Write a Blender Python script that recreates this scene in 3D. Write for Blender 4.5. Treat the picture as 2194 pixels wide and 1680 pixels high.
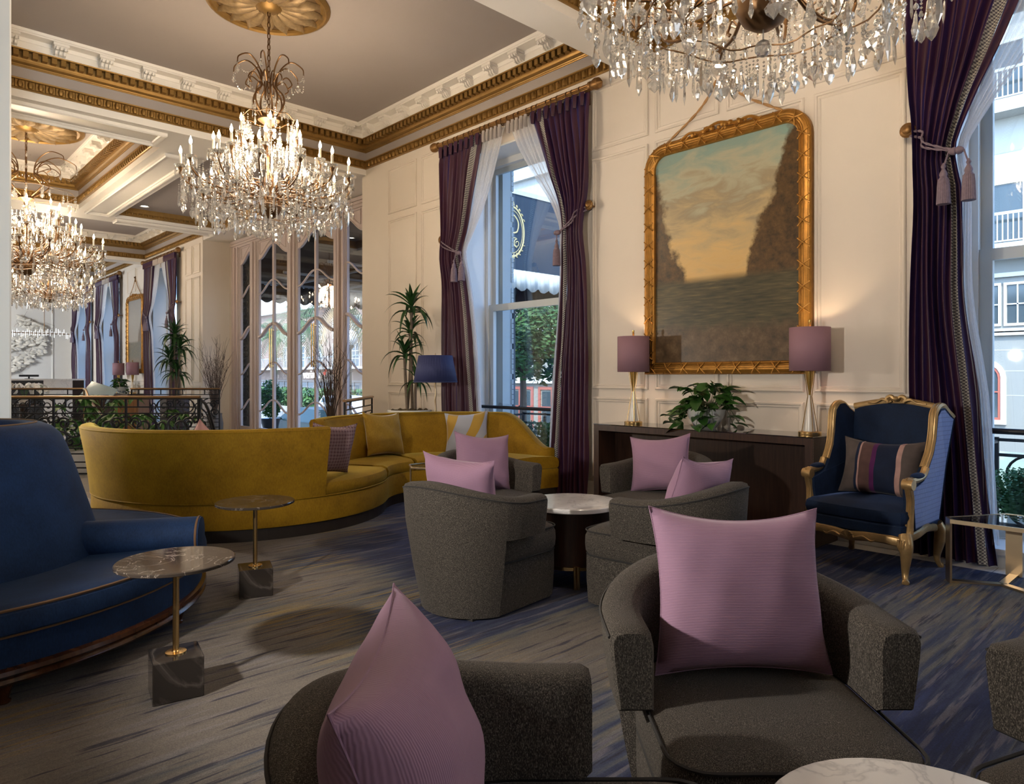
import bpy, bmesh, math, random
from mathutils import Vector, Matrix, Euler
rnd = random.Random(7)
PI = math.pi
for o in list(bpy.data.objects):
    bpy.data.objects.remove(o)
SC = bpy.context.scene
COL = SC.collection

# ------------------------------------------------------------------ camera, sky, sun, studio lamps, added fills, exposure
cam_d = bpy.data.cameras.new('camera'); cam = bpy.data.objects.new('camera', cam_d); COL.objects.link(cam)
cam.location = (0, 0, 1.30)
cam.rotation_euler = (PI / 2, 0, -math.radians(43.1817))
cam_d.sensor_width = 36; cam_d.lens = 36 * 1495 / 2194
cam_d.shift_y = -33 / 2194
cam_d.clip_start = 0.05; cam_d.clip_end = 300
SC.camera = cam
SC.view_settings.view_transform = 'Standard'
SC.view_settings.look = 'None'
SC.view_settings.gamma = 1
SC.view_settings.use_curve_mapping = False
SC.view_settings.exposure = 1.05
cy = SC.cycles
cy.use_denoising = True
cy.max_bounces = 7; cy.diffuse_bounces = 3; cy.glossy_bounces = 3; cy.transmission_bounces = 3
cy.transparent_max_bounces = 14; cy.caustics_reflective = False; cy.caustics_refractive = False
cy.sample_clamp_indirect = 4.0; cy.blur_glossy = 0.6

world = bpy.data.worlds.new('sky'); SC.world = world; world.use_nodes = True
wn = world.node_tree; wn.nodes.clear()
w_out = wn.nodes.new('ShaderNodeOutputWorld'); w_bg = wn.nodes.new('ShaderNodeBackground'); w_sky = wn.nodes.new('ShaderNodeTexSky')
w_sky.sky_type = 'HOSEK_WILKIE'; w_sky.turbidity = 6.0; w_sky.ground_albedo = 0.4
w_sky.sun_direction = Vector((-0.55, -0.35, 0.75)).normalized()
w_bg.inputs[1].default_value = 13.0
w_mix = wn.nodes.new('ShaderNodeMix'); w_mix.data_type = 'RGBA'; w_mix.blend_type = 'MULTIPLY'; w_mix.inputs[0].default_value = 1; w_mix.inputs[7].default_value = (0.80, 0.92, 1.12, 1)
wn.links.new(w_sky.outputs[0], w_mix.inputs[6]); wn.links.new(w_mix.outputs[2], w_bg.inputs[0]); wn.links.new(w_bg.outputs[0], w_out.inputs[0])

def lamp(name, kind, loc, energy, color, size=0.1, target=None, size_y=None, spot=None):
    d = bpy.data.lights.new(name, kind); o = bpy.data.objects.new(name, d); COL.objects.link(o)
    o.location = loc; d.energy = energy; d.color = color
    if kind == 'AREA':
        d.size = size
        if size_y: d.shape = 'RECTANGLE'; d.size_y = size_y
    elif kind == 'SUN': d.angle = size
    else: d.shadow_soft_size = size
    if spot: d.spot_size = spot; d.spot_blend = 0.6
    if target is not None:
        o.rotation_euler = (Vector(target) - Vector(loc)).to_track_quat('-Z', 'Y').to_euler()
    return o
lamp('sun', 'SUN', (-10, -10, 30), 3.6, (1, 0.95, 0.86), 0.009, target=(2, -2.5, 12.6))
# light portals in the window and door openings (they emit nothing, they only guide the sky light in)
for yc, w, zc, h in ((0.53, 1.9, 2.12, 4.0), (6.05, 1.9, 2.12, 4.0), (13.0, 6.0, 2.1, 4.2), (19.0, 1.9, 2.12, 4.0), (24.1, 1.9, 2.12, 4.0), (27.55, 1.9, 2.12, 4.0)):
    o = lamp('window_portal', 'AREA', (6.45, yc, zc), 1, (1, 1, 1), w, target=(0, yc, zc), size_y=h); o.data.cycles.is_portal = True
# the photographer's lamps left of the camera (they throw the doubled lamp and plant shadows on the wall); the lights after them are added fills
lamp('studio_lamp', 'SPOT', (-0.6, 2.5, 1.62), 170, (1, 0.93, 0.84), 0.06, target=(5.6, 2.6, 1.5), spot=math.radians(110))
lamp('studio_lamp', 'SPOT', (0.2, 8.4, 1.62), 130, (1, 0.90, 0.78), 0.08, target=(4.6, 2.6, 1.0), spot=math.radians(110))
lamp('lobby_fill', 'AREA', (-3.0, 24.0, 3.2), 250, (0.86, 0.93, 1.0), 1.6, target=(4.5, 29.0, 1.6))  # added cool fill to brighten the far wall, no fixture there
lamp('lounge_fill', 'AREA', (2.5, -3.2, 2.6), 14, (0.80, 0.90, 1.0), 2.0, target=(1.0, 6.0, 1.6))  # weak fill added behind the camera, stands in for unseen window daylight
lamp('column_fill', 'SPOT', (-0.8, -2.6, 2.2), 620, (0.80, 0.93, 1.0), 0.5, target=(0.45, 6.2, 2.6), spot=math.radians(34))  # spot added only to brighten the column, no fixture there

# ------------------------------------------------------------------ helpers
def frame_pts(pts, closed):
    n = len(pts); T = []
    for i in range(n):
        a = pts[(i - 1) % n] if (closed or i > 0) else pts[i]
        b = pts[(i + 1) % n] if (closed or i < n - 1) else pts[i]
        t = (b - a)
        T.append(t.normalized() if t.length > 1e-9 else Vector((0, 0, 1)))
    ref = Vector((0, 0, 1)) if abs(T[0].z) < 0.9 else Vector((1, 0, 0))
    N = (ref - T[0] * ref.dot(T[0])).normalized(); out = []
    for i in range(n):
        N = N - T[i] * N.dot(T[i])
        if N.length < 1e-6: N = T[i].orthogonal()
        N.normalize(); out.append((N.copy(), T[i].cross(N)))
    return out

class MB:
    def __init__(s): s.v = []; s.f = []; s.m = []
    def add(s, vs, fs, M=None):
        k = len(s.v)
        s.v.extend([tuple(M @ Vector(p)) for p in vs] if M is not None else [tuple(p) for p in vs])
        s.f.extend([tuple(i + k for i in f) for f in fs]); return s
    def box(s, x0, x1, y0, y1, z0, z1, M=None):
        vs = [(x, y, z) for z in (z0, z1) for y in (y0, y1) for x in (x0, x1)]
        return s.add(vs, [(0, 2, 3, 1), (4, 5, 7, 6), (0, 1, 5, 4), (2, 6, 7, 3), (0, 4, 6, 2), (1, 3, 7, 5)], M)
    def rbox(s, x0, x1, y0, y1, z0, z1, b, M=None):
        """box with chamfered edges"""
        P = []
        for z, i in ((z0, b), (z0 + b, 0), (z1 - b, 0), (z1, b)):
            xa, xb, ya, yb = x0 + i, x1 - i, y0 + i, y1 - i
            c = b if i == 0 else b * 0.5
            P.append([(xa + c, ya, z), (xb - c, ya, z), (xb, ya + c, z), (xb, yb - c, z), (xb - c, yb, z), (xa + c, yb, z), (xa, yb - c, z), (xa, ya + c, z)])
        return s.loft(P, M=M)
    def loft(s, rings, closed=True, caps=True, M=None):
        n = len(rings[0]); vs = [p for r in rings for p in r]; fs = []
        for i in range(len(rings) - 1):
            for j in range(n if closed else n - 1):
                a = i * n + j; b = i * n + (j + 1) % n
                fs.append((a, b, b + n, a + n))
        if caps and closed:
            fs.append(tuple(range(n - 1, -1, -1))); fs.append(tuple(range((len(rings) - 1) * n, len(rings) * n)))
        return s.add(vs, fs, M)
    def tube(s, pts, r, n=8, closed=False, caps=True, M=None, flat=None):
        pts = [Vector(p) for p in pts]; fr = frame_pts(pts, closed); rings = []
        for i, p in enumerate(pts):
            rr = r[i] if isinstance(r, (list, tuple)) else r
            a, b = fr[i]
            ra, rb = (rr, rr) if flat is None else (rr * flat[0], rr * flat[1])
            rings.append([p + a * (math.cos(2 * PI * k / n) * ra) + b * (math.sin(2 * PI * k / n) * rb) for k in range(n)])
        if closed:
            rings.append(rings[0]); caps = False
        return s.loft(rings, caps=caps, M=M)
    def lathe(s, prof, n=20, c=(0, 0, 0), M=None, sx=1, sy=1):
        rings = [[(c[0] + r * math.cos(2 * PI * k / n) * sx, c[1] + r * math.sin(2 * PI * k / n) * sy, c[2] + z) for k in range(n)] for r, z in prof]
        return s.loft(rings, M=M)
    def prism(s, poly, z0, z1, M=None):
        return s.loft([[(x, y, z0) for x, y in poly], [(x, y, z1) for x, y in poly]], M=M)
    def sphere(s, c, r, n=10, m=6, sc=(1, 1, 1), M=None):
        prof = [(max(1e-4, math.sin(PI * i / m)) * r, -math.cos(PI * i / m) * r) for i in range(m + 1)]
        rings = [[(c[0] + a * math.cos(2 * PI * k / n) * sc[0], c[1] + a * math.sin(2 * PI * k / n) * sc[1], c[2] + z * sc[2]) for k in range(n)] for a, z in prof]
        return s.loft(rings, M=M)
    def grid(s, fn, nu, nv, M=None):
        vs = [fn(i / nu, j / nv) for j in range(nv + 1) for i in range(nu + 1)]
        fs = [(j * (nu + 1) + i, j * (nu + 1) + i + 1, (j + 1) * (nu + 1) + i + 1, (j + 1) * (nu + 1) + i) for j in range(nv) for i in range(nu)]
        return s.add(vs, fs, M)
    def mesh(s, name, mat, smooth=True, ang=38):
        me = bpy.data.meshes.new(name); me.from_pydata(s.v, [], s.f)
        if mat: me.materials.append(mat)
        if smooth:
            me.shade_smooth(); me.set_sharp_from_angle(angle=math.radians(ang))
        me.update(); return me
    def build(s, name, mat, parent=None, smooth=True, kind=None, ang=38, fix=False, solid=0):
        me = s.mesh(name, mat, smooth, ang)
        if fix:
            bm = bmesh.new(); bm.from_mesh(me); bmesh.ops.remove_doubles(bm, verts=bm.verts, dist=1e-5)
            bmesh.ops.recalc_face_normals(bm, faces=bm.faces); bm.to_mesh(me); bm.free()
            me.set_sharp_from_angle(angle=math.radians(ang))
        o = put(name, me, parent)
        if kind: o['kind'] = kind
        if solid:
            md = o.modifiers.new('thick', 'SOLIDIFY'); md.thickness = solid; md.offset = 0
        return o

def put(name, me, parent=None, M=None):
    o = bpy.data.objects.new(name, me); COL.objects.link(o)
    if parent is not None: o.parent = parent
    if M is not None: o.matrix_local = M
    return o
def tag(o, label, cat, group=None, kind=None):
    o['label'] = label; o['category'] = cat
    if group: o['group'] = group
    if kind: o['kind'] = kind
    return o
def thing(name, label, cat, loc=(0, 0, 0), rz=0.0, group=None):
    o = bpy.data.objects.new(name, None); COL.objects.link(o)
    o.location = loc; o.rotation_euler = (0, 0, rz); o.empty_display_size = 0.1
    return tag(o, label, cat, group)
def struct(name, parent=None):
    o = bpy.data.objects.new(name, None); COL.objects.link(o); o['kind'] = 'structure'; o.empty_display_size = 0.1
    if parent: o.parent = parent
    return o
def kids(o): return [c for c in COL.objects if c.parent == o]
def dup(root, loc, rz, label, group=None, scale=None):
    r = root.copy(); COL.objects.link(r); r.location = loc; r.rotation_euler = (0, 0, rz); r['label'] = label
    if group: r['group'] = group
    if scale: r.scale = (scale,) * 3
    for ch in root.children:
        c = ch.copy(); COL.objects.link(c); c.parent = r
        for g in ch.children:
            d = g.copy(); COL.objects.link(d); d.parent = c
    return r
def T(x, y, z, rz=0, rx=0, ry=0, s=1):
    sc = s if isinstance(s, (tuple, list)) else (s, s, s)
    return Matrix.Translation((x, y, z)) @ Euler((rx, ry, rz)).to_matrix().to_4x4() @ Matrix.Diagonal((*sc, 1))
def lerp(a, b, t): return a + (b - a) * t
def sm(t): t = max(0, min(1, t)); return t * t * (3 - 2 * t)
def interp(tab, x):
    """smooth curve through the (x, y) table (limited cubic)"""
    n = len(tab)
    if x <= tab[0][0]: return tab[0][1]
    if x >= tab[-1][0]: return tab[-1][1]
    d = [(tab[i + 1][1] - tab[i][1]) / (tab[i + 1][0] - tab[i][0]) for i in range(n - 1)]
    i = max(k for k in range(n - 1) if tab[k][0] <= x)
    def slope(k):
        if k == 0: return d[0]
        if k == n - 1: return d[-1]
        return 0.0 if d[k - 1] * d[k] <= 0 else 2 * d[k - 1] * d[k] / (d[k - 1] + d[k])
    h = tab[i + 1][0] - tab[i][0]; t = (x - tab[i][0]) / h
    return tab[i][1] * (1 + 2 * t) * (1 - t) ** 2 + h * slope(i) * t * (1 - t) ** 2 + tab[i + 1][1] * t * t * (3 - 2 * t) + h * slope(i + 1) * t * t * (t - 1)
def bez(pts, n=10):
    """Catmull-Rom through the points"""
    P = [Vector(p) for p in pts]; P = [P[0] * 2 - P[1]] + P + [P[-1] * 2 - P[-2]]; out = []
    for i in range(1, len(P) - 2):
        for k in range(n):
            t = k / n
            out.append(0.5 * ((2 * P[i]) + (P[i + 1] - P[i - 1]) * t + (2 * P[i - 1] - 5 * P[i] + 4 * P[i + 1] - P[i + 2]) * t * t + (3 * P[i] - P[i - 1] - 3 * P[i + 1] + P[i + 2]) * t ** 3))
    out.append(P[-2]); return out

# ------------------------------------------------------------------ materials
class NT:
    def __init__(s, name):
        s.mat = bpy.data.materials.new(name); s.mat.use_nodes = True; s.t = s.mat.node_tree
        s.t.nodes.clear(); s.out = s.t.nodes.new('ShaderNodeOutputMaterial')
    def n(s, kind, **kw):
        nd = s.t.nodes.new('ShaderNode' + kind)
        for k, v in kw.items():
            if k.startswith('i_'):
                nm = k[2:]; nd.inputs[int(nm) if nm.isdigit() else nm.replace('_', ' ')].default_value = v
            else: setattr(nd, k, v)
        return nd
    def l(s, a, b): s.t.links.new(a, b)
    def coord(s, scale=(1, 1, 1), kind='Object', rot=(0, 0, 0)):
        tc = s.n('TexCoord'); mp = s.n('Mapping'); s.l(tc.outputs[kind], mp.inputs[0])
        mp.inputs['Scale'].default_value = scale; mp.inputs['Rotation'].default_value = rot
        return mp.outputs[0]
    def noise(s, vec, scale, detail=2, rough=0.5, dist=0.0):
        nd = s.n('TexNoise'); nd.inputs['Scale'].default_value = scale; nd.inputs['Detail'].default_value = detail
        nd.inputs['Roughness'].default_value = rough; nd.inputs['Distortion'].default_value = dist
        if vec is not None: s.l(vec, nd.inputs['Vector'])
        return nd.outputs[0]
    def ramp(s, fac, stops, interp='LINEAR'):
        nd = s.n('ValToRGB'); cr = nd.color_ramp; cr.interpolation = interp
        while len(cr.elements) < len(stops): cr.elements.new(0.5)
        for e, (p, c) in zip(cr.elements, stops):
            e.position = p; e.color = (*c, 1) if len(c) == 3 else c
        s.l(fac, nd.inputs[0]); return nd.outputs[0]
    def mix(s, fac, a, b, mode='MIX'):
        nd = s.n('Mix', data_type='RGBA', blend_type=mode)
        for sock, v in ((nd.inputs[0], fac), (nd.inputs[6], a), (nd.inputs[7], b)):
            if isinstance(v, (int, float)): sock.default_value = v
            elif isinstance(v, tuple): sock.default_value = (*v, 1)
            else: s.l(v, sock)
        return nd.outputs[2]
    def math(s, op, a, b=0.5):
        nd = s.n('Math', operation=op)
        for i, v in enumerate((a, b)):
            if isinstance(v, (int, float)): nd.inputs[i].default_value = v
            else: s.l(v, nd.inputs[i])
        return nd.outputs[0]
    def bump(s, h, strength=0.2, dist=0.01):
        nd = s.n('Bump'); nd.inputs['Strength'].default_value = strength; nd.inputs['Distance'].default_value = dist
        s.l(h, nd.inputs['Height']); return nd.outputs[0]
    def bsdf(s, color=None, rough=0.5, metal=0.0, normal=None, **kw):
        b = s.n('BsdfPrincipled')
        if color is not None:
            if isinstance(color, tuple): b.inputs['Base Color'].default_value = (*color, 1)
            else: s.l(color, b.inputs['Base Color'])
        if isinstance(rough, (int, float)): b.inputs['Roughness'].default_value = rough
        else: s.l(rough, b.inputs['Roughness'])
        b.inputs['Metallic'].default_value = metal
        if normal is not None: s.l(normal, b.inputs['Normal'])
        for k, v in kw.items(): b.inputs[k.replace('_', ' ')].default_value = v
        s.l(b.outputs[0], s.out.inputs[0]); return b

def plain(name, color, rough=0.5, metal=0.0, var=0.12, scale=6.0, bump=0.0, bscale=60, **kw):
    t = NT(name); co = t.coord()
    nz = t.noise(co, scale, 3)
    c = t.mix(nz, tuple(x * (1 - var) for x in color), tuple(min(1, x * (1 + var)) for x in color))
    nrm = t.bump(t.noise(co, bscale, 3), bump, 0.004) if bump else None
    t.bsdf(c, rough, metal, nrm, **kw); return t.mat
def weave(name, c1, c2, c3, scale=260, rough=0.95, stretch=(1, 1, 0.5), sheen=0.2, big=0.0):
    t = NT(name); co = t.coord(stretch)
    n1 = t.noise(co, scale, 2, 0.7); n2 = t.noise(t.coord(), 9, 2)
    c = t.ramp(n1, [(0.30, c1), (0.52, c2), (0.72, c3)])
    if big: c = t.mix(t.math('MULTIPLY', n2, big), c, tuple(x * 0.55 for x in c2))
    t.bsdf(c, rough, 0, t.bump(n1, 0.5, 0.003), Sheen_Weight=sheen, Sheen_Roughness=0.5, Specular_IOR_Level=0.2); return t.mat
def velvet(name, c1, c2, scale=5.0, sheen=0.6, tint=(1, 1, 1), fine=140, spec=0.2):
    t = NT(name); n1 = t.noise(t.coord(), scale, 4, 0.65); n2 = t.noise(t.coord((1, 1, 0.3)), fine, 2, 0.7)
    f = t.math('ADD', t.math('MULTIPLY', n1, 0.65), t.math('MULTIPLY', n2, 0.42))
    c = t.ramp(f, [(0.32, c1), (0.72, c2)])
    t.bsdf(c, 0.75, 0, t.bump(n2, 0.15, 0.002), Sheen_Weight=sheen, Sheen_Roughness=0.35, Sheen_Tint=(*tint, 1), Specular_IOR_Level=spec); return t.mat
def emit(name, color, strength):
    t = NT(name); e = t.n('Emission'); e.inputs[0].default_value = (*color, 1); e.inputs[1].default_value = strength
    t.l(e.outputs[0], t.out.inputs[0]); return t.mat
def glassy(name, tint=(1, 1, 1), gloss=0.04, refl=0.12, white=0.0, k=0.55):
    """thin pane: clear with a fresnel reflection"""
    t = NT(name); tr = t.n('BsdfTransparent'); tr.inputs[0].default_value = (*tint, 1)
    gl = t.n('BsdfGlossy'); gl.inputs['Roughness'].default_value = gloss
    fr = t.n('LayerWeight'); fr.inputs[0].default_value = 0.35
    f = t.math('ADD', t.math('MULTIPLY', fr.outputs[0], k), refl)
    m = t.n('MixShader'); t.l(f, m.inputs[0]); t.l(tr.outputs[0], m.inputs[1]); t.l(gl.outputs[0], m.inputs[2])
    last = m
    if white:
        df = t.n('BsdfTranslucent'); df.inputs[0].default_value = (0.95, 0.93, 0.9, 1); d2 = t.n('BsdfDiffuse'); d2.inputs[0].default_value = (0.95, 0.93, 0.9, 1)
        a = t.n('AddShader'); m3 = t.n('MixShader'); m3.inputs[0].default_value = 0.5
        t.l(df.outputs[0], m3.inputs[1]); t.l(d2.outputs[0], m3.inputs[2])
        m2 = t.n('MixShader'); m2.inputs[0].default_value = white
        t.l(m.outputs[0], m2.inputs[1]); t.l(m3.outputs[0], m2.inputs[2]); last = m2
    t.l(last.outputs[0], t.out.inputs[0]); return t.mat
def sheer_mat(name, color, alpha):
    t = NT(name); tr = t.n('BsdfTransparent'); df = t.n('BsdfDiffuse'); tl = t.n('BsdfTranslucent')
    df.inputs[0].default_value = (*color, 1); tl.inputs[0].default_value = (*color, 1)
    m = t.n('MixShader'); m.inputs[0].default_value = 0.55; t.l(df.outputs[0], m.inputs[1]); t.l(tl.outputs[0], m.inputs[2])
    nz = t.noise(t.coord((1, 1, 0.2)), 220, 1)
    f = t.math('ADD', t.math('MULTIPLY', nz, 0.3), alpha - 0.15)
    m2 = t.n('MixShader'); t.l(f, m2.inputs[0]); t.l(tr.outputs[0], m2.inputs[1]); t.l(m.outputs[0], m2.inputs[2])
    t.l(m2.outputs[0], t.out.inputs[0]); return t.mat

WALL = plain('wall_paint', (0.72, 0.645, 0.56), 0.55, var=0.02)
WHITE = plain('white_paint', (0.84, 0.80, 0.74), 0.45, var=0.02)
REVEAL = plain('reveal_paint', (0.80, 0.81, 0.80), 0.5, var=0.02)
TAUPE = plain('taupe_paint', (0.375, 0.33, 0.305), 0.7, var=0.06, scale=1.2)
GOLD = plain('gilt_plaster', (0.29, 0.165, 0.045), 0.42, 0.6, var=0.3, scale=14, bump=0.15, bscale=90)
GOLD2 = plain('gilt_frame', (0.40, 0.19, 0.035), 0.36, 0.65, var=0.45, scale=22, bump=0.3, bscale=120)
GILTWOOD = plain('gilt_wood', (0.42, 0.27, 0.115), 0.36, 0.6, var=0.4, scale=16, bump=0.25, bscale=70)
BRASS = plain('brass', (0.70, 0.47, 0.20), 0.25, 1.0, var=0.08)
CHAMP = plain('champagne_metal', (0.66, 0.52, 0.34), 0.3, 1.0, var=0.08)
BRONZE = plain('bronze', (0.16, 0.085, 0.035), 0.4, 0.7, var=0.3, scale=20)
IRON = plain('black_iron', (0.018, 0.019, 0.022), 0.42, 0.5, var=0.2)
DOORPAINT = plain('mauve_paint', (0.56, 0.465, 0.44), 0.45, var=0.03)
GLASS = glassy('window_glass', (0.93, 0.97, 0.97), 0.02, 0.02, 0, 0.25)
CLEAR = glassy('clear_glass', (0.90, 0.96, 0.93), 0.02, 0.06)
CRYSTAL = glassy('crystal', (0.99, 0.985, 0.97), 0.04, 0.34, 0.16)
CANDLE = plain('candle_sleeve', (0.86, 0.80, 0.68), 0.4, var=0.02)
BULB = emit('bulb_glow', (1.0, 0.76, 0.46), 45)
# ------------------------------------------------------------------ floor
def tile_mat():
    t = NT('marble_floor'); co = t.coord()
    n1 = t.noise(co, 1.6, 5, 0.6, 1.2)
    c = t.ramp(n1, [(0.3, (0.50, 0.44, 0.37)), (0.5, (0.62, 0.56, 0.48)), (0.7, (0.68, 0.62, 0.54))])
    br = t.n('TexBrick'); br.offset = 0.0; br.inputs['Scale'].default_value = 1.0
    br.inputs['Brick Width'].default_value = 0.6; br.inputs['Row Height'].default_value = 0.6; br.inputs['Mortar Size'].default_value = 0.003
    br.inputs['Color1'].default_value = (1, 1, 1, 1); br.inputs['Color2'].default_value = (0.92, 0.92, 0.92, 1); br.inputs['Mortar'].default_value = (0.3, 0.27, 0.24, 1)
    t.l(co, br.inputs['Vector'])
    t.bsdf(t.mix(1.0, c, br.outputs[0], 'MULTIPLY'), 0.13, 0, None); return t.mat
MARBLE_FLOOR = tile_mat()
TILE = plain('marble_tile', (0.60, 0.54, 0.46), 0.12, var=0.12, scale=2.2)
FLOOR = MB().box(-4.5, 6.9, -3.5, 29.4, -0.3, -0.004).build('floor', MARBLE_FLOOR, smooth=False); FLOOR['kind'] = 'structure'
tile = MB().rbox(0, 0.597, 0, 0.597, -0.004, 0.0, 0.002).mesh('tile', TILE, False)
for i in range(6):
    for j in range(8):
        put('tile', tile, FLOOR, T(-0.6 + 0.6 * i, 7.2 + 0.6 * j, 0))
strip = MB().rbox(0, 0.19, 0, 0.597, -0.004, 0.0, 0.002).mesh('tile', plain('pale_marble_tile', (0.72, 0.69, 0.64), 0.2, var=0.06), False)
for j in range(9):
    put('tile', strip, FLOOR, T(5.475, -0.6 + 0.6 * j, 0))

def carpet_mat():
    t = NT('streaked_carpet')
    def st(sx, sy, sc, d=2): return t.noise(t.coord((sx, sy, 1)), sc, d, 0.6)
    big = t.noise(t.coord((0.45, 0.8, 1)), 0.9, 2, 0.5, 0.3)
    yarn = t.math('MULTIPLY', t.math('SUBTRACT', t.noise(t.coord((3.0, 70, 1)), 3.0, 1), 0.5), 0.16)
    s1 = st(0.8, 10.0, 2.0, 3); s2 = t.math('ADD', st(0.8, 10.0, 2.3, 3), yarn); s3 = t.math('ADD', st(0.9, 12.0, 2.3, 3), yarn); fz = t.noise(t.coord(), 200, 2, 0.8)
    sep = t.n('SeparateXYZ'); tc = t.n('TexCoord'); t.l(tc.outputs['Object'], sep.inputs[0])
    # taupe field near the blue settee, navy field under the grey chairs and towards the windows
    lat = t.math('SUBTRACT', t.math('MULTIPLY', sep.outputs[0], 0.80), t.math('MULTIPLY', sep.outputs[1], 0.60))
    gx = t.math('MULTIPLY', t.math('ADD', lat, 0.86), 0.20)
    gx = t.math('MAXIMUM', t.math('MINIMUM', gx, 0.17), -0.16)
    tone = t.math('ADD', t.math('ADD', t.math('MULTIPLY', t.math('SUBTRACT', s1, 0.5), 0.62), t.math('MULTIPLY', t.math('SUBTRACT', big, 0.5), 1.5)), t.math('ADD', gx, 0.5))
    base = t.ramp(tone, [(0.30, (0.180, 0.155, 0.132)), (0.46, (0.146, 0.128, 0.112)), (0.53, (0.104, 0.106, 0.102)), (0.60, (0.046, 0.056, 0.100)), (0.72, (0.016, 0.022, 0.066)), (0.88, (0.024, 0.036, 0.110))])
    pale = t.ramp(s2, [(0.55, (0, 0, 0)), (0.63, (1, 1, 1))])
    c = t.mix(t.math('MULTIPLY', pale, 0.45), base, (0.21, 0.19, 0.20))
    dark = t.ramp(s3, [(0.58, (0, 0, 0)), (0.64, (1, 1, 1))])
    c = t.mix(t.math('MULTIPLY', dark, 0.8), c, (0.020, 0.021, 0.042))
    g1 = st(0.75, 24.0, 2.0, 2)
    gold = t.math('MULTIPLY', t.ramp(g1, [(0.54, (0, 0, 0)), (0.58, (1, 1, 1))]), t.ramp(t.noise(t.coord((0.8, 1, 1)), 0.9, 2), [(0.52, (0, 0, 0)), (0.60, (1, 1, 1))]))
    c = t.mix(t.math('MULTIPLY', gold, 0.7), c, (0.29, 0.19, 0.05))
    c = t.mix(0.5, c, t.ramp(fz, [(0.3, (0.25, 0.25, 0.25)), (0.7, (1.25, 1.25, 1.25))]), 'MULTIPLY')
    t.bsdf(c, 0.97, 0, t.bump(fz, 0.5, 0.004)); return t.mat
cp = MB().rbox(-4.4, 5.47, -3.4, 7.15, -0.003, 0.008, 0.004).build('carpet', carpet_mat(), smooth=False)
tag(cp, 'wall to wall taupe, navy and gold streaked carpet under the seating', 'carpet')

# ------------------------------------------------------------------ walls with their openings
XW, XO = 5.70, 6.18
WIN = {0: (-0.42, 1.48), 1: (5.12, 6.98), 3: (18.05, 19.95), 4: (23.15, 25.05), 5: (26.6, 28.5)}
ZH, ZS = 4.12, 0.12
wr = MB(); y = -3.5
for a, b in sorted(WIN.values()):
    if a > 9.46 and y < 9.46:
        wr.box(XW, XO, y, 9.46, 0, 5.3); y = 16.3
    wr.box(XW, XO, y, a, 0, 5.3); wr.box(XW, XO, a, b, ZH, 5.3); wr.box(XW, XO, a, b, -0.1, ZS); y = b
wr.box(XW, XO, y, 29.4, 0, 5.3)
WR = wr.build('wall_right', WALL, smooth=False); WR['kind'] = 'structure'
wd = MB().box(6.30, 6.42, 9.0, 9.95, 0, 5.3).box(6.30, 6.42, 16.06, 16.6, 0, 5.3).box(6.30, 6.42, 9.95, 16.06, 4.36, 5.3)
wd.box(6.18, 6.31, 9.2, 9.46, 0, 5.3).box(6.18, 6.31, 16.3, 16.5, 0, 5.3)
WD = wd.build('wall_entrance', WALL, smooth=False); WD['kind'] = 'structure'
for nm, b in (('wall_left', (-4.6, -4.5, -3.5, 29.4, 0, 5.3)), ('wall_back', (-4.6, 6.2, -3.6, -3.5, 0, 5.3)), ('wall_front', (-4.6, 6.2, 29.2, 29.4, 0, 5.3))):
    o = MB().box(*b).build(nm, WHITE if nm == 'wall_front' else WALL, smooth=False); o['kind'] = 'structure'
    if nm == 'wall_front': WF = o

def ring(w, h, s=0.045, d=0.022, name='panel', mat=None):
    mat = mat or WALL
    """picture-rail moulding round a wall panel: local x across, z up, y out of the wall (towards -y)"""
    prof = [(0, 0), (0, -d * 0.7), (s * 0.2, -d), (s * 0.45, -d * 0.9), (s * 0.55, -d * 0.35), (s * 0.8, -d * 0.5), (s, -d * 0.2), (s, 0)]
    rings = [[(sx * (w / 2 - k), yy, sz * (h / 2 - k)) for k, yy in prof] for sx, sz in ((-1, -1), (1, -1), (1, 1), (-1, 1))]
    n = len(prof); vs = [p for r in rings for p in r]
    fs = [(i * n + j, i * n + (j + 1) % n, ((i + 1) % 4) * n + (j + 1) % n, ((i + 1) % 4) * n + j) for i in range(4) for j in range(n)]
    return MB().add(vs, fs).mesh(name, mat, False)
def panel(parent, y0, y1, z0, z1, x=XW, s=0.05, d=0.022):
    put('panel', ring(y1 - y0, z1 - z0, s, d), parent, Matrix.Translation((x, (y0 + y1) / 2, (z0 + z1) / 2)) @ Matrix(((0, 1, 0, 0), (1, 0, 0, 0), (0, 0, 1, 0), (0, 0, 0, 1))))
for a, b in ((4.106, 4.82), (3.328, 4.017), (2.546, 3.249), (1.78, 2.461), (8.017, 8.72), (7.42, 7.907), (16.45, 16.9), (16.98, 17.4), (20.7, 21.4), (21.5, 22.3)):
    for z0, z1 in ((0.24, 1.087), (1.172, 3.60), (3.683, 4.345)):
        panel(WR, a, b, z0, z1)
for x in (-0.9, 0.9, 2.6, 4.3):   # panels of the far wall
    for z0, z1 in ((0.24, 1.05), (1.15, 3.9)):
        put('panel', ring(1.55, z1 - z0, 0.06, 0.03, mat=WHITE), WF, Matrix.Translation((x, 29.2, (z0 + z1) / 2)))
bb = MB()
for a, b in ((-3.5, -0.42), (1.48, 5.12), (6.98, 9.46), (16.3, 18.05), (19.95, 23.15), (25.05, 26.6)):
    bb.box(5.675, 5.70, a, b, 0, 0.17); bb.box(5.682, 5.70, a, b, 0.17, 0.19)
bb.build('baseboard_right', WHITE, smooth=False)['kind'] = 'structure'
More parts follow.
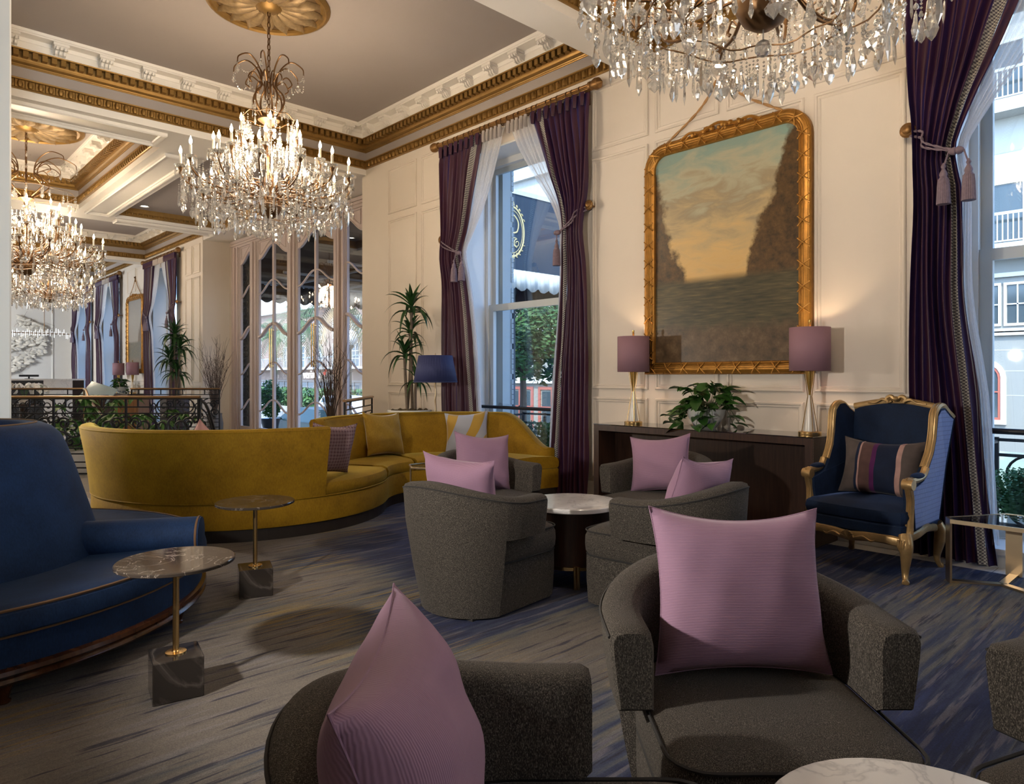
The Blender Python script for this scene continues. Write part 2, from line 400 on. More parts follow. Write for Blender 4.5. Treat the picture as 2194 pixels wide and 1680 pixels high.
# column at the left edge of the view
cm = MB().rbox(0.22, 0.82, 6.2, 6.8, 0, 4.45, 0.012).build('wall_column', WHITE, smooth=False); cm['kind'] = 'structure'
MB().box(0.19, 0.85, 6.17, 6.83, 0, 0.18).build('baseboard_column', WHITE, smooth=False)['kind'] = 'structure'

# ------------------------------------------------------------------ ceiling: slab, beams, coffers with gilded cornices
ZB, ZC = 4.39, 5.03
ce = MB().box(-4.6, 6.3, -3.6, 29.4, ZC, 5.35).build('ceiling', TAUPE, smooth=False); ce['kind'] = 'structure'
bm_ = MB()
bm_.box(-4.5, 0.3, -3.5, 29.2, ZB, ZC + 0.01)
for a, b in ((-3.5, -0.8), (4.03, 4.39), (9.35, 10.12), (15.15, 15.65), (20.6, 21.1), (26.0, 26.4)):
    bm_.box(0.3, 5.71, a, b, ZB, ZC + 0.01)
bm_.box(0.3, 0.6, 10.12, 15.15, ZB, ZC + 0.01).box(2.98, 3.64, 10.12, 15.15, ZB, ZC + 0.01).box(0.6, 2.98, 14.86, 15.15, ZB, ZC + 0.01)
bm_.box(5.71, 6.31, 9.35, 16.4, ZB, ZC + 0.01)
BEAM = bm_.build('ceiling_soffit', WHITE, smooth=False); BEAM['kind'] = 'structure'
MB().box(3.6, 5.75, 10.12, 15.2, 4.60, 4.75).build('ceiling_vestibule', TAUPE, smooth=False)['kind'] = 'structure'
flip = Matrix(((1, 0, 0, 0), (0, 0, 1, 0), (0, 1, 0, 0), (0, 0, 0, 1)))
for x0, x1, y0, y1 in ((0.5, 2.88, 9.47, 10.0), (3.1, 3.52, 10.3, 15.0), (3.7, 5.6, 15.24, 15.56), (3.6, 5.6, 9.47, 10.0)):
    put('panel', ring(x1 - x0, y1 - y0, 0.07, 0.05, mat=WHITE), BEAM, Matrix.Translation(((x0 + x1) / 2, (y0 + y1) / 2, ZB)) @ flip)

egg_me = MB().sphere((0, 0, 0), 1, 6, 4, (0.030, 0.030, 0.046)).mesh('egg', GOLD)
dart_me = MB().loft([[(-0.007, 0, 0.045), (0.007, 0, 0.045), (0, 0.02, 0.045)], [(-0.003, 0, -0.045), (0.003, 0, -0.045), (0, 0.012, -0.045)]]).mesh('dart', GOLD, False)
dent_me = MB().rbox(-0.027, 0.027, 0.08, 0.152, 4.798, 4.866, 0.004).mesh('dentil', GOLD, False)
bk = MB()   # scrolled bracket: cap, S-shaped body, three leaf ribs, side volutes
bk.box(-0.075, 0.075, 0.16, 0.315, 4.955, 4.985)
prof = [(0.165, 4.885), (0.20, 4.885), (0.222, 4.90), (0.232, 4.925), (0.255, 4.935), (0.29, 4.928), (0.305, 4.942), (0.30, 4.956), (0.165, 4.956)]
bk.loft([[(x, p, z) for p, z in prof] for x in (-0.06, 0.06)])
for x in (-0.04, 0, 0.04):
    bk.tube([(x, 0.20, 4.878), (x, 0.23, 4.895), (x, 0.243, 4.925), (x, 0.27, 4.93), (x, 0.302, 4.925), (x, 0.31, 4.945)], [0.008, 0.016, 0.013, 0.013, 0.017, 0.012], 5)
for x in (-0.062, 0.062): bk.lathe([(0.024, -0.004), (0.024, 0.004)], 8, M=T(x, 0.285, 4.94, 0, 0, PI / 2))
bracket_me = bk.mesh('bracket', WHITE)
P_WHITE = [(0, 4.878), (0.17, 4.878), (0.17, 4.945), (0.183, 4.95), (0.19, 4.965), (0.20, 4.985), (0.325, 4.985), (0.325, 4.998), (0.338, 5.004), (0.35, 5.03), (0, 5.03)]
P_GOLD = [(0, 4.725), (0.016, 4.725), (0.022, 4.735), (0.03, 4.737), (0.036, 4.748), (0.05, 4.752), (0.068, 4.765), (0.08, 4.785), (0.083, 4.797), (0.09, 4.866), (0.162, 4.866), (0.166, 4.88), (0, 4.88)]
P_FRIEZE = [(0, 4.59), (0.006, 4.59), (0.006, 4.73), (0, 4.73)]
P_EGG = [(0, 4.476), (0.022, 4.476), (0.03, 4.486), (0.014, 4.498), (0.018, 4.575), (0.04, 4.582), (0.042, 4.596), (0, 4.598)]
trim_no = [0]
def run(prof, M, L, name, mat, par):
    MB().loft([[(p, p, z) for p, z in prof], [(L - p, p, z) for p, z in prof]]).build(name, mat, par, False).matrix_local = M
def cornice(A, u, L, n, detail, trange=None):
    M = Matrix(((u[0], n[0], 0, A[0]), (u[1], n[1], 0, A[1]), (0, 0, 1, 0), (0, 0, 0, 1)))
    trim_no[0] += 1
    t = struct('trim_%d' % trim_no[0])
    run(P_WHITE, M, L, 'corona', WHITE, t); run(P_GOLD, M, L, 'gold_moulding', GOLD, t); run(P_FRIEZE, M, L, 'frieze', TAUPE, t); run(P_EGG, M, L, 'egg_band', GOLD, t)
    lo, hi = trange or (0.36, L - 0.36)
    nb = max(2, round((L - 0.9) / 0.47)); st = (L - 0.9) / nb
    if detail:
        for k in range(nb + 1):
            x = 0.45 + k * st
            if lo - 0.1 <= x <= hi + 0.1: put('bracket', bracket_me, t, M @ T(x, 0, 0))
    if detail == 2:
        k = 0.16
        while k < L - 0.15:
            if lo - .3 <= k <= hi + .3: put('dentil', dent_me, t, M @ T(k, 0, 0))
            k += 0.0885
        k = 0.05
        while k < L - 0.04:
            if lo - .4 <= k <= hi + .4: put('egg', egg_me, t, M @ T(k, 0.018, 4.537))
            k += 0.096
        s = MB(); k = 0.05 + 0.048
        while k < L - 0.06:
            s.loft([[(k - 0.007, 0.014, 4.58), (k + 0.007, 0.014, 4.58), (k, 0.036, 4.58)], [(k - 0.003, 0.014, 4.497), (k + 0.003, 0.014, 4.497), (k, 0.026, 4.497)]]); k += 0.096
        s.build('dart_row', GOLD, t, False, 'stuff').matrix_local = M
    elif detail == 1:
        s = MB(); k = 0.16
        while k < L - 0.15: s.box(k - 0.027, k + 0.027, 0.08, 0.152, 4.798, 4.866); k += 0.0885
        s.build('dentil_row', GOLD, t, False, 'stuff').matrix_local = M
        s = MB(); k = 0.05
        while k < L - 0.04: s.sphere((k, 0.018, 4.537), 1, 6, 4, (0.03, 0.03, 0.046)); k += 0.096
        s.build('egg_row', GOLD, t, True, 'stuff').matrix_local = M
    return t
def coffer(x0, x1, y0, y1, det):   # detail of the sides: window side, far side, near side, inner side
    cornice((x1, y0), (0, 1), y1 - y0, (-1, 0), *det[0])
    cornice((x0, y1), (1, 0), x1 - x0, (0, -1), *det[1])
    cornice((x0, y0), (1, 0), x1 - x0, (0, 1), *det[2])
    cornice((x0, y0), (0, 1), y1 - y0, (1, 0), *det[3])
coffer(0.3, 5.7, -0.8, 4.03, ((0,), (2, (3.2, 4.7)), (0,), (0,)))
coffer(0.3, 5.7, 4.39, 9.35, ((2,), (2, (0.95, 5.2)), (0,), (0,)))
coffer(0.6, 2.98, 10.12, 14.86, ((1,), (1,), (0,), (0,)))
coffer(0.3, 5.7, 15.65, 20.6, ((1,), (1,), (0,), (0,)))
coffer(0.3, 5.7, 21.1, 26.0, ((1,), (1,), (0,), (0,)))
coffer(0.3, 5.7, 26.4, 29.2, ((0,), (0,), (0,), (0,)))
# shallow vestibule coffer: gilded bead band round a flat ceiling, two recessed downlights
trim_no[0] += 1; tv = struct('trim_%d' % trim_no[0])
P_B = [(0, 4.45), (0.03, 4.455), (0.05, 4.50), (0.075, 4.52), (0.085, 4.56), (0.10, 4.60), (0, 4.61)]
for A, u, L, n in (((5.71, 10.12), (0, 1), 5.03, (-1, 0)), ((3.64, 15.15), (1, 0), 2.07, (0, -1)), ((3.64, 10.12), (1, 0), 2.07, (0, 1)), ((3.64, 10.12), (0, 1), 5.03, (1, 0))):
    M = Matrix(((u[0], n[0], 0, A[0]), (u[1], n[1], 0, A[1]), (0, 0, 1, 0), (0, 0, 0, 1)))
    run(P_B, M, L, 'gold_moulding', GOLD, tv)
    k = 0.1; s = MB()
    while k < L - 0.08:
        if u == (1, 0) and A[1] > 12: put('bead', egg_me, tv, M @ T(k, 0.055, 4.50, s=0.8))
        else: s.sphere((k, 0.055, 4.50), 1, 6, 4, (0.024, 0.024, 0.035))
        k += 0.098
    if s.v: s.build('bead_row', GOLD, tv, True, 'stuff').matrix_local = M
DL = emit('downlight_glow', (1, 0.93, 0.82), 6)
for (x, y, lb) in ((4.05, 14.7, 'recessed ceiling downlight by the far corner of the vestibule ceiling'), (4.1, 10.6, 'recessed ceiling downlight by the near corner of the vestibule ceiling'), (5.35, 14.7, 'recessed ceiling downlight nearest the entrance doors')):
    d = thing('downlight', lb, 'light', (x, y, 4.60), group='vestibule downlights')
    MB().lathe([(0.055, 0), (0.085, -0.004), (0.09, -0.012), (0.08, -0.014), (0.06, -0.002)], 18).build('trim_ring', WHITE, d)
    MB().lathe([(0.06, -0.003), (0.002, -0.002)], 16).build('lens', DL, d)

# ceiling medallions
leaf = bez([(0, 0.0, 0), (0.03, 0.12, 0), (0.075, 0.26, 0), (0.06, 0.36, 0), (0, 0.43, 0)], 4)
lm = MB()
rings = []
for k in range(9):
    t = k / 8; w = 0.085 * math.sin(PI * min(1, 0.12 + 0.88 * t)) ** 0.8 * (1 + 0.18 * math.sin(t * 26)); r = 0.12 + 0.40 * t
    z = -0.028 - 0.034 * math.sin(PI * t) - (0.016 if k == 8 else 0)
    rings.append([(-w, r, -0.004), (-w * 0.5, r, z), (0, r + 0.008, z - 0.012), (w * 0.5, r, z), (w, r, -0.004)])
lm.loft(rings, closed=False); leaf_me = lm.mesh('leaf', plain('medallion_gilt', (0.33, 0.225, 0.11), 0.5, 0.4, var=0.45, scale=30, bump=0.3))
for (x, y, s, lb) in ((3.01, 6.77, 1.0, 'gilt acanthus ceiling medallion above the middle chandelier'), (1.83, 12.5, 1.25, 'gilt acanthus ceiling medallion above the large chandelier past the first beam'),
                      (3.0, 1.53, 1.0, 'gilt acanthus ceiling medallion above the chandelier before the painting'), (3.0, 17.7, 1.0, 'gilt acanthus ceiling medallion above the chandelier farthest away')):
    m = thing('ceiling_medallion', lb, 'ceiling medallion', (x, y, ZC), group='ceiling medallions'); m.scale = (s,) * 3
    MB().lathe([(0.50, 0), (0.50, -0.012), (0.545, -0.02), (0.56, -0.04), (0.585, -0.03), (0.60, -0.012), (0.60, 0)], 48).build('rim', GOLD, m)
    MB().lathe([(0.55, -0.001), (0.55, -0.006), (0.001, -0.006)], 40).build('disc', plain('medallion_field', (0.16, 0.095, 0.04), 0.6, 0.3), m)
    MB().lathe([(0.12, -0.004), (0.13, -0.03), (0.09, -0.06), (0.05, -0.075), (0.002, -0.08)], 20).build('boss', GOLD, m)
    for k in range(16): put('leaf', leaf_me, m, T(0, 0, -0.006, 2 * PI * k / 16))

# ------------------------------------------------------------------ windows (double-hung sashes set back in their reveals)
def window(no, a, b):
    w = struct('window_%d' % no)
    f = MB()   # white lining of the reveal and the box frame
    f.box(5.70, 6.06, a - 0.002, a + 0.02, ZS, ZH).box(5.70, 6.06, b - 0.02, b + 0.002, ZS, ZH).box(5.70, 6.06, a, b, ZH - 0.02, ZH + 0.002)
    f.build('window_lining', REVEAL, w, False)
    f = MB()
    for y0, y1 in ((a, a + 0.075), (b - 0.075, b)):
        f.box(6.05, 6.18, y0, y1, ZS, ZH - 0.002)
    f.box(6.052, 6.178, a + 0.075, b - 0.075, ZH - 0.10, ZH - 0.001)
    f.build('window_frame', REVEAL, w, False)
    zm = 2.20; A, B = a + 0.075, b - 0.075
    def sash(x0, x1, z0, z1, bot, top, st, nm):
        s = MB().box(x0, x1, A, A + st, z0, z1).box(x0, x1, B - st, B, z0, z1).box(x0 + 0.001, x1 - 0.001, A + st, B - st, z0, z0 + bot).box(x0 + 0.001, x1 - 0.001, A + st, B - st, z1 - top, z1)
        for yy in (A + st, B - st): s.box(x0 - 0.008, x1, min(yy, yy + (0.012 if yy < (A + B) / 2 else -0.012)), max(yy, yy + (0.012 if yy < (A + B) / 2 else -0.012)), z0 + bot, z1 - top)
        o = s.build(nm, SASH, w, False)
        MB().box((x0 + x1) / 2 - 0.002, (x0 + x1) / 2 + 0.002, A + st, B - st, z0 + bot, z1 - top).build('pane', GLASS, o, False)
    sash(6.125, 6.165, zm - 0.03, ZH - 0.10, 0.06, 0.07, 0.065, 'upper_sash')
    sash(6.07, 6.115, ZS + 0.01, zm + 0.04, 0.12, 0.085, 0.075, 'lower_sash')
    MB().box(5.66, 6.07, a - 0.03, b + 0.03, 0.0, ZS + 0.005).box(5.645, 5.665, a - 0.05, b + 0.05, ZS - 0.03, ZS + 0.009).build('window_sill', REVEAL, w, False)
    return w
SASH = plain('sash_paint', (0.55, 0.60, 0.62), 0.4, var=0.03)
for k, no in ((0, 1), (1, 2), (3, 3), (4, 4), (5, 5)): window(no, *WIN[k])
for k, lb in ((1, 'black handrail across the window between the palm and the console'), (0, 'black handrail across the window behind the blue wing chair')):
    a, b = WIN[k]; r = thing('safety_rail', lb, 'handrail', (5.88, (a + b) / 2, 0.915))
    h = (b - a) / 2 - 0.021
    MB().tube([(0, -h + 0.004, 0), (0, h - 0.004, 0)], 0.021, 12).build('rail_bar', IRON, r)
    for s in (-1, 1): MB().lathe([(0.036, -0.003), (0.036, 0.005), (0.024, 0.012)], 12, M=T(0, s * (h - 0.002), 0, 0, s * PI / 2)).build('mount_plate', IRON, r)

# ------------------------------------------------------------------ entrance doors with serpentine glazing bars
XD = 6.30
LOW = [0.56, 1.345, 2.145, 3.06, 3.81]; RISE = 0.255
def arch(t): return RISE * (1 - math.cos(PI * t)) / 2
def column(par, yo, yc, top=4.22, leaf_side=True):
    """one glazed column: outer side yo, arch rising to the side yc"""
    sg = 1 if yc > yo else -1; N = 10
    a, b = yo + sg * 0.07, yc - sg * 0.035
    fr = MB()
    fr.box(XD - 0.02, XD + 0.03, min(yo, a), max(yo, a), 0.02, top).box(XD - 0.02, XD + 0.03, min(b, yc), max(b, yc), 0.02, top)
    fr.box(XD - 0.032, XD - 0.02, min(yo + sg * 0.02, yo + sg * 0.05), max(yo + sg * 0.02, yo + sg * 0.05), 0.1, top)
    fr.box(XD - 0.02, XD + 0.03, min(a, b), max(a, b), 0.02, 0.20)
    top_pts = []
    rings = []
    for k in range(N + 1):
        t = k / N; yy = lerp(a, b, t); z = LOW[4] + arch(t)
        rings.append([(XD - 0.02, yy, z), (XD + 0.03, yy, z), (XD + 0.03, yy, top), (XD - 0.02, yy, top)])
    fr.loft(rings)
    stile = fr.build('stile', DOORPAINT, par, False)
    fr2 = MB(); yy0, yy1 = a + sg * 0.06, b - sg * 0.03   # raised moulding on the panel over the arch
    pts = [(XD - 0.024, lerp(yy0, yy1, k / N), LOW[4] + 0.09 + arch(lerp(0.1, 0.93, k / N))) for k in range(N + 1)] + [(XD - 0.024, yy1, top - 0.05), (XD - 0.024, yy0, top - 0.05)]
    fr2.tube(pts, 0.012, 5, closed=True); fr2.build('moulding', DOORPAINT, stile)
    for i, z0 in enumerate(LOW):
        r = 0.034 if i == 2 else 0.017
        pts = [(XD - 0.01, lerp(a - sg * 0.01, b + sg * 0.01, k / N), z0 + arch(k / N) - (0 if i != 4 else 0.0)) for k in range(N + 1)]
        m = MB().tube(pts, r, 6, flat=(1, 1.3)); m.build('muntin', DOORPAINT, stile)
        zb = (lambda t: 0.20) if i == 0 else (lambda t, q=LOW[i - 1]: q + arch(t))
        MB().grid(lambda u, v: (XD + 0.006, lerp(a, b, u), lerp(zb(u), z0 + arch(u), v)), N, 1).build('pane', GLASS, stile, False)
def door(no, y0, y1, sides):
    d = struct('door_%d' % no)
    for yo, yc in sides: column(d, yo, yc)
    return d
d1 = door(1, 14.69, 13.20, ((14.69, 13.925), (13.20, 13.925)))
d2 = door(2, 12.87, 11.34, ((12.87, 12.10), (11.34, 12.10)))
w6 = struct('window_6'); column(w6, 15.66, 15.03); w7 = struct('window_7'); column(w7, 10.34, 10.97)
for d, yc in ((d1, 13.925), (d2, 12.10)):
    for s in (-1, 1):
        h = MB().tube([(XD - 0.075, yc + s * 0.045, 1.48), (XD - 0.075, yc + s * 0.045, 2.30)], 0.012, 8)
        for z in (1.52, 2.26): h.tube([(XD - 0.075, yc + s * 0.045, z), (XD - 0.018, yc + s * 0.045, z)], 0.008, 6)
        h.build('pull_handle', BRASS, d)
trim_no[0] += 1; td = struct('trim_%d' % trim_no[0])
for a, b in ((16.06, 15.66), (15.03, 14.69), (13.20, 12.87), (11.34, 10.97), (10.34, 9.94)):
    w = abs(a - b); c = (a + b) / 2
    p = MB().box(XD - 0.04, XD + 0.05, c - w / 2, c + w / 2, 0, 4.22)
    for s in (-0.34, 0, 0.34): p.box(XD - 0.06 - (0.02 if s == 0 else 0), XD - 0.04, c + s * w - w * 0.09, c + s * w + w * 0.09, 0.0, 4.22)
    p.build('post', DOORPAINT, td, False)
hd = MB().box(XD - 0.05, XD + 0.05, 9.94, 16.06, 4.20, 4.345).box(XD - 0.08, XD - 0.05, 9.92, 16.08, 4.25, 4.28).box(XD - 0.075, XD, 9.92, 16.08, 4.31, 4.37)
hd.build('header', DOORPAINT, td, False)
# cast pierced grille strip seen through the first side light
gr = MB()
for k in range(26):
    z = 0.3 + k * 0.145
    for s in (-1, 1):
        gr.tube([(XD + 0.14, 15.72 + s * (0.02 + 0.10 * math.sin(t * PI * 0.9)), z + 0.10 * (1 - math.cos(t * PI * 0.9)) / 2) for t in [i / 6 for i in range(7)]], 0.016, 5)
gr.box(XD + 0.15, XD + 0.20, 15.42, 16.05, 0, 4.1)
gq = gr.build('door_grille', plain('grey_relief', (0.13, 0.115, 0.095), 0.6, var=0.3)); tag(gq, 'grey relief strip of scrolls behind the narrow side light left of the doors', 'grille')
# ------------------------------------------------------------------ seating
TWEED = weave('grey_tweed', (0.011, 0.0095, 0.008), (0.058, 0.050, 0.042), (0.24, 0.21, 0.175), 500, stretch=(1, 1, 0.45), sheen=0.05)
WELT = plain('dark_welt', (0.03, 0.028, 0.027), 0.9)
def rib_mat(name, base, dark, axis='Z', freq=520):
    t = NT(name); sep = t.n('SeparateXYZ'); tc = t.n('TexCoord'); t.l(tc.outputs['Object'], sep.inputs[0])
    w = t.math('SINE', t.math('MULTIPLY', sep.outputs[axis], freq)); f = t.math('ADD', t.math('MULTIPLY', w, 0.5), 0.5)
    nz = t.noise(t.coord(), 7, 3); c = t.mix(t.math('MULTIPLY', nz, 0.35), base, dark)
    c = t.mix(t.math('MULTIPLY', t.math('SUBTRACT', 1.0, f), 0.35), c, dark)
    t.bsdf(c, 0.8, 0, t.bump(f, 0.35, 0.002), Sheen_Weight=0.12, Sheen_Roughness=0.4); return t.mat
LAV = rib_mat('lavender_rib', (0.37, 0.215, 0.315), (0.25, 0.135, 0.21), 'Z', 1500)
LAV_V = rib_mat('lavender_rib_close', (0.36, 0.21, 0.315), (0.24, 0.13, 0.21), 'Y', 1450)

def shell_prof(s):
    """plan of the barrel back: s 0..1 from one arm tip round the back to the other; returns centre-line point and outward normal"""
    L1 = 0.155; L2 = PI * 0.345; tot = 2 * L1 + L2; d = s * tot
    if d < L1: return (0.135 - d, 0.345, 0, 1)
    if d > L1 + L2: return (-0.02 + (d - L1 - L2), -0.345, 0, -1)
    a = PI / 2 + (d - L1) / 0.345
    return (-0.02 + 0.345 * math.cos(a), 0.345 * math.sin(a), math.cos(a), math.sin(a))
def sect(s, zb, taper=True):
    x, y, nx, ny = shell_prof(s)
    k = sm(1 - abs(s - 0.5) / 0.42); zt = 0.645 + 0.088 * k
    fl = 0.0 if k > 0 else 0.0
    def ro(z): return 0.056 - 0.105 * (1 - min(1, z / 0.62)) ** 1.3
    pts = [(ro(zb), zb), (ro(lerp(zb, zt, 0.35)), lerp(zb, zt, 0.35)), (ro(lerp(zb, zt, 0.7)), lerp(zb, zt, 0.7)), (0.056, zt - 0.03), (0.046, zt - 0.008), (0.02, zt), (-0.03, zt - 0.002), (-0.05, zt - 0.014), (-0.058, zt - 0.05), (-0.058, max(zb, 0.40) if zb < 0.3 else zb)]
    return [(x + nx * r, y + ny * r, z) for r, z in pts]
def cushion(x0, x1, hw, z0, z1, crown=0.02, back_r=0.26):
    m = MB(); out = []
    N = 12
    for k in range(N + 1): a = PI / 2 + PI * k / N; out.append((x0 + back_r + back_r * math.cos(a), hw * math.sin(a)))
    fr = 0.10
    for k in range(6): a = -PI / 2 + PI / 2 * k / 5; out.append((x1 - fr + fr * math.cos(a), -hw + fr + fr * math.sin(a)))
    for k in range(6): a = PI / 2 * k / 5; out.append((x1 - fr + fr * math.cos(a), hw - fr + fr * math.sin(a)))
    cx = (x0 + x1) / 2
    def rg(sc, z): return [(cx + (x - cx) * sc, y * sc, z) for x, y in out]
    m.loft([rg(0.955, z0), rg(0.99, z0 + 0.02), rg(1.0, z0 + 0.06), rg(0.995, z1 - 0.04), rg(0.96, z1 - 0.01), rg(0.85, z1 + crown * 0.5), rg(0.5, z1 + crown), rg(0.05, z1 + crown * 1.1)])
    return m, out
def tub_chair(label):
    t = thing('tub_chair', label, 'armchair', group='grey tub chairs')
    m = MB(); a, b = 0.20, 0.80
    ss = [lerp(a, b, k / 26) for k in range(27)]
    m.loft([sect(s, 0.012) for s in ss])
    for lo, hi in ((0.0, a), (b, 1.0)):
        ks = [lerp(lo, hi, k / 6) for k in range(7)]
        rings = [sect(s, 0.43) for s in ks]
        e = 0 if lo == 0 else -1   # rounded arm end
        x, y, nx, ny = shell_prof(ks[e]); tip = []
        for (px, py, pz) in rings[e]:
            c = Vector((x, y, 0.55)); tip.append((px + 0.018, lerp(py, y, 0.14), lerp(pz, 0.55, 0.10)))
        rings = [tip] + rings if e == 0 else rings + [tip]
        m.loft(rings)
    m.build('backrest', TWEED, t, fix=True, ang=50)
    c, out = cushion(-0.29, 0.415, 0.305, 0.285, 0.43, 0.022); c.build('seat', TWEED, t)
    w = MB().tube([(0.0625 + (x - 0.0625) * 0.985, y * 0.985, 0.422) for x, y in out], 0.005, 5, closed=True).tube([(0.0625 + (x - 0.0625) * 0.975, y * 0.975, 0.288) for x, y in out], 0.005, 5, closed=True)
    w.build('piping', WELT, t)
    bs = MB(); ol = [(-0.13, 0.285), (-0.13, -0.285), (0.33, -0.285), (0.385, -0.265), (0.405, -0.21), (0.405, 0.21), (0.385, 0.265), (0.33, 0.285)]
    bs.loft([[(x * 0.985, y * 0.97, 0.012) for x, y in ol], [(x, y, 0.15) for x, y in ol], [(x, y, 0.28) for x, y in ol]]).build('base', TWEED, t, ang=30)
    sw = MB().tube([(sect(s, 0.012)[3][0], sect(s, 0.012)[3][1], sect(s, 0.012)[3][2] + 0.004) for s in [k / 40 for k in range(41)]], 0.0045, 5)
    for s in (0.5,): pass
    sw.build('welt', WELT, t)
    MB().box(-0.25, 0.3, -0.2, 0.2, 0.0, 0.014).build('plinth', WELT, t, False)
    return t
ch0 = tub_chair('x')
G1 = [((2.585, 3.05), 7, 'grey tub chair seen from behind, left of the small round table in the middle'),
      ((3.36, 3.83), -92, 'grey tub chair before the yellow sofa end, with an upright lavender cushion'),
      ((4.19, 2.95), 182, 'grey tub chair in front of the console, half hidden by the chair before it'),
      ((3.33, 2.25), 96, 'grey tub chair seen from behind, right of the small round table in the middle'),
      ((1.80, 0.965), 227, 'large grey tub chair facing the camera with its whole seat in view'),
      ((0.84, 0.865), -43, 'grey tub chair nearest the camera, cut by the lower edge, its cushion seen side on'),
      ((2.02, 0.03), 160, 'grey tub chair cut by the right edge, only an arm and seat corner showing')]
CH = []
for i, ((x, y), a, lb) in enumerate(G1):
    if i == 0: ch0.location = (x, y, 0.008); ch0.rotation_euler[2] = math.radians(a); ch0['label'] = lb; CH.append(ch0)
    else: CH.append(dup(ch0, (x, y, 0.008), math.radians(a), lb))

def pillow_mesh(name, w, h, t, mat, seed=1, n=22, ears=0.10, wrinkle=0.006):
    r = random.Random(seed); ph = [r.uniform(0, 6) for _ in range(8)]
    def pt(u, v, sgn):
        a, b = 2 * u - 1, 2 * v - 1
        ex = 1 - ears * (1 - b * b) ** 1.0 * abs(a) ** 3; ez = 1 - ears * (1 - a * a) * abs(b) ** 3
        th = t * max(0, (1 - abs(a) ** 2.6) * (1 - abs(b) ** 2.6)) ** 0.55
        wv = wrinkle * math.sin(a * 5 + b * 7 + ph[0]) * (1 - abs(b)) + wrinkle * math.sin(a * 11 - b * 4 + ph[1]) * abs(a) * (1 - a * a)
        sag = -0.018 * (1 - a * a) * max(0, b) ** 2
        return (sgn * (th * 0.5 + wv * (th / t)), a * w / 2 * ex, h / 2 + b * h / 2 * ez + sag)
    m = MB()
    for s in (1, -1):
        vs = [pt(i / n, j / n, s) for j in range(n + 1) for i in range(n + 1)]
        fs = [(j * (n + 1) + i, j * (n + 1) + i + 1, (j + 1) * (n + 1) + i + 1, (j + 1) * (n + 1) + i) for j in range(n) for i in range(n)]
        m.add(vs, fs if s > 0 else [f[::-1] for f in fs])
    return m, pt
def pillow(label, w, h, t, mat, M, seed=1, group=None, welt=None, name='throw_pillow', **kw):
    m, pt = pillow_mesh(name, w, h, t, mat, seed, **kw)
    o = m.build(name, mat, None, True, fix=True, ang=75); o.matrix_world = M
    tag(o, label, 'cushion', group)
    n = 22; loop = [pt(k / n, 0, 1) for k in range(n)] + [pt(1, k / n, 1) for k in range(n)] + [pt(1 - k / n, 1, 1) for k in range(n)] + [pt(0, 1 - k / n, 1) for k in range(n)]
    MB().tube([(0, p[1], p[2]) for p in loop], 0.002, 4, closed=True).build('seam', welt or mat, o)
    return o
PG = 'lavender cushions'
def on_chair(i, label, dx=-0.05,  dy=0, tilt=-14, yaw=0, roll=0, s=0.49, seed=1, mat=LAV, z=0.455, t=0.20, h=None):
    c = CH[i]; M = T(c.location.x, c.location.y, 0.008, c.rotation_euler[2]) @ T(dx, dy, z, math.radians(yaw), math.radians(roll), math.radians(tilt))
    return pillow(label, s, (h or s * 0.91), t, mat, M, seed, PG)
on_chair(0, 'lavender cushion in the tub chair left of the small round table, its top corners showing', -0.07, 0.03, -16, 12, 4, 0.46, 2)
on_chair(1, 'lavender cushion standing upright in the tub chair before the yellow sofa', -0.06, 0, -13, -8, -6, 0.47, 3)
on_chair(2, 'lavender cushion leaning in the tub chair in front of the console', -0.06, 0, -14, 14, 6, 0.46, 4)
on_chair(3, 'lavender cushion in the tub chair right of the small round table, tipped over its back', -0.08, -0.02, -18, -12, 6, 0.46, 5)
on_chair(4, 'large lavender cushion facing the camera in the tub chair with its whole seat in view', -0.02, 0.0, -14, 4, -1.5, 0.51, 6)
on_chair(5, 'lavender cushion nearest the camera, seen along its edge', -0.125, -0.02, -19, 1, 0, 0.57, 7, LAV_V, t=0.22, h=0.425)

# ------------------------------------------------------------------ small round tables
def marble_mat(name, base, vein, scale=5, sharp=0.03, rough=0.12, cloud=None):
    t = NT(name); co = t.coord(); w = t.n('TexNoise'); w.inputs['Scale'].default_value = scale; w.inputs['Detail'].default_value = 6; w.inputs['Distortion'].default_value = 1.6
    t.l(co, w.inputs['Vector']); f = t.math('ABSOLUTE', t.math('SUBTRACT', w.outputs[0], 0.5))
    c = t.ramp(f, [(0.0, vein), (sharp, tuple(lerp(a, b, 0.6) for a, b in zip(vein, base))), (sharp * 2.2, base)])
    k = t.noise(co, scale * 0.8, 4)
    c = t.mix(t.math('MULTIPLY', k, 0.6), c, cloud or base); t.bsdf(c, rough, 0); return t.mat
WMARBLE = marble_mat('white_marble', (0.82, 0.80, 0.78), (0.55, 0.54, 0.54), 4, 0.012, 0.15)
BMARBLE = marble_mat('dark_brown_marble', (0.030, 0.024, 0.020), (0.30, 0.25, 0.21), 5, 0.006, 0.06, (0.060, 0.046, 0.037))
BLOCK = marble_mat('banded_marble', (0.018, 0.014, 0.012), (0.10, 0.085, 0.075), 1.2, 0.012, 0.08, (0.05, 0.042, 0.037))
def wood_mat(name, c1, c2, rough=0.3, sc=(1, 1, 12), s=6, herring=False):
    t = NT(name); co = t.coord(sc)
    n1 = t.noise(co, s, 4, 0.6, 0.6); c = t.ramp(n1, [(0.3, c1), (0.7, c2)])
    t.bsdf(c, rough, 0); return t.mat
DWOOD = wood_mat('dark_walnut', (0.020, 0.009, 0.006), (0.055, 0.024, 0.014), 0.32, (14, 14, 1), 4)
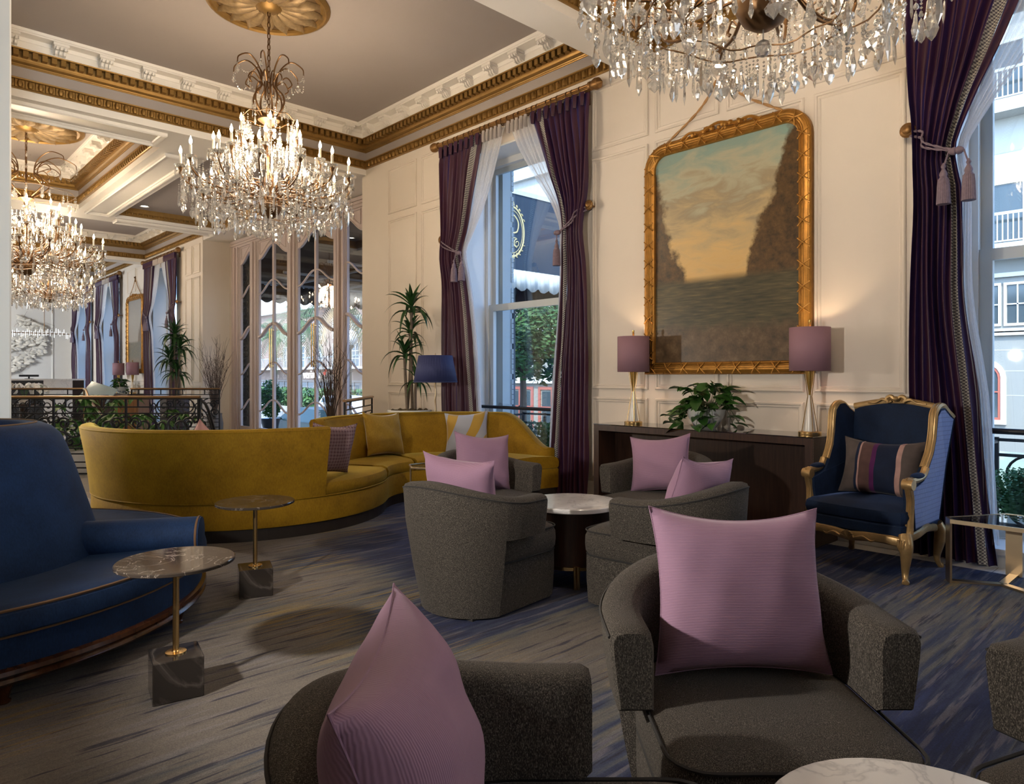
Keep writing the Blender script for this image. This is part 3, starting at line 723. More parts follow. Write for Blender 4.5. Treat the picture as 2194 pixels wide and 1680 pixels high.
def drum_table(label, x, y, r=0.30):
    t = thing('drum_table', label, 'side table', (x, y, 0.008), group='white topped drum tables')
    MB().lathe([(r * 0.97, 0.462), (r, 0.467), (r, 0.489), (r * 0.985, 0.494), (0.01, 0.494)], 48).build('table_top', WMARBLE, t)
    MB().lathe([(r * 0.80, 0.13), (r * 0.82, 0.135), (r * 0.82, 0.462), (0.01, 0.462)], 40).build('drum', DWOOD, t)
    MB().lathe([(r * 0.76, 0.112), (r * 0.83, 0.112), (r * 0.83, 0.132), (r * 0.76, 0.132)], 40).build('band', BRASS, t)
    for k in range(4):
        a = -2.3 + PI / 2 * k
        lg = MB()
        for q in (-1, 1): lg.tube([(r * 0.84 * math.cos(a + q * 0.04), r * 0.84 * math.sin(a + q * 0.04), 0), (r * 0.84 * math.cos(a + q * 0.04), r * 0.84 * math.sin(a + q * 0.04), 0.14)], 0.011, 8)
        lg.build('leg', BRASS, t)
    return t
drum_table('round white marble table between the four grey chairs in the middle', 3.345, 3.0, 0.30)
drum_table('round white marble table top cut by the lower edge of the view', 1.334, 0.36, 0.29)
def marble_table(label, x, y, rz, top_off, r=0.21, ht=0.517):
    t = thing('pedestal_table', label, 'side table', (x, y, 0.008), rz, 'brass stemmed marble tables')
    MB().rbox(-0.0935, 0.0935, -0.0935, 0.0935, 0, 0.165, 0.003).build('base_block', BLOCK, t, False)
    MB().lathe([(0.040, 0.165), (0.040, 0.170), (0.016, 0.172), (0.0125, 0.176), (0.0125, ht - 0.015)], 20).build('stem', BRASS, t)
    MB().lathe([(r * 0.96, ht - 0.017), (r, ht - 0.013), (r, ht - 0.003), (r * 0.985, ht), (0.01, ht)], 56, c=(top_off[0], top_off[1], 0)).build('table_top', BMARBLE, t)
    return t
marble_table('small round dark marble table on a brass stem, nearer the blue sofa', 0.95, 3.02, math.radians(-11), (0.0, 0.0), 0.226, 0.545)
marble_table('small round dark marble table on a brass stem, before the yellow sofa', 1.73, 4.08, math.radians(-19), (0.0, 0.0), 0.225, 0.55)

# ------------------------------------------------------------------ yellow serpentine sofa
YEL = velvet('mustard_velvet', (0.165, 0.083, 0.004), (0.365, 0.205, 0.010), 2.6, 0.25, (1.0, 0.85, 0.2))
C1 = Vector((2.73, 6.56)); TH = math.radians(-38); C2 = C1 + 1.92 * Vector((math.cos(TH), math.sin(TH)))
ys = thing('curved_sofa', 'mustard velvet serpentine sofa, one half turned away, the other facing the grey chairs', 'sofa', (0, 0, 0.008))
A0, A1 = math.radians(-38 - 165), TH          # first bend, back outside
B0, B1 = TH + PI, math.radians(-10)           # second bend
RI, RO = 0.62, 1.30
def path(n=60):
    out = []
    for k in range(n + 1):
        t = k / n
        if t < 0.5: a = lerp(A0, A1, t * 2); out.append((C1, a, 1))
        else: a = lerp(B0, B1, t * 2 - 1); out.append((C2, a, -1))
    return out
def pp(c, a, r, z): return (c.x + r * math.cos(a), c.y + r * math.sin(a), z)
def band(rA, rB, prof, pth, caps=True):
    """prof gives (fraction across the seat from side A to side B, z)"""
    rings = []
    for c, a, s in pth:
        rings.append([pp(c, a, lerp(rA, rB, f) if s > 0 else lerp(rB, rA, f) * 1.0, z) for f, z in prof])
    return MB().loft(rings)
PTH = path(72)
band(RI, RO, [(0.04, 0), (0.96, 0), (0.96, 0.10), (0.04, 0.10)], PTH).build('plinth', plain('dark_plinth', (0.018, 0.013, 0.011), 0.5), ys, False)
band(RI, RO, [(0.01, 0.10), (0.99, 0.10), (1.0, 0.12), (1.0, 0.29), (0.985, 0.305), (0.015, 0.305), (0, 0.29), (0, 0.12)], PTH).build('seat_base', YEL, ys)
half = len(PTH) // 2
def seat(pth, trim0=0.0):
    return band(RI, RO, [(0.02, 0.31), (0.98, 0.31), (1.005, 0.33), (1.01, 0.375), (0.99, 0.41), (0.93, 0.43), (0.5, 0.445), (0.07, 0.43), (0.01, 0.41), (-0.01, 0.375), (-0.005, 0.33)], pth)
seat(PTH[:half]).build('seat_cushion', YEL, ys); seat(PTH[half:half + 13]).build('seat_cushion', YEL, ys); seat(PTH[half + 13:]).build('seat_cushion', YEL, ys)
def back(c, a0, a1, r_out, z1, lean, n=44, drop=None, rnd=0.10, flare=0.0):
    rings = []
    for k in range(n + 1):
        t = k / n; a = lerp(a0, a1, t); zt = z1
        if drop: zt = drop(t, z1)
        e = min(1, min(t, 1 - t) * n / 1.5)          # round off the two ends
        th = 0.155 * (0.55 + 0.45 * e)
        def ln(z): return lean * ((z - 0.33) / 0.55)
        if zt < 0.42: zt = 0.42
        P = [(r_out + 0.006, 0.315), (r_out + 0.008 + ln(lerp(0.315, zt, 0.5)) * 0.8, lerp(0.315, zt, 0.5)), (r_out + ln(zt), zt - 0.035), (r_out + ln(zt) - 0.012, zt - 0.008), (r_out + ln(zt) - 0.045, zt), (r_out + ln(zt) - th * 0.7, zt - 0.006), (r_out + ln(zt) - th * 0.95, zt - 0.04), (r_out - th - 0.01, lerp(0.40, zt, 0.5)), (r_out - th - 0.02, 0.38)]
        rings.append([pp(c, a, r, z) for r, z in P])
    return MB().loft(rings)
back(C1, math.radians(-205), math.radians(-86), RO, 0.885, 0.085, 46).build('backrest', YEL, ys, ang=60)
def drop2(t, z1):
    return z1 - (z1 - 0.52) * sm((t - 0.80) / 0.185) * 1.0 if t > 0.80 else z1
back(C2, TH + PI + 0.03, math.radians(-6), RO, 0.885, 0.06, 60, drop2).build('backrest', YEL, ys, ang=60)
wl = MB()
wl.tube([pp(C1, lerp(math.radians(-205), math.radians(-86), k / 40), RO + 0.082, 0.862) for k in range(41)], 0.006, 5)
wl.tube([pp(C2, lerp(TH + PI + 0.03, math.radians(-6), k / 50), RO - 0.08, drop2(k / 50, 0.885) - 0.008) for k in range(51)], 0.007, 5)
wl.tube([pp(C1, lerp(math.radians(-205), math.radians(-40), k / 40), RO + 0.004, 0.309) for k in range(41)], 0.006, 5)
wl.build('piping', YEL, ys)
GOLDV = velvet('gold_velvet', (0.22, 0.12, 0.012), (0.40, 0.25, 0.03), 5)
def at2(a, r, z, tilt, roll=0, c=C2, side=1):
    """cushion resting against the inside of a curved back: faces the centre"""
    x, y, _ = pp(c, a, r, 0)
    return T(x, y, z, a + PI, math.radians(roll), math.radians(tilt))
pillow('mustard velvet cushion against the middle of the far sofa back', 0.50, 0.48, 0.17, GOLDV, at2(math.radians(96), 1.00, 0.455, -16, -3), 8, 'sofa cushions')
def stripes_mat(name):
    t = NT(name); co = t.coord((1, 1, 1), rot=(math.radians(0), 0, 0)); sep = t.n('SeparateXYZ'); t.l(co, sep.inputs[0])
    f = t.math('ADD', t.math('MULTIPLY', sep.outputs['Y'], 1.0), t.math('MULTIPLY', t.math('POWER', t.math('SUBTRACT', 0.5, sep.outputs['Z']), 2.0), 1.0))
    c = t.ramp(t.math('ADD', f, 0.3), [(0.0, (0.35, 0.37, 0.43)), (0.10, (0.42, 0.25, 0.03)), (0.22, (0.35, 0.37, 0.43)), (0.40, (0.42, 0.25, 0.03)), (0.52, (0.38, 0.39, 0.45)), (0.62, (0.42, 0.25, 0.03)), (0.70, (0.36, 0.38, 0.44))], 'CONSTANT')
    t.bsdf(c, 0.8, 0, None, Sheen_Weight=0.4); return t.mat
pillow('pale grey cushion with mustard bands at the window end of the yellow sofa', 0.50, 0.46, 0.16, stripes_mat('grey_mustard_bands'), at2(math.radians(42), 1.02, 0.455, -14, 4), 9, 'sofa cushions')
def dots_mat():
    t = NT('ring_print'); v = t.n('TexVoronoi'); v.inputs['Scale'].default_value = 34; v.inputs['Randomness'].default_value = 0.0
    co = t.coord((0.0, 1, 1)); t.l(co, v.inputs['Vector'])
    c = t.ramp(v.outputs['Distance'], [(0.0, (0.10, 0.05, 0.07)), (0.16, (0.55, 0.42, 0.42)), (0.27, (0.085, 0.045, 0.065)), (0.40, (0.38, 0.22, 0.20)), (0.5, (0.09, 0.05, 0.07))], 'CONSTANT')
    t.bsdf(c, 0.85); return t.mat
RINGS = dots_mat()
pillow('plum cushion printed with small rings at the bend of the yellow sofa', 0.46, 0.46, 0.17, RINGS, T(2.97, 5.53, 0.455, math.radians(96), math.radians(4), math.radians(-13)), 10, 'sofa cushions')
pillow('pink cushion tip peeping over the back of the yellow sofa', 0.46, 0.47, 0.16, plain('pink_cotton', (0.55, 0.30, 0.27), 0.9), T(2.02, 6.02, 0.455, math.radians(48), math.radians(38), math.radians(-12)), 11, 'sofa cushions')

# ------------------------------------------------------------------ blue round settee with a conical back
BLUE = velvet('blue_velvet', (0.004, 0.012, 0.038), (0.012, 0.036, 0.105), 3.5, 0.06, (0.35, 0.6, 1.0), 160)
CORD = plain('bronze_cord', (0.14, 0.075, 0.035), 0.7)
MAHOG = wood_mat('mahogany', (0.030, 0.010, 0.004), (0.09, 0.032, 0.012), 0.2, (6, 6, 1), 4)
bs = thing('round_settee', 'round blue velvet settee with a tall conical centre back and bronze cording', 'sofa', (0.25, 4.60, 0.008))
R = 1.30
MB().lathe([(R - 0.05, 0.085), (R - 0.01, 0.088), (R + 0.002, 0.10), (R - 0.006, 0.114), (R - 0.012, 0.118), (R + 0.004, 0.13), (R, 0.146), (R - 0.02, 0.155), (0.4, 0.155)], 96).build('wood_rail', MAHOG, bs)
MB().lathe([(R - 0.02, 0.155), (R - 0.02, 0.24), (R - 0.015, 0.27), (R - 0.02, 0.275), (R + 0.002, 0.29), (R + 0.005, 0.33), (R - 0.005, 0.365), (R - 0.03, 0.382), (R - 0.10, 0.384), (0.95, 0.372), (0.6, 0.355), (0.55, 0.34)], 96).build('seat', BLUE, bs)
ci = [(math.cos(2 * PI * k / 96), math.sin(2 * PI * k / 96)) for k in range(96)]
MB().tube([(x * (R - 0.012), y * (R - 0.012), 0.380) for x, y in ci], 0.006, 5, True).tube([(x * (R - 0.012), y * (R - 0.012), 0.278) for x, y in ci], 0.006, 5, True).build('piping', CORD, bs)
MB().lathe([(0.79, 0.32), (0.75, 0.45), (0.70, 0.62), (0.645, 0.80), (0.605, 0.92), (0.575, 0.985), (0.535, 1.025), (0.49, 1.045), (0.44, 1.048), (0.41, 1.04), (0.39, 1.01), (0.38, 0.90), (0.01, 0.88)], 72).build('centre_back', BLUE, bs, ang=60)
MB().tube([(x * 0.465, y * 0.465, 1.048) for x, y in ci], 0.006, 5, True).build('top_piping', CORD, bs)
for a in (-30, 60, 150, 240):
    A = math.radians(a); b = MB(); r = 0.098
    M = T(0, 0, 0.428, A)
    b.lathe([(0.01, 0.58), (r, 0.58), (r, 1.285), (r * 0.98, 1.298), (r * 0.5, 1.303), (0.002, 1.304)], 28, M=M @ Euler((0, PI / 2, 0)).to_matrix().to_4x4())
    o = b.build('bolster', BLUE, bs)
    p = MB()
    for d in (0.72, 1.285): p.tube([M @ Vector((d, r * math.cos(2 * PI * k / 28), r * math.sin(2 * PI * k / 28))) for k in range(28)], 0.006, 5, True)
    p.build('bolster_piping', CORD, o)
for k in range(8):
    a = math.radians(-81.9 + 45 * k)
    lg = MB().lathe([(0.022, 0), (0.026, 0.004), (0.026, 0.012), (0.020, 0.018), (0.030, 0.055), (0.040, 0.075), (0.042, 0.082), (0.042, 0.09)], 12, c=(1.22 * math.cos(a), 1.22 * math.sin(a), 0))
    lg.build('leg', MAHOG, bs)
# ------------------------------------------------------------------ blue wing chair with a carved gilt frame
NAVY = velvet('navy_velvet', (0.003, 0.008, 0.024), (0.008, 0.022, 0.062), 7, 0.15, (0.3, 0.45, 1.0), 220)
def quilt_mat():
    t = NT('pale_blue_weave'); w = t.n('TexBrick'); w.inputs['Scale'].default_value = 1; w.inputs['Brick Width'].default_value = 0.016; w.inputs['Row Height'].default_value = 0.03; w.inputs['Mortar Size'].default_value = 0.0016
    sep = t.n('SeparateXYZ'); tc = t.n('TexCoord'); t.l(tc.outputs['Object'], sep.inputs[0]); cb = t.n('CombineXYZ'); t.l(sep.outputs[0], cb.inputs[0]); t.l(sep.outputs[2], cb.inputs[1]); t.l(cb.outputs[0], w.inputs['Vector'])
    w.inputs['Color1'].default_value = (0.17, 0.23, 0.46, 1); w.inputs['Color2'].default_value = (0.14, 0.20, 0.42, 1); w.inputs['Mortar'].default_value = (0.03, 0.05, 0.16, 1)
    t.bsdf(w.outputs[0], 0.8, 0, None, Sheen_Weight=0.5); return t.mat
wc = thing('wing_chair', 'navy velvet wing chair in a carved gilt frame, before the window', 'armchair', (5.10, 1.80, 0.008), math.radians(173.5))
def leg(x, y, front):
    sx = 1 if front else -1; sy = 1 if y > 0 else -1; o = 0.7
    pts = bez([(x, y, 0.30), (x + sx * 0.022, y + sy * 0.018, 0.24), (x + sx * 0.012, y + sy * 0.010, 0.15), (x + sx * 0.004, y + sy * 0.002, 0.07), (x + sx * 0.022, y + sy * 0.012, 0.018), (x + sx * 0.04, y + sy * 0.022, 0.012)], 5)
    n = len(pts); rr = [interp([(0, 0.040), (0.25, 0.038), (0.55, 0.023), (0.8, 0.017), (0.92, 0.022), (1, 0.016)], k / (n - 1)) for k in range(n)]
    l = MB().tube(pts, rr, 10).build('leg', GILTWOOD, wc)
    if front:
        c = MB()
        for d in (-0.5, 0, 0.5): c.tube([(x + 0.045 + 0.006, y + d * 0.04, 0.275), (x + 0.06, y + d * 0.03, 0.235), (x + 0.04, y + d * 0.012, 0.185)], [0.006, 0.009, 0.003], 5)
        c.build('carving', GILTWOOD, l)
for x, y, f in ((0.285, 0.335, 1), (0.285, -0.335, 1), (-0.27, 0.29, 0), (-0.27, -0.29, 0)): leg(x, y, f)
rl = MB()
fp = [(0.30 + 0.03 * math.cos(PI * (k / 12 - 0.5)), lerp(-0.335, 0.335, k / 12), 0.262 - 0.030 * math.cos(2 * PI * (k / 12 - 0.5)) * (1 - abs(k / 6 - 1)) + 0.012 * math.cos(PI * (k / 6 - 1))) for k in range(13)]
rl.tube(fp, 0.024, 8, flat=(1.3, 0.8))
for s in (-1, 1):
    rl.tube(bez([(0.285, s * 0.335, 0.27), (0.15, s * 0.345, 0.285), (0.0, s * 0.335, 0.305), (-0.15, s * 0.31, 0.29), (-0.27, s * 0.29, 0.27)], 5), 0.021, 8, flat=(1.3, 0.8))
rl.tube([(-0.27, -0.29, 0.29), (-0.27, 0.29, 0.29)], 0.02, 8); rl.build('seat_rail', GILTWOOD, wc)
cv = MB()
for k in range(7): a = math.radians(-75 + 25 * k); cv.tube([(0.348, 0.012 * math.sin(a), 0.238), (0.356, 0.045 * math.sin(a), 0.238 + 0.045 * math.cos(a))], [0.004, 0.010], 5)
for s in (-1, 1):
    cv.tube(bez([(0.345, s * 0.05, 0.24), (0.343, s * 0.10, 0.255), (0.335, s * 0.15, 0.235), (0.325, s * 0.20, 0.262), (0.318, s * 0.27, 0.272)], 5), [0.012 - 0.0004 * k for k in range(21)], 5)
cv.build('carving', GILTWOOD, wc)
st = MB(); ol = [(-0.27, 0.30), (-0.27, -0.30), (0.24, -0.335), (0.30, -0.315), (0.325, -0.20), (0.335, 0), (0.325, 0.20), (0.30, 0.315), (0.24, 0.335)]
def rg(sc, z, o=ol): return [(x * sc, y * sc, z) for x, y in o]
MB().loft([rg(0.96, 0.275), rg(1.0, 0.29), rg(1.0, 0.345), rg(0.97, 0.355)]).build('seat_deck', NAVY, wc)
MB().loft([rg(0.95, 0.352), rg(1.0, 0.365), rg(1.02, 0.40), rg(1.0, 0.435), rg(0.93, 0.45), rg(0.6, 0.465), rg(0.05, 0.47)]).build('seat_cushion', NAVY, wc)
def bk(u, v, off):
    y = lerp(-0.30, 0.30, u); z = lerp(0.36, 1.055 + 0.045 * math.cos(PI * (u - 0.5)) , v)
    x = -0.235 - 0.10 * v - 0.02 * math.cos(PI * (u - 0.5)) + off * (0.045 * (math.sin(PI * u) ** 0.5) * (math.sin(PI * min(1, v * 0.96 + 0.02)) ** 0.4))
    return (x, y, z)
m = MB().grid(lambda u, v: bk(u, v, 1), 14, 14).grid(lambda u, v: (bk(u, v, 0)[0] - 0.04, bk(u, v, 0)[1], bk(u, v, 0)[2]), 14, 14)
m.build('backrest', NAVY, wc, ang=180)
tr = MB(); tp = [(bk(k / 16, 1, 0)[0] - 0.01, bk(k / 16, 1, 0)[1] * 1.02, bk(k / 16, 1, 0)[2] + 0.012) for k in range(17)]
tr.tube(tp, 0.022, 8, flat=(1.2, 0.9)); tr.build('top_rail', GILTWOOD, wc)
cr = MB()
for s in (-1, 1):
    cr.tube(bez([(-0.335, 0.0, 1.12), (-0.33, s * 0.035, 1.15), (-0.33, s * 0.065, 1.135), (-0.33, s * 0.05, 1.11), (-0.33, s * 0.03, 1.118)], 5), [0.014] * 16 + [0.010] * 5, 6)
    cr.tube(bez([(-0.33, s * 0.06, 1.12), (-0.33, s * 0.10, 1.128), (-0.33, s * 0.14, 1.105), (-0.335, s * 0.20, 1.10)], 5), [0.013 - 0.0005 * k for k in range(16)], 6)
cr.sphere((-0.325, 0, 1.132), 0.02, 8, 6).build('crest', GILTWOOD, wc)
SIDE = [(-0.30, 0.31), (0.20, 0.31), (0.215, 0.45), (0.235, 0.585), (0.16, 0.60), (0.08, 0.625), (0.02, 0.70), (-0.045, 0.80), (-0.075, 0.90), (-0.085, 0.98), (-0.10, 1.05), (-0.15, 1.09), (-0.22, 1.095), (-0.30, 1.05), (-0.365, 1.02), (-0.33, 0.70)]
QUILT = quilt_mat()
def sy_(x, z): return 0.345 + 0.018 * sm((z - 0.5) / 0.5) - 0.05 * sm((-x - 0.02) / 0.3) * (1 - sm((z - 0.5) / 0.4))
for s in (-1, 1):
    MB().loft([[(x, s * (sy_(x, z) - 0.05), z) for x, z in SIDE], [(x, s * (sy_(x, z) - 0.008), z) for x, z in SIDE]]).build('wing', NAVY, wc, False)
    cx, cz = -0.10, 0.62
    MB().loft([[(x, s * (sy_(x, z) - 0.010), z) for x, z in SIDE], [(cx + (x - cx) * 0.95, s * (sy_(x, z) + 0.004), cz + (z - cz) * 0.955) for x, z in SIDE]]).build('side_panel', QUILT, wc, False)
    MB().tube([(cx + (x - cx) * 0.955, s * (sy_(x, z) + 0.004), cz + (z - cz) * 0.96) for x, z in SIDE], 0.006, 5, True).build('piping', NAVY, wc)
    f = MB(); ed = bez([(x, s * (sy_(x, z) - 0.02), z) for x, z in SIDE[6:15]], 5)
    f.tube(ed, [0.022] * len(ed), 8, flat=(1.0, 1.35))
    for q in (-0.5, 0.5): f.tube([(p.x + 0.014, p.y + q * 0.02, p.z + 0.012) for p in ed], 0.006, 5)
    f.build('wing_frame', GILTWOOD, wc)
    po = MB(); pp_ = bez([(0.235, s * 0.335, 0.30), (0.222, s * 0.335, 0.40), (0.215, s * 0.337, 0.50), (0.235, s * 0.338, 0.57), (0.25, s * 0.338, 0.60)], 5)
    po.tube(pp_, [0.028 - 0.004 * math.sin(k / 20 * PI) for k in range(len(pp_))], 8)
    for q in (-1, 0, 1): po.tube([(p.x + 0.022, p.y + q * 0.012, p.z) for p in pp_[1:-2]], 0.006, 4)
    po.build('arm_post', GILTWOOD, wc)
    am = MB(); ap = bez([(0.255, s * 0.338, 0.615), (0.22, s * 0.338, 0.632), (0.14, s * 0.338, 0.635), (0.06, s * 0.342, 0.655), (0.02, s * 0.345, 0.70)], 5)
    am.tube(ap, [0.031] * 5 + [0.024] * (len(ap) - 5), 8); am.lathe([(0.034, -0.032), (0.036, -0.01), (0.036, 0.01), (0.034, 0.032)], 14, M=T(0.245, s * 0.338, 0.612, 0, PI / 2)); am.build('arm', GILTWOOD, wc)
    MB().sphere((0.12, s * 0.338, 0.657), 1, 14, 8, (0.085, 0.030, 0.020)).build('arm_pad', NAVY, wc)
def band_mat():
    t = NT('velvet_stripes'); sep = t.n('SeparateXYZ'); tc = t.n('TexCoord'); t.l(tc.outputs['Object'], sep.inputs[0])
    G_, N_, P_, B_, V_ = (0.085, 0.067, 0.063), (0.005, 0.011, 0.034), (0.40, 0.24, 0.215), (0.085, 0.045, 0.042), (0.075, 0.010, 0.075)
    c = t.ramp(t.math('ADD', t.math('MULTIPLY', sep.outputs['Y'], 1.0), 0.5), [(0.0, G_), (0.345, N_), (0.365, P_), (0.378, B_), (0.455, V_), (0.485, N_), (0.625, P_), (0.655, G_)], 'CONSTANT')
    n = t.noise(t.coord(), 14, 3); c = t.mix(0.5, c, t.ramp(n, [(0.3, (0.6, 0.6, 0.6)), (0.7, (1.2, 1.2, 1.2))]), 'MULTIPLY')
    t.bsdf(c, 0.8, 0, None, Sheen_Weight=0.1, Specular_IOR_Level=0.2); return t.mat
pillow('wide velvet cushion with navy, brown, pink and purple stripes in the wing chair', 0.56, 0.40, 0.15, band_mat(), T(5.10, 1.80, 0.008, math.radians(173.5)) @ T(-0.02, 0.02, 0.472, 0, math.radians(0), math.radians(-14)), 12)

# ------------------------------------------------------------------ gilt frame table at the right
gt = thing('frame_table', 'low champagne gold frame table with a glass top beside the wing chair', 'side table', (5.17, 1.07, 0.008))
ANG = [math.radians(a) for a in (120, 0, 240)]; r = 0.30; hw = 0.045
cor = []
for a in ANG:
    d = Vector((math.cos(a), math.sin(a))); n = Vector((-d.y, d.x)); cor.append((d * r + n * -hw, d * r + n * hw))
for a, (p, q) in zip(ANG, cor):
    d = Vector((math.cos(a), math.sin(a))); b = d * (r - 0.012)
    l = MB().box(r - 0.012, r, -hw, hw, 0, 0.375, Euler((0, 0, a)).to_matrix().to_4x4()); l.build('leg', CHAMP, gt, False)
    MB().box(0.0, r, -hw * 0.55, hw * 0.55, 0, 0.012, Euler((0, 0, a)).to_matrix().to_4x4()).build('foot_bar', CHAMP, gt, False)
o6 = [cor[0][1], cor[2][0], cor[2][1], cor[1][0], cor[1][1], cor[0][0]]
fr = MB(); P6 = [(p.x, p.y) for p in o6]
fr.loft([[(x, y, 0.375) for x, y in P6], [(x, y, 0.40) for x, y in P6], [(x * 0.93, y * 0.93, 0.40) for x, y in P6], [(x * 0.93, y * 0.93, 0.375) for x, y in P6], [(x, y, 0.375) for x, y in P6]], caps=False).build('top_frame', CHAMP, gt, False)
MB().prism([(x * 0.93, y * 0.93) for x, y in P6], 0.388, 0.398).build('glass_top', glassy('smoked_glass', (0.45, 0.48, 0.55), 0.02, 0.25), gt, False)

# ------------------------------------------------------------------ console with lamps and potted ivy
def herring():
    t = NT('herringbone_walnut'); sep = t.n('SeparateXYZ'); tc = t.n('TexCoord'); t.l(tc.outputs['Object'], sep.inputs[0])
    zig = t.math('PINGPONG', sep.outputs[0], 0.055); w = t.math('SINE', t.math('MULTIPLY', t.math('ADD', sep.outputs[2], zig), 330))
    n1 = t.noise(t.coord((20, 20, 3)), 5, 3)
    c = t.ramp(t.math('ADD', t.math('MULTIPLY', w, 0.25), n1), [(0.2, (0.05, 0.028, 0.018)), (0.8, (0.125, 0.078, 0.05))]); t.bsdf(c, 0.4); return t.mat
HERR = herring()
cs = thing('console_table', 'long dark walnut console with a glass top against the panelled wall', 'console', (5.445, 3.335, 0))
X0, X1, Y0, Y1, H = -0.225, 0.225, -1.065, 1.065, 0.836
MB().box(X0, X1, Y0, Y1, H - 0.055, H).build('top_board', DWOOD, cs, False)
for s in (-1, 1):
    MB().box(X0, X1, min(s * Y1, s * (Y1 - 0.06)), max(s * Y1, s * (Y1 - 0.06)), 0, H - 0.055).build('side_board', DWOOD, cs, False)
    MB().box(X0 + 0.004, X1 - 0.004, min(s * (Y1 + 0.004), s * Y1), max(s * (Y1 + 0.004), s * Y1), 0.003, H - 0.002).build('veneer', HERR, cs, False)
MB().box(0.03, 0.06, Y0 + 0.06, Y1 - 0.06, 0.0, H - 0.055).build('back_board', wood_mat('walnut_panel', (0.016, 0.007, 0.005), (0.045, 0.021, 0.013), 0.28, (3, 14, 1), 3), cs, False)
MB().rbox(X0 - 0.004, X1 + 0.003, Y0 - 0.004, Y1 + 0.004, H, H + 0.009, 0.002).build('glass_top', glassy('green_edge_glass', (0.80, 0.92, 0.86), 0.03, 0.30, 0, 0.95), cs, False)
SHADE = plain('mauve_shade', (0.30, 0.165, 0.205), 0.75, var=0.04)
ALAB = plain('alabaster', (0.78, 0.74, 0.68), 0.25, var=0.05)
AMBER = plain('amber_metal', (0.55, 0.36, 0.10), 0.25, 0.9)
def table_lamp(label, x, y, z, group, s=1.0, lit=0):
    t = thing('table_lamp', label, 'lamp', (x, y, z), group=group); t.scale = (s,) * 3
    MB().lathe([(0.085, 0), (0.086, 0.006), (0.086, 0.022), (0.080, 0.026), (0.01, 0.027)], 32).build('base', BRASS, t)
    MB().lathe([(0.044, 0.027), (0.044, 0.035), (0.014, 0.285), (0.009, 0.31)], 24).build('stone_cone', ALAB, t)
    MB().lathe([(0.009, 0.31), (0.012, 0.345), (0.022, 0.40), (0.034, 0.50)], 24).build('collar', AMBER, t)
    rd = MB()
    for k in range(4): a = PI / 4 + k * PI / 2; rd.tube([(0.062 * math.cos(a), 0.062 * math.sin(a), 0.026), (0.016 * math.cos(a), 0.016 * math.sin(a), 0.30), (0.042 * math.cos(a), 0.042 * math.sin(a), 0.50)], 0.003, 6)
    rd.build('rod', BRASS, t)
    sh = MB().loft([[(0.150 * math.cos(2 * PI * k / 40), 0.150 * math.sin(2 * PI * k / 40), zz) for k in range(40)] for zz in (0.50, 0.84)], caps=False)
    sh.build('lamp_shade', SHADE, t, solid=0.004)
    MB().lathe([(0.006, 0.49), (0.006, 0.85), (0.010, 0.855), (0.010, 0.90), (0.002, 0.903)], 10).build('finial', AMBER, t)
    sp = MB()
    for k in range(3): a = k * 2 * PI / 3; sp.tube([(0, 0, 0.83), (0.147 * math.cos(a), 0.147 * math.sin(a), 0.83)], 0.0022, 5)
    sp.build('spider', BRASS, t)
    MB().sphere((0.03, 0, 0.66), 0.028, 10, 8).build('bulb', emit('lamp_bulb', (1, 0.70, 0.38), 12), t)
    if lit: lamp('table_lamp_light', 'POINT', (x, y, z + 0.70 * s), lit, (1, 0.72, 0.42), 0.03)
    return t
table_lamp('mauve drum shade lamp at the end of the console nearer the wing chair', 5.45, 2.393, H + 0.009, 'console lamps', 1, 4)
table_lamp('mauve drum shade lamp at the end of the console nearer the curtain', 5.45, 4.10, H + 0.009, 'console lamps', 1, 4)

def leaf_mesh(name, L, W, mat, kind='heart', droop=0.25, n=6):
    """one leaf along +x, midrib folded"""
    rows = []
    for k in range(n + 1):
        t = k / n
        if kind == 'heart': w = W * (math.sin(PI * min(1, 0.16 + 0.84 * t) ** 0.75) ** 0.9) if k < n else 0
        else: w = W * math.sin(PI * (0.08 + 0.92 * t) ** 0.6) if k < n else 0
        if k == 0: w *= 0.6
        z = -droop * L * t * t
        x = L * (t if kind != 'heart' else t - 0.08 * (k == 0))
        rows.append([(x - (0.12 * L if kind == 'heart' and k == 0 else 0), -w, z + w * 0.35), (x, 0, z), (x - (0.12 * L if kind == 'heart' and k == 0 else 0), w, z + w * 0.35)])
    m = MB(); m.loft(rows, closed=False, caps=False)
    return m.mesh(name, mat)
def leaf_mat(name, c1, c2, rough=0.35):
    t = NT(name); oi = t.n('ObjectInfo'); n1 = t.noise(t.coord(), 12, 2)
    c = t.mix(oi.outputs['Random'], c1, c2); c = t.mix(t.math('MULTIPLY', n1, 0.5), c, tuple(x * 1.5 for x in c2))
    t.bsdf(c, rough); return t.mat
IVY = leaf_mat('ivy_green', (0.012, 0.045, 0.008), (0.035, 0.105, 0.018))
iv = thing('potted_ivy', 'trailing green ivy in a blue and white porcelain bowl on the console', 'plant', (5.43, 3.30, H + 0.009))
def porcelain():
    t = NT('blue_white_porcelain'); v = t.n('TexVoronoi'); v.inputs['Scale'].default_value = 9; t.l(t.coord(), v.inputs['Vector'])
    w = t.n('TexWave'); w.inputs['Scale'].default_value = 9; w.inputs['Distortion'].default_value = 6; t.l(t.coord(), w.inputs['Vector'])
    f = t.math('MULTIPLY', t.ramp(v.outputs['Distance'], [(0.25, (1, 1, 1)), (0.42, (0, 0, 0))]), w.outputs[1])
    t.bsdf(t.mix(f, (0.62, 0.63, 0.60), (0.10, 0.15, 0.24)), 0.15); return t.mat
MB().lathe([(0.085, 0), (0.09, 0.012), (0.11, 0.035), (0.15, 0.10), (0.165, 0.155), (0.173, 0.168), (0.165, 0.173), (0.15, 0.15), (0.01, 0.14)], 36).build('bowl', porcelain(), iv)
stm = MB(); r5 = random.Random(5)
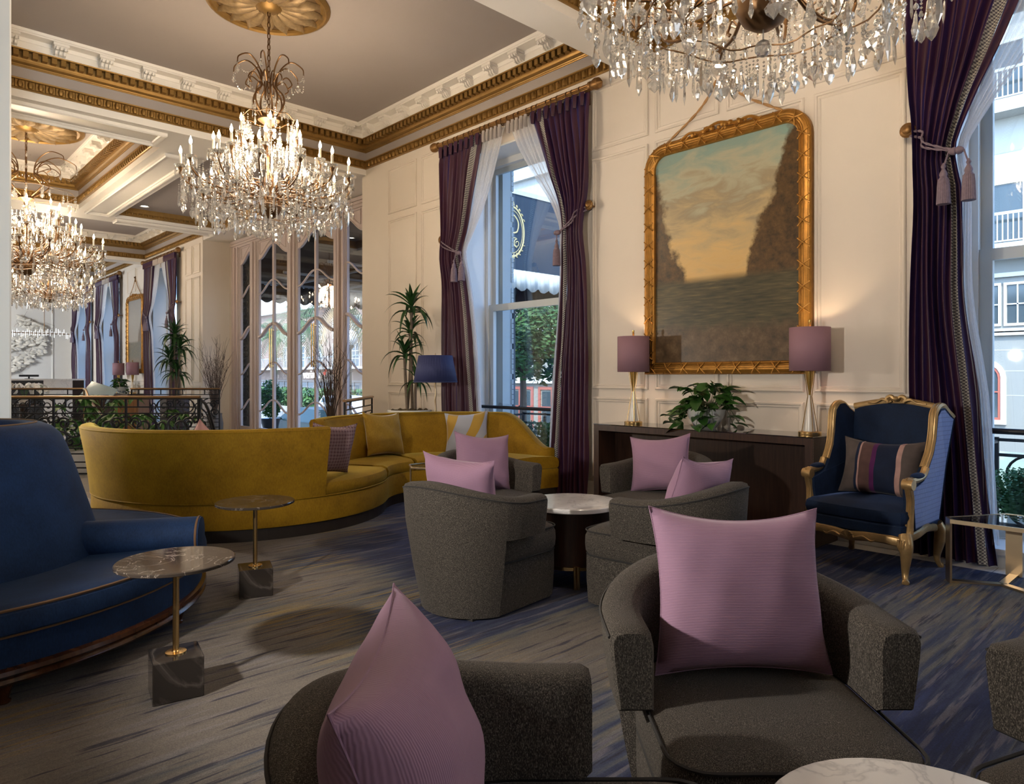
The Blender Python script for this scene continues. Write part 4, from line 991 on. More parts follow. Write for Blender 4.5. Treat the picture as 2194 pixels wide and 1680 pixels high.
hl = [leaf_mesh('leaf', 0.110, 0.044, IVY), leaf_mesh('leaf', 0.14, 0.055, IVY), leaf_mesh('leaf', 0.085, 0.034, IVY)]
for k in range(46):
    a = r5.uniform(0, 2 * PI); L = r5.uniform(0.10, 0.46); up = r5.uniform(0.06, 0.24) if L < 0.3 else r5.uniform(0.0, 0.06)
    ex, ey = math.cos(a), math.sin(a)
    mx = min(0.20 / max(abs(ex), 0.01), 9); Lx = min(L, max(0.16, mx))
    e = Vector((ex * Lx, ey * Lx, max(0.012, 0.16 + up - (0.9 * max(0, L - 0.22)) if L > 0.22 else 0.16 + up)))
    if L > 0.36: e.z = 0.015 + r5.uniform(0, 0.05)
    e.x = min(e.x, 0.13)
    pts = bez([(ex * 0.06, ey * 0.06, 0.14), (ex * (0.06 + 0.35 * Lx), ey * (0.06 + 0.35 * Lx), 0.18 + up * 0.8), tuple(e)], 6)
    stm.tube(pts, 0.0022, 4)
    for q in range(2 + int(L * 6)):
        p = pts[min(len(pts) - 1, 3 + int((len(pts) - 3) * (q + 1) / (2 + int(L * 6))))]
        if p.x > 0.09: p = Vector((0.09, p.y, p.z))
        put('leaf', r5.choice(hl), iv, T(p.x, p.y, p.z, a + r5.uniform(-1.1, 1.1), r5.uniform(-0.5, 0.5), r5.uniform(-0.35, 0.45), r5.uniform(0.75, 1.1)))
stm.build('vine', IVY, iv)

# ------------------------------------------------------------------ framed painting hung from a rope
def painting_mat(name, w, h, warm=True):
    t = NT(name); tc = t.n('TexCoord'); sep = t.n('SeparateXYZ'); t.l(tc.outputs['Object'], sep.inputs[0])
    X, Z = t.math('DIVIDE', sep.outputs['X'], w), t.math('DIVIDE', sep.outputs['Z'], h)      # -0.5..0.5 , 0..1
    cl = t.noise(t.coord((1, 1, 2.8), rot=(0, 0.35, 0)), 2.4, 5, 0.6, 0.6)
    if warm: sky = t.ramp(t.math('ADD', Z, t.math('MULTIPLY', t.math('SUBTRACT', cl, 0.5), 0.62)), [(0.25, (0.62, 0.38, 0.13)), (0.42, (0.66, 0.45, 0.19)), (0.56, (0.50, 0.38, 0.20)), (0.66, (0.33, 0.27, 0.17)), (0.76, (0.42, 0.40, 0.28)), (0.90, (0.24, 0.33, 0.28)), (1.0, (0.22, 0.36, 0.32))])
    else: sky = t.ramp(t.math('ADD', Z, t.math('MULTIPLY', t.math('SUBTRACT', cl, 0.5), 0.3)), [(0.1, (0.24, 0.20, 0.15)), (0.6, (0.30, 0.28, 0.25)), (1.0, (0.22, 0.22, 0.22))])
    e1 = t.noise(t.coord((1, 1, 1)), 7 if warm else 4, 6, 0.65); e2 = t.noise(t.coord(), 2.2, 3)
    # soft wooded banks rising on both sides of a stretch of water
    bank = t.math('ADD', t.math('SUBTRACT', t.math('MULTIPLY', t.math('ABSOLUTE', t.math('SUBTRACT', X, -0.04 if warm else -0.1)), 2.1 if warm else 1.55), Z), t.math('ADD', t.math('MULTIPLY', e1, 0.30), t.math('MULTIPLY', e2, 0.45)))
    mk = t.ramp(bank, [(0.40, (0, 0, 0)), (0.47, (1, 1, 1))])
    bankc = t.ramp(t.noise(t.coord(), 16, 5, 0.7), [(0.3, (0.030, 0.018, 0.008)), (0.6, (0.11, 0.060, 0.020)), (0.8, (0.20, 0.115, 0.04))])
    c = t.mix(mk, sky, bankc)
    wt = t.noise(t.coord((1, 1, 9)), 6, 4); watc = t.ramp(wt, [(0.3, (0.035, 0.032, 0.018)), (0.6, (0.085, 0.072, 0.035)), (0.8, (0.17, 0.125, 0.05))])
    c = t.mix(t.ramp(t.math('SUBTRACT', 0.36, Z), [(0.0, (0, 0, 0)), (0.03, (1, 1, 1))]), c, watc)
    shore = t.ramp(t.noise(t.coord(), 11, 6, 0.7), [(0.3, (0.045, 0.030, 0.016)), (0.55, (0.12, 0.075, 0.038)), (0.75, (0.20, 0.135, 0.075))])
    c = t.mix(t.ramp(t.math('ADD', t.math('SUBTRACT', 0.16, Z), t.math('MULTIPLY', t.math('SUBTRACT', e1, 0.5), 0.12)), [(0.0, (0, 0, 0)), (0.04, (1, 1, 1))]), c, shore)
    t.bsdf(c, 0.38, 0, t.bump(t.noise(t.coord(), 160, 2), 0.08, 0.001)); return t.mat
def rrect(w, h, r, n=8):
    """outline of a rectangle with two rounded upper corners; bottom at 0"""
    P = [(-w / 2, 0), (w / 2, 0)]
    P += [(w / 2 - r + r * math.cos(PI / 2 * k / n), h - r + r * math.sin(PI / 2 * k / n)) for k in range(n + 1)]
    P += [(-w / 2 + r - r * math.sin(PI / 2 * k / n), h - r + r * math.cos(PI / 2 * k / n)) for k in range(n + 1)]
    return P
def picture(label, yc, z0, w, h, r, fw, warm, hook_z, ropes=True, sag=0.16):
    t = thing('framed_painting', label, 'painting', (5.70, yc, z0), -PI / 2)     # local x runs along -Y, local -y faces the room
    # local: x -> world -Y ; y -> world +X
    prof = [(0, -0.002), (0, -0.05), (0.10, -0.066), (0.35, -0.078), (0.65, -0.070), (0.85, -0.052), (0.95, -0.045), (1.0, -0.028), (1.0, -0.002)]
    rings = []
    for f, d in prof:
        q = fw * f; rings.append([(x, d, z + q) for x, z in rrect(w - 2 * q, h - 2 * q, max(0.02, r - q))])
    N = len(rings[0]); MB().loft(rings, caps=False).build('frame', GOLD2, t, ang=30)
    q = fw * 0.97; o = rrect(w - 2 * q, h - 2 * q, max(0.02, r - q)); cv = MB().loft([[(x, -0.026, z) for x, z in o], [(x, -0.006, z) for x, z in o]])
    co = cv.build('canvas', painting_mat('oil_painting' if warm else 'grey_oil_painting', w, h, warm), t, False); co.location.z = q
    rb = MB(); rs = MB(); o = rrect(w - fw, h - fw, r - fw / 2, 8)
    pts = [Vector((x, -0.076, z + fw / 2)) for x, z in o]
    per = []
    for a, b in zip(pts, pts[1:] + pts[:1]):
        m = max(1, round((b - a).length / 0.02)); per += [a.lerp(b, k / m) for k in range(m)]
    cen = Vector((0, -0.076, h / 2)); step = 9 if warm else 8
    for k in range(0, len(per), step):       # crossed ribbons bound round the reeded frame
        p, q_ = per[k], per[(k + 4) % len(per)]; d = (q_ - p).normalized(); nrm = Vector((-d.z, 0, d.x))
        for s in (-1, 1): rb.tube([p + nrm * s * fw * 0.45 + Vector((0, 0.012, 0)), (p + q_) / 2 + Vector((0, -0.008, 0)), q_ - nrm * s * fw * 0.45 + Vector((0, 0.012, 0))], 0.0065, 5)
    for s in (-0.32, -0.16, 0, 0.16, 0.32):
        oo = rrect(w - fw + 2 * s * fw, h - fw + 2 * s * fw, max(0.02, r - fw / 2 + s * fw)); rs.tube([(x, -0.074 + abs(s) * 0.02, z + fw / 2 - s * fw) for x, z in oo], 0.005, 4, True)
    rb.build('ribbon', GOLD2, t, kind='stuff'); rs.build('reeding', GOLD2, t)
    cr = MB(); rr = random.Random(3)
    for k in range(26):
        u = rr.uniform(-1, 1); cr.sphere((u * w * 0.17, -0.07 - rr.uniform(0, 0.02), h - 0.02 + rr.uniform(0, 0.05) * (1 - abs(u) * 0.6)), rr.uniform(0.012, 0.026), 6, 4)
    cr.tube(bez([(-w * 0.24, -0.07, h - 0.03), (-w * 0.18, -0.085, h + 0.012), (-w * 0.1, -0.085, h - 0.005), (0, -0.09, h + 0.035), (w * 0.1, -0.085, h - 0.005), (w * 0.18, -0.085, h + 0.012), (w * 0.24, -0.07, h - 0.03)], 5), 0.014, 6)
    cr.build('crest', GOLD2, t)
    hz = hook_z - z0; rp = MB()
    for s in (-1, 1):
        P = bez([(0, -0.03, hz), (s * w * 0.12, -0.03, lerp(hz, h, 0.42) - sag * 0.35), (s * w * 0.36, -0.035, h - 0.015)], 14)
        for ph in (0, PI): rp.tube([(p.x + 0.006 * math.cos(k * 1.0 + ph), p.y, p.z + 0.006 * math.sin(k * 1.0 + ph)) for k, p in enumerate(P)], 0.008, 5)
    rp.build('rope', plain('tan_rope', (0.40, 0.22, 0.09), 0.8, var=0.3, scale=40), t)
    hk = MB().rbox(-0.028, 0.028, -0.03, 0, hz - 0.10, hz + 0.06, 0.008).lathe([(0.02, 0), (0.028, 0.012), (0.02, 0.03), (0.002, 0.034)], 10, M=T(0, -0.03, hz + 0.02, 0, PI / 2))
    for q in (-0.015, 0, 0.015): hk.tube([(q, -0.034, hz - 0.09), (q, -0.036, hz + 0.03)], 0.006, 5)
    hk.build('wall_hook', BRONZE, t)
picture('large oil landscape in a reeded gilt frame, hung by a rope above the console', 3.291, 1.322, 1.646, 2.215, 0.24, 0.115, True, 4.06)
picture('tall narrow grey landscape in a gilt frame on the far stretch of wall', 21.44, 1.39, 1.62, 2.18, 0.22, 0.13, False, 4.05, sag=0.05)
# ------------------------------------------------------------------ curtains, rods, tie-backs
def silk():
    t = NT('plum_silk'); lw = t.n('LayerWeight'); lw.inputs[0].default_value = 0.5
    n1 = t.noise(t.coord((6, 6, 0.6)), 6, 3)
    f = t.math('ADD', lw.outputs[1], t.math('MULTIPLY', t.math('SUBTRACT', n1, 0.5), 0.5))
    c = t.ramp(f, [(0.05, (0.058, 0.018, 0.034)), (0.35, (0.034, 0.014, 0.058)), (0.75, (0.018, 0.015, 0.100))])  # glancing folds turn blue-violet: daylight sheen put into the colour
    t.bsdf(c, 0.42, 0, t.bump(t.noise(t.coord((1, 1, 4)), 60, 2), 0.08, 0.002), Specular_IOR_Level=0.32, Sheen_Weight=0.03, Sheen_Roughness=0.3, Sheen_Tint=(0.4, 0.35, 1.0, 1)); return t.mat
SILK = silk()
def check():
    t = NT('checked_braid'); ck = t.n('TexChecker'); ck.inputs['Scale'].default_value = 90; tc = t.n('TexCoord'); sep = t.n('SeparateXYZ'); t.l(tc.outputs['Object'], sep.inputs[0])
    cb = t.n('CombineXYZ'); t.l(sep.outputs[1], cb.inputs[0]); t.l(sep.outputs[2], cb.inputs[1]); t.l(cb.outputs[0], ck.inputs[0])
    ck.inputs[1].default_value = (0.46, 0.44, 0.40, 1); ck.inputs[2].default_value = (0.075, 0.07, 0.085, 1)
    t.bsdf(ck.outputs[0], 0.7); return t.mat
CHECK = check()
SHEER = sheer_mat('white_sheer', (0.86, 0.86, 0.88), 0.62)
BUCK = plain('linen_heading', (0.55, 0.49, 0.45), 0.8)
TASS = plain('mauve_cord', (0.19, 0.14, 0.175), 0.7, var=0.35, scale=50)
XC = 5.585
def cloth(tabA, tabB, n_pl, amp, name, mat, parent, u0=0.0, u1=1.0, nv=44, xoff=0.0, px=10, top=4.275, bot=0.02, seed=0, tie=2.85):
    """pleated cloth: tabA, tabB give the Y of its two edges at each height"""
    nu = max(3, int(n_pl * px * (u1 - u0))); r = random.Random(seed); ph = r.uniform(0, 6)
    full = abs(interp(tabA, top) - interp(tabB, top))
    def f(i, j):
        u = lerp(u0, u1, i); z = lerp(top, bot, j)
        a, b = interp(tabA, z), interp(tabB, z); w = abs(a - b)
        s = u + 0.018 * math.sin(3 * z + 9 * u + ph)
        A = amp * (0.75 + 0.5 * min(1.5, full / max(w, 0.05) - 0.6)) if w < full else amp
        A = min(A, amp * 1.25) * (0.8 + 0.35 * math.sin(u * 17 + z * 1.3 + ph))
        if z > top - 0.16: A = lerp(A, amp * 0.5, sm((z - top + 0.16) / 0.08))
        x = XC + xoff + A * math.sin(2 * PI * n_pl * s + ph + 0.5 * math.sin(z * 1.7 + ph)) - 0.045 * math.exp(-((z - tie) / 0.25) ** 2)
        y = lerp(a, b, u) + 0.35 * w / n_pl * math.cos(2 * PI * n_pl * s * 1.0 + ph) * (0.4 if w < 0.5 * full else 0.2)
        return (min(x, 5.672), y, z)
    return MB().grid(f, nu, nv).build(name, mat, parent, True, ang=180)
def headings(par, ya, yb, n, mat, z=4.275):
    h = MB()
    for k in range(n):
        y = lerp(ya, yb, (k + 0.5) / n); w = abs(yb - ya) / n * 0.34
        h.loft([[(XC - 0.045 + 0.02, y - w * 0.35, z - 0.125), (XC - 0.06, y, z - 0.13), (XC - 0.045 + 0.02, y + w * 0.35, z - 0.125), (XC, y, z - 0.12)],
                [(XC - 0.04, y - w, z - 0.04), (XC - 0.062, y, z - 0.04), (XC - 0.04, y + w, z - 0.04), (XC, y, z - 0.04)],
                [(XC - 0.035, y - w, z + 0.012), (XC - 0.055, y, z + 0.012), (XC - 0.035, y + w, z + 0.012), (XC, y, z + 0.012)]])
    for k in range(n): pass
    o = h.build('pinch_pleat', mat, par, True, kind='stuff', ang=60)
ring_me = MB().tube([(0.040 * math.cos(2 * PI * k / 14), 0, 0.040 * math.sin(2 * PI * k / 14)) for k in range(14)], 0.0065, 5, True).mesh('curtain_ring', BRONZE)
RODMAT = plain('antique_gilt', (0.24, 0.125, 0.04), 0.42, 0.6, var=0.4, scale=24)
def tassel_mesh():
    m = MB().lathe([(0.004, 0.10), (0.010, 0.09), (0.016, 0.075), (0.010, 0.06), (0.014, 0.05), (0.022, 0.035), (0.026, 0.02), (0.022, 0.005), (0.028, -0.005), (0.032, -0.02)], 14)
    n = 22; prof = [(0.031, -0.012), (0.036, -0.06), (0.039, -0.13), (0.041, -0.185)]
    m.loft([[((r + 0.003 * (k % 2)) * math.cos(2 * PI * k / (2 * n)), (r + 0.003 * (k % 2)) * math.sin(2 * PI * k / (2 * n)), z) for k in range(2 * n)] for r, z in prof])
    return m.mesh('tassel', TASS, True, 30)
TM = tassel_mesh()
knob_me = MB().lathe([(0.052, -0.006), (0.055, 0.004), (0.048, 0.012), (0.034, 0.018), (0.030, 0.026), (0.016, 0.034), (0.002, 0.037)], 18).mesh('knob', RODMAT)
def dressing(yc, where, tf=0.78, tn=0.95, only=None):
    """rod, two drapes, two sheers and two tie-backs round the window whose centre is yc; +y is the far side"""
    rod = thing('curtain_rod', 'antique gilt curtain rod with rings %s' % where, 'curtain rod', (5.585, yc, 4.335), group='curtain rods')
    rd = MB()
    prof = [(0.030 + 0.003 * (k % 2), 0) for k in range(1)]
    N = 28
    rd.loft([[((0.030 + 0.0035 * (k % 2)) * math.cos(2 * PI * k / N), y, (0.030 + 0.0035 * (k % 2)) * math.sin(2 * PI * k / N)) for k in range(N)] for y in (-1.30, 1.30)])
    rd.build('rod', RODMAT, rod, ang=25)
    for s in (-1, 1):
        MB().lathe([(0.030, 0), (0.047, 0.006), (0.047, 0.03), (0.034, 0.04), (0.05, 0.06), (0.062, 0.095), (0.055, 0.135), (0.03, 0.155), (0.012, 0.17), (0.002, 0.175)], 16, M=T(0, s * 1.29, 0, 0, -s * PI / 2)).build('finial', RODMAT, rod)
        MB().box(-0.012, 0.115, s * 1.18 - 0.012, s * 1.18 + 0.012, -0.055, -0.03).box(0.095, 0.115, s * 1.18 - 0.03, s * 1.18 + 0.03, -0.14, 0.05).build('bracket', BRONZE, rod, False)
    for k in range(24): put('curtain_ring', ring_me, rod, T(0, lerp(-1.22, 1.22, (k + 0.5) / 24) + 0.02 * math.sin(k * 2.3), -0.010, 0.18 * math.sin(k * 1.7)))
    for s, nm in ((1, 'farther'), (-1, 'nearer')):
        e = yc + s * 1.29
        if only and s not in only: continue
        d = thing('curtain', 'plum silk curtain, %s side, %s' % (nm, where), 'curtain', group='plum curtains')
        tt = tf if s > 0 else tn; tb_ = tt - 0.23 if s > 0 and tf < 0.9 else tt - (0.13 if s > 0 else 0.17)      # tie and lower widths from the window centre
        A = [(0, e - s * 0.03), (1.1, e - s * 0.03), (2.0, e - s * 0.04), (2.87, e - s * 0.07), (3.4, e - s * 0.03), (4.3, e + s * 0.0)]
        B = [(0, yc + s * (tb_ - 0.10)), (0.5, yc + s * (tb_ - 0.05)), (1.1, yc + s * tb_), (2.0, yc + s * (tb_ + 0.10)), (2.6, yc + s * (tt - 0.03)), (2.85, yc + s * tt), (3.1, yc + s * (tt - 0.06)), (3.6, yc + s * lerp(tt, 0.41, 0.5)), (4.3, yc + s * 0.41)]
        sd = int(abs(e) * 10)
        cloth(A, B, 9, 0.030, 'drape', SILK, d, 0.0, 0.80, seed=sd); cloth(A, B, 9, 0.026, 'braid', CHECK, d, 0.80, 0.90, seed=sd, xoff=-0.004, px=12); cloth(A, B, 9, 0.028, 'drape_edge', SILK, d, 0.90, 1.0, seed=sd, px=14)
        headings(d, e - s * 0.02, yc + s * 0.43, 8, SILK)
        sh = thing('sheer_curtain', 'white sheer curtain, %s side, %s' % (nm, where), 'curtain', group='white sheers')
        SA = [(0, yc + s * (tb_ + 0.02)), (1.1, yc + s * (tb_ + 0.04)), (2.0, yc + s * (tb_ + 0.12)), (2.6, yc + s * (tt - 0.02)), (2.85, yc + s * tt), (3.1, yc + s * (tt - 0.06)), (3.6, yc + s * lerp(tt, 0.41, 0.5)), (4.3, yc + s * 0.41)]
        SB = [(0, yc + s * (tb_ - 0.12)), (1.1, yc + s * (tb_ - 0.05)), (2.0, yc + s * (tb_ + 0.05)), (2.6, yc + s * (tt - 0.08)), (2.85, yc + s * (tt - 0.05)), (3.1, yc + s * (tt - 0.16)), (3.6, yc + s * (tt * 0.55 - 0.10)), (4.0, yc + s * 0.15), (4.3, yc + s * 0.02)]
        cloth(SA, SB, 6, 0.020, 'sheer', SHEER, sh, seed=sd + 1, xoff=0.03, bot=0.16)
        headings(sh, yc + s * 0.40, yc + s * 0.04, 5, BUCK)
        tb = thing('tie_back', 'tasselled mauve cord tie-back, %s side, %s' % (nm, where), 'tie-back', group='tasselled tie-backs')
        kn = put('knob', knob_me, tb, T(5.60, e - s * 0.02, 3.10, 0, 0, -PI / 2))
        MB().tube([(5.60, e - s * 0.02, 3.10), (5.70, e - s * 0.02, 3.10)], 0.010, 8).build('knob_stem', RODMAT, kn).matrix_local = (T(5.60, e - s * 0.02, 3.10, 0, 0, -PI / 2)).inverted()
        cd = MB(); tip = Vector((5.49, yc + s * (tt - 0.02), 2.845))
        for q in (0, 1):
            P = bez([(5.60, e - s * 0.03, 3.09 - 0.03 * q), (5.52, e - s * 0.14, 3.04 - 0.05 * q), (5.475, yc + s * (tt + 0.18), 2.95 - 0.035 * q), tuple(tip)], 12)
            for ph in (0, PI): cd.tube([(p.x + 0.005 * math.cos(k * 0.9 + ph), p.y, p.z + 0.005 * math.sin(k * 0.9 + ph)) for k, p in enumerate(P)], 0.0055, 5)
        cd.build('cord', TASS, tb)
        MB().lathe([(0.012, -0.045), (0.024, -0.03), (0.028, -0.008), (0.020, 0), (0.028, 0.008), (0.024, 0.03), (0.012, 0.045)], 14, M=T(tip.x - 0.01, tip.y, tip.z, 0, PI / 2)).build('cord_knot', TASS, tb)
        hh = MB()
        for q in ((-0.075, 0.075) if s > 0 else (0.0,)):
            hh.tube([(tip.x - 0.015, tip.y + q * 0.6, tip.z), (tip.x - 0.02, tip.y + q, tip.z - 0.10)], 0.006, 6)
            put('tassel', TM, tb, T(tip.x - 0.02, tip.y + q, tip.z - 0.17, s=1.0))
        hh.build('tassel_cord', TASS, tb)
dressing(6.06, 'at the window between the palm and the console'); dressing(0.47, 'at the window behind the blue wing chair', tf=0.95, only=(1,))
dressing(19.0, 'at the window beyond the entrance doors'); dressing(24.1, 'at the window past the tall narrow painting'); dressing(27.55, 'at the window nearest the far end wall')

# ------------------------------------------------------------------ chandeliers
def drop_mesh(name, L, W, kind=0):
    """cut pendants: almond, leaf plaque, spear"""
    if kind == 0: prof = [(0.001, 0), (W * 0.45, -0.14 * L), (W * 0.62, -0.40 * L), (W, -0.66 * L), (W * 0.55, -0.88 * L), (0.001, -L)]
    elif kind == 1: prof = [(0.001, 0), (W * 0.8, -0.10 * L), (W * 0.45, -0.25 * L), (W * 1.15, -0.45 * L), (W * 0.9, -0.70 * L), (0.001, -L)]
    else: prof = [(0.001, 0), (W * 0.55, -0.15 * L), (W * 0.75, -0.75 * L), (0.001, -L)]
    m = MB().lathe(prof, 6, sy=0.45 if kind else 0.6)
    m.sphere((0, 0, 0.012), 0.010, 6, 4)
    return m.mesh(name, CRYSTAL, False)
DROPS = [drop_mesh('crystal', 0.105, 0.021, 0), drop_mesh('crystal', 0.085, 0.030, 1), drop_mesh('crystal', 0.125, 0.018, 2), drop_mesh('crystal', 0.075, 0.017, 0)]
flame_me = MB().lathe([(0.004, 0), (0.011, 0.012), (0.015, 0.028), (0.012, 0.045), (0.005, 0.066), (0.0005, 0.08)], 10).mesh('flame_bulb', BULB)
candle_me = MB().lathe([(0.012, 0), (0.0125, 0.11), (0.009, 0.115), (0.006, 0.118)], 10).mesh('candle_sleeve', CANDLE)
bob_me = MB().lathe([(0.010, 0), (0.030, -0.004), (0.050, 0.006), (0.056, 0.018), (0.050, 0.014), (0.03, 0.006), (0.012, 0.008)], 12).mesh('bobeche', CRYSTAL, False)
cup_me = MB().lathe([(0.006, -0.05), (0.014, -0.035), (0.020, -0.02), (0.026, -0.008), (0.012, -0.002)], 10).mesh('candle_cup', BRONZE)
def chandelier(label, x, y, tiers, zb, Rr, zs, crown, seed, parts=300, s=1.0, power=120, zmed=ZC):
    """tiers: (radius, candle base height, number); zb hub bowl bottom; Rr radius of the lowest crystal ring; zs heights of crystal rings"""
    c = thing('chandelier', label, 'chandelier', (x, y, 0), rnd.uniform(0, 1), 'crystal chandeliers'); r = random.Random(seed)
    ch = MB(); ztop = crown[1]; zt0 = zmed - 0.07; n = int((zt0 - crown[2]) / 0.055)
    for k in range(n):
        z = zt0 - 0.055 * (k + 0.5); M = T(0, 0, z, (k % 2) * PI / 2)
        ch.tube([(0.014 * math.cos(2 * PI * q / 10), 0, 0.034 * math.sin(2 * PI * q / 10)) for q in range(10)], 0.0055, 5, True, M=M)
    ch.build('chain', BRONZE, c)
    zc = crown[2]
    MB().lathe([(0.01, zc + 0.02), (0.05, zc), (0.10, zc - 0.015), (0.105, zc - 0.035), (0.07, zc - 0.06), (0.03, zc - 0.09), (0.022, zb + 0.45), (0.045, zb + 0.40), (0.05, zb + 0.33), (0.025, zb + 0.27), (0.03, zb + 0.22), (0.11, zb + 0.19), (0.125, zb + 0.14), (0.12, zb + 0.09), (0.09, zb + 0.035), (0.045, zb + 0.005), (0.002, zb)], 24).build('stem', BRONZE, c)
    pend = []      # (point, scale)
    bead = MB()
    # crown of curling scrolls
    cr_, czt, czb = crown
    for k in range(8):
        a = 2 * PI * k / 8; ca, sa = math.cos(a), math.sin(a)
        def q(rr, z): return (rr * ca, rr * sa, z)
        P = bez([q(0.06, czb - 0.02), q(cr_ * 0.42, lerp(czb, czt, 0.22)), q(cr_ * 0.40, lerp(czb, czt, 0.40)), q(cr_ * 0.22, lerp(czb, czt, 0.55)), q(cr_ * 0.30, lerp(czb, czt, 0.82)), q(cr_ * 0.62, czt), q(cr_ * 0.95, lerp(czb, czt, 0.90)), q(cr_, lerp(czb, czt, 0.78))], 5)
        MB().tube(P, [0.011 - 0.00015 * i for i in range(len(P))], 6).tube(bez([q(cr_ * 0.24, lerp(czb, czt, 0.6)), q(cr_ * 0.5, lerp(czb, czt, 0.72)), q(cr_ * 0.66, lerp(czb, czt, 0.60)), q(cr_ * 0.55, lerp(czb, czt, 0.52))], 5), 0.007, 5).build('scroll', BRONZE, c)
        pend += [(q(cr_, lerp(czb, czt, 0.76)), 0.9), (q(cr_ * 0.66, lerp(czb, czt, 0.58)), 0.7), (q(cr_ * 0.45, lerp(czb, czt, 0.2)), 1.0)]
        P2 = [q(cr_ * (0.97 - 0.0 * t), lerp(czb, czt, 0.76) - 0.17 * math.sin(PI * t)) for t in [i / 10 for i in range(11)]]
        a2 = 2 * PI * (k + 1) / 8
        for t in range(1, 12):
            aa = lerp(a, a2, t / 12); bead.sphere((cr_ * 0.98 * math.cos(aa), cr_ * 0.98 * math.sin(aa), lerp(czb, czt, 0.76) - 0.11 * math.sin(PI * t / 12)), 0.008, 4, 2)
    zh = zb + 0.16
    for ti, (R_, zc_, n_) in enumerate(tiers):
        off = 0.5 * (ti % 2)
        for k in range(n_):
            a = 2 * PI * (k + off) / n_; ca, sa = math.cos(a), math.sin(a)
            def q(rr, z): return (rr * ca, rr * sa, z)
            z0 = zh + 0.05 * ti if ti < 3 else zh + 0.02
            sag = min(z0, zc_ - 0.05) - (0.02 if zc_ > z0 + 0.2 else 0.05)
            P = bez([q(0.08, z0), q(R_ * 0.32, lerp(z0, zc_, 0.10) + 0.05), q(R_ * 0.62, lerp(z0, zc_, 0.28) - 0.03), q(R_ * 0.9, lerp(z0, zc_, 0.5) - 0.03), q(R_ * 1.0, zc_ - 0.07), q(R_, zc_ - 0.03)], 5)
            arm = MB().tube(P, 0.0085, 6)
            arm.tube(bez([q(R_ * 0.55, lerp(z0, zc_, 0.25)), q(R_ * 0.68, lerp(z0, zc_, 0.25) + 0.06), q(R_ * 0.78, lerp(z0, zc_, 0.36) + 0.03), q(R_ * 0.72, lerp(z0, zc_, 0.34))], 4), 0.006, 5)
            arm.build('arm', BRONZE, c)
            b = put('bobeche', bob_me, c, T(R_ * ca, R_ * sa, zc_)); put('candle_cup', cup_me, c, T(R_ * ca, R_ * sa, zc_))
            put('candle_sleeve', candle_me, c, T(R_ * ca, R_ * sa, zc_ + 0.005)); put('flame_bulb', flame_me, c, T(R_ * ca, R_ * sa, zc_ + 0.12))
            for m_ in range(5):
                aa = 2 * PI * m_ / 5 + k; pend.append(((R_ * ca + 0.05 * math.cos(aa), R_ * sa + 0.05 * math.sin(aa), zc_ - 0.0), r.uniform(0.6, 0.85)))
            pend.append((q(R_ * 0.62, lerp(z0, zc_, 0.28) - 0.05), 1.0)); pend.append((q(R_ * 0.9, lerp(z0, zc_, 0.5) - 0.05), 1.1))
            # bead swag to the neighbour arm
            a2 = 2 * PI * (k + 1 + off) / n_
            for t in range(1, 16):
                aa = lerp(a, a2, t / 16); bead.sphere((R_ * math.cos(aa), R_ * math.sin(aa), zc_ - 0.06 - 0.10 * math.sin(PI * t / 16)), 0.008, 4, 2)
            for t in range(8): bead.sphere((R_ * 0.9 * ca, R_ * 0.9 * sa, lerp(z0, zc_, 0.5) - 0.06 - 0.019 * t), 0.008, 4, 2)
    # hanging basket: rings of pendants, each on a short bead string
    for (rr, zz, nn, sc) in zs:
        for k in range(nn):
            a = 2 * PI * (k + r.uniform(-0.25, 0.25)) / nn; R1 = rr * r.uniform(0.95, 1.04); z1 = zz + r.uniform(-0.035, 0.035)
            pend.append(((R1 * math.cos(a), R1 * math.sin(a), z1), sc * r.uniform(0.8, 1.2)))
            for t in range(1, 5): bead.sphere((R1 * math.cos(a), R1 * math.sin(a), z1 + 0.008 + 0.020 * t), 0.008, 4, 2)
        if zz < 2.93 or zz > 3.7: MB().tube([(rr * math.cos(2 * PI * k / 40), rr * math.sin(2 * PI * k / 40), zz + 0.09 + 0.012 * math.sin(8 * 2 * PI * k / 40)) for k in range(40)], 0.0045, 5, True).build('ring', BRONZE, c)
    r_out, z_lo, z_hi = tiers[0][0], zb + 0.10, tiers[2][1]
    for k in range(170):
        u = r.random(); z1 = lerp(z_lo, z_hi, u); R1 = r_out * lerp(1.0, 0.38, u) * r.uniform(0.45, 1.0); a = r.uniform(0, 2 * PI)
        pend.append(((R1 * math.cos(a), R1 * math.sin(a), z1), r.uniform(0.6, 1.1)))
    bead.build('bead_swag', CRYSTAL, c, False, 'stuff')
    MB().sphere((0, 0, zb - 0.085), 0.038, 12, 8).tube([(0, 0, zb + 0.01), (0, 0, zb - 0.05)], 0.004, 5).build('crystal_ball', CRYSTAL, c, False)
    r.shuffle(pend); rest = MB()
    for i, (p, sc) in enumerate(pend):
        me = r.choice(DROPS); a = r.uniform(0, 2 * PI)
        if i < parts: put('crystal', me, c, T(p[0], p[1], p[2], a, r.uniform(-0.06, 0.06), 0, s * sc))
        else:
            M = T(p[0], p[1], p[2], a, 0, 0, s * sc); rest.add([v.co for v in me.vertices], [tuple(f.vertices) for f in me.polygons], M)
    if rest.v: rest.build('crystal_fringe', CRYSTAL, c, False, 'stuff')
    zl = sum(t[1] for t in tiers) / len(tiers) + 0.15
    lamp('chandelier_light', 'POINT', (x, y, zl), power, (1.0, 0.80, 0.59), 0.32)
    return c
TI = [(0.80, 3.30, 14), (0.52, 3.46, 10), (0.30, 3.66, 6), (0.60, 3.08, 6)]
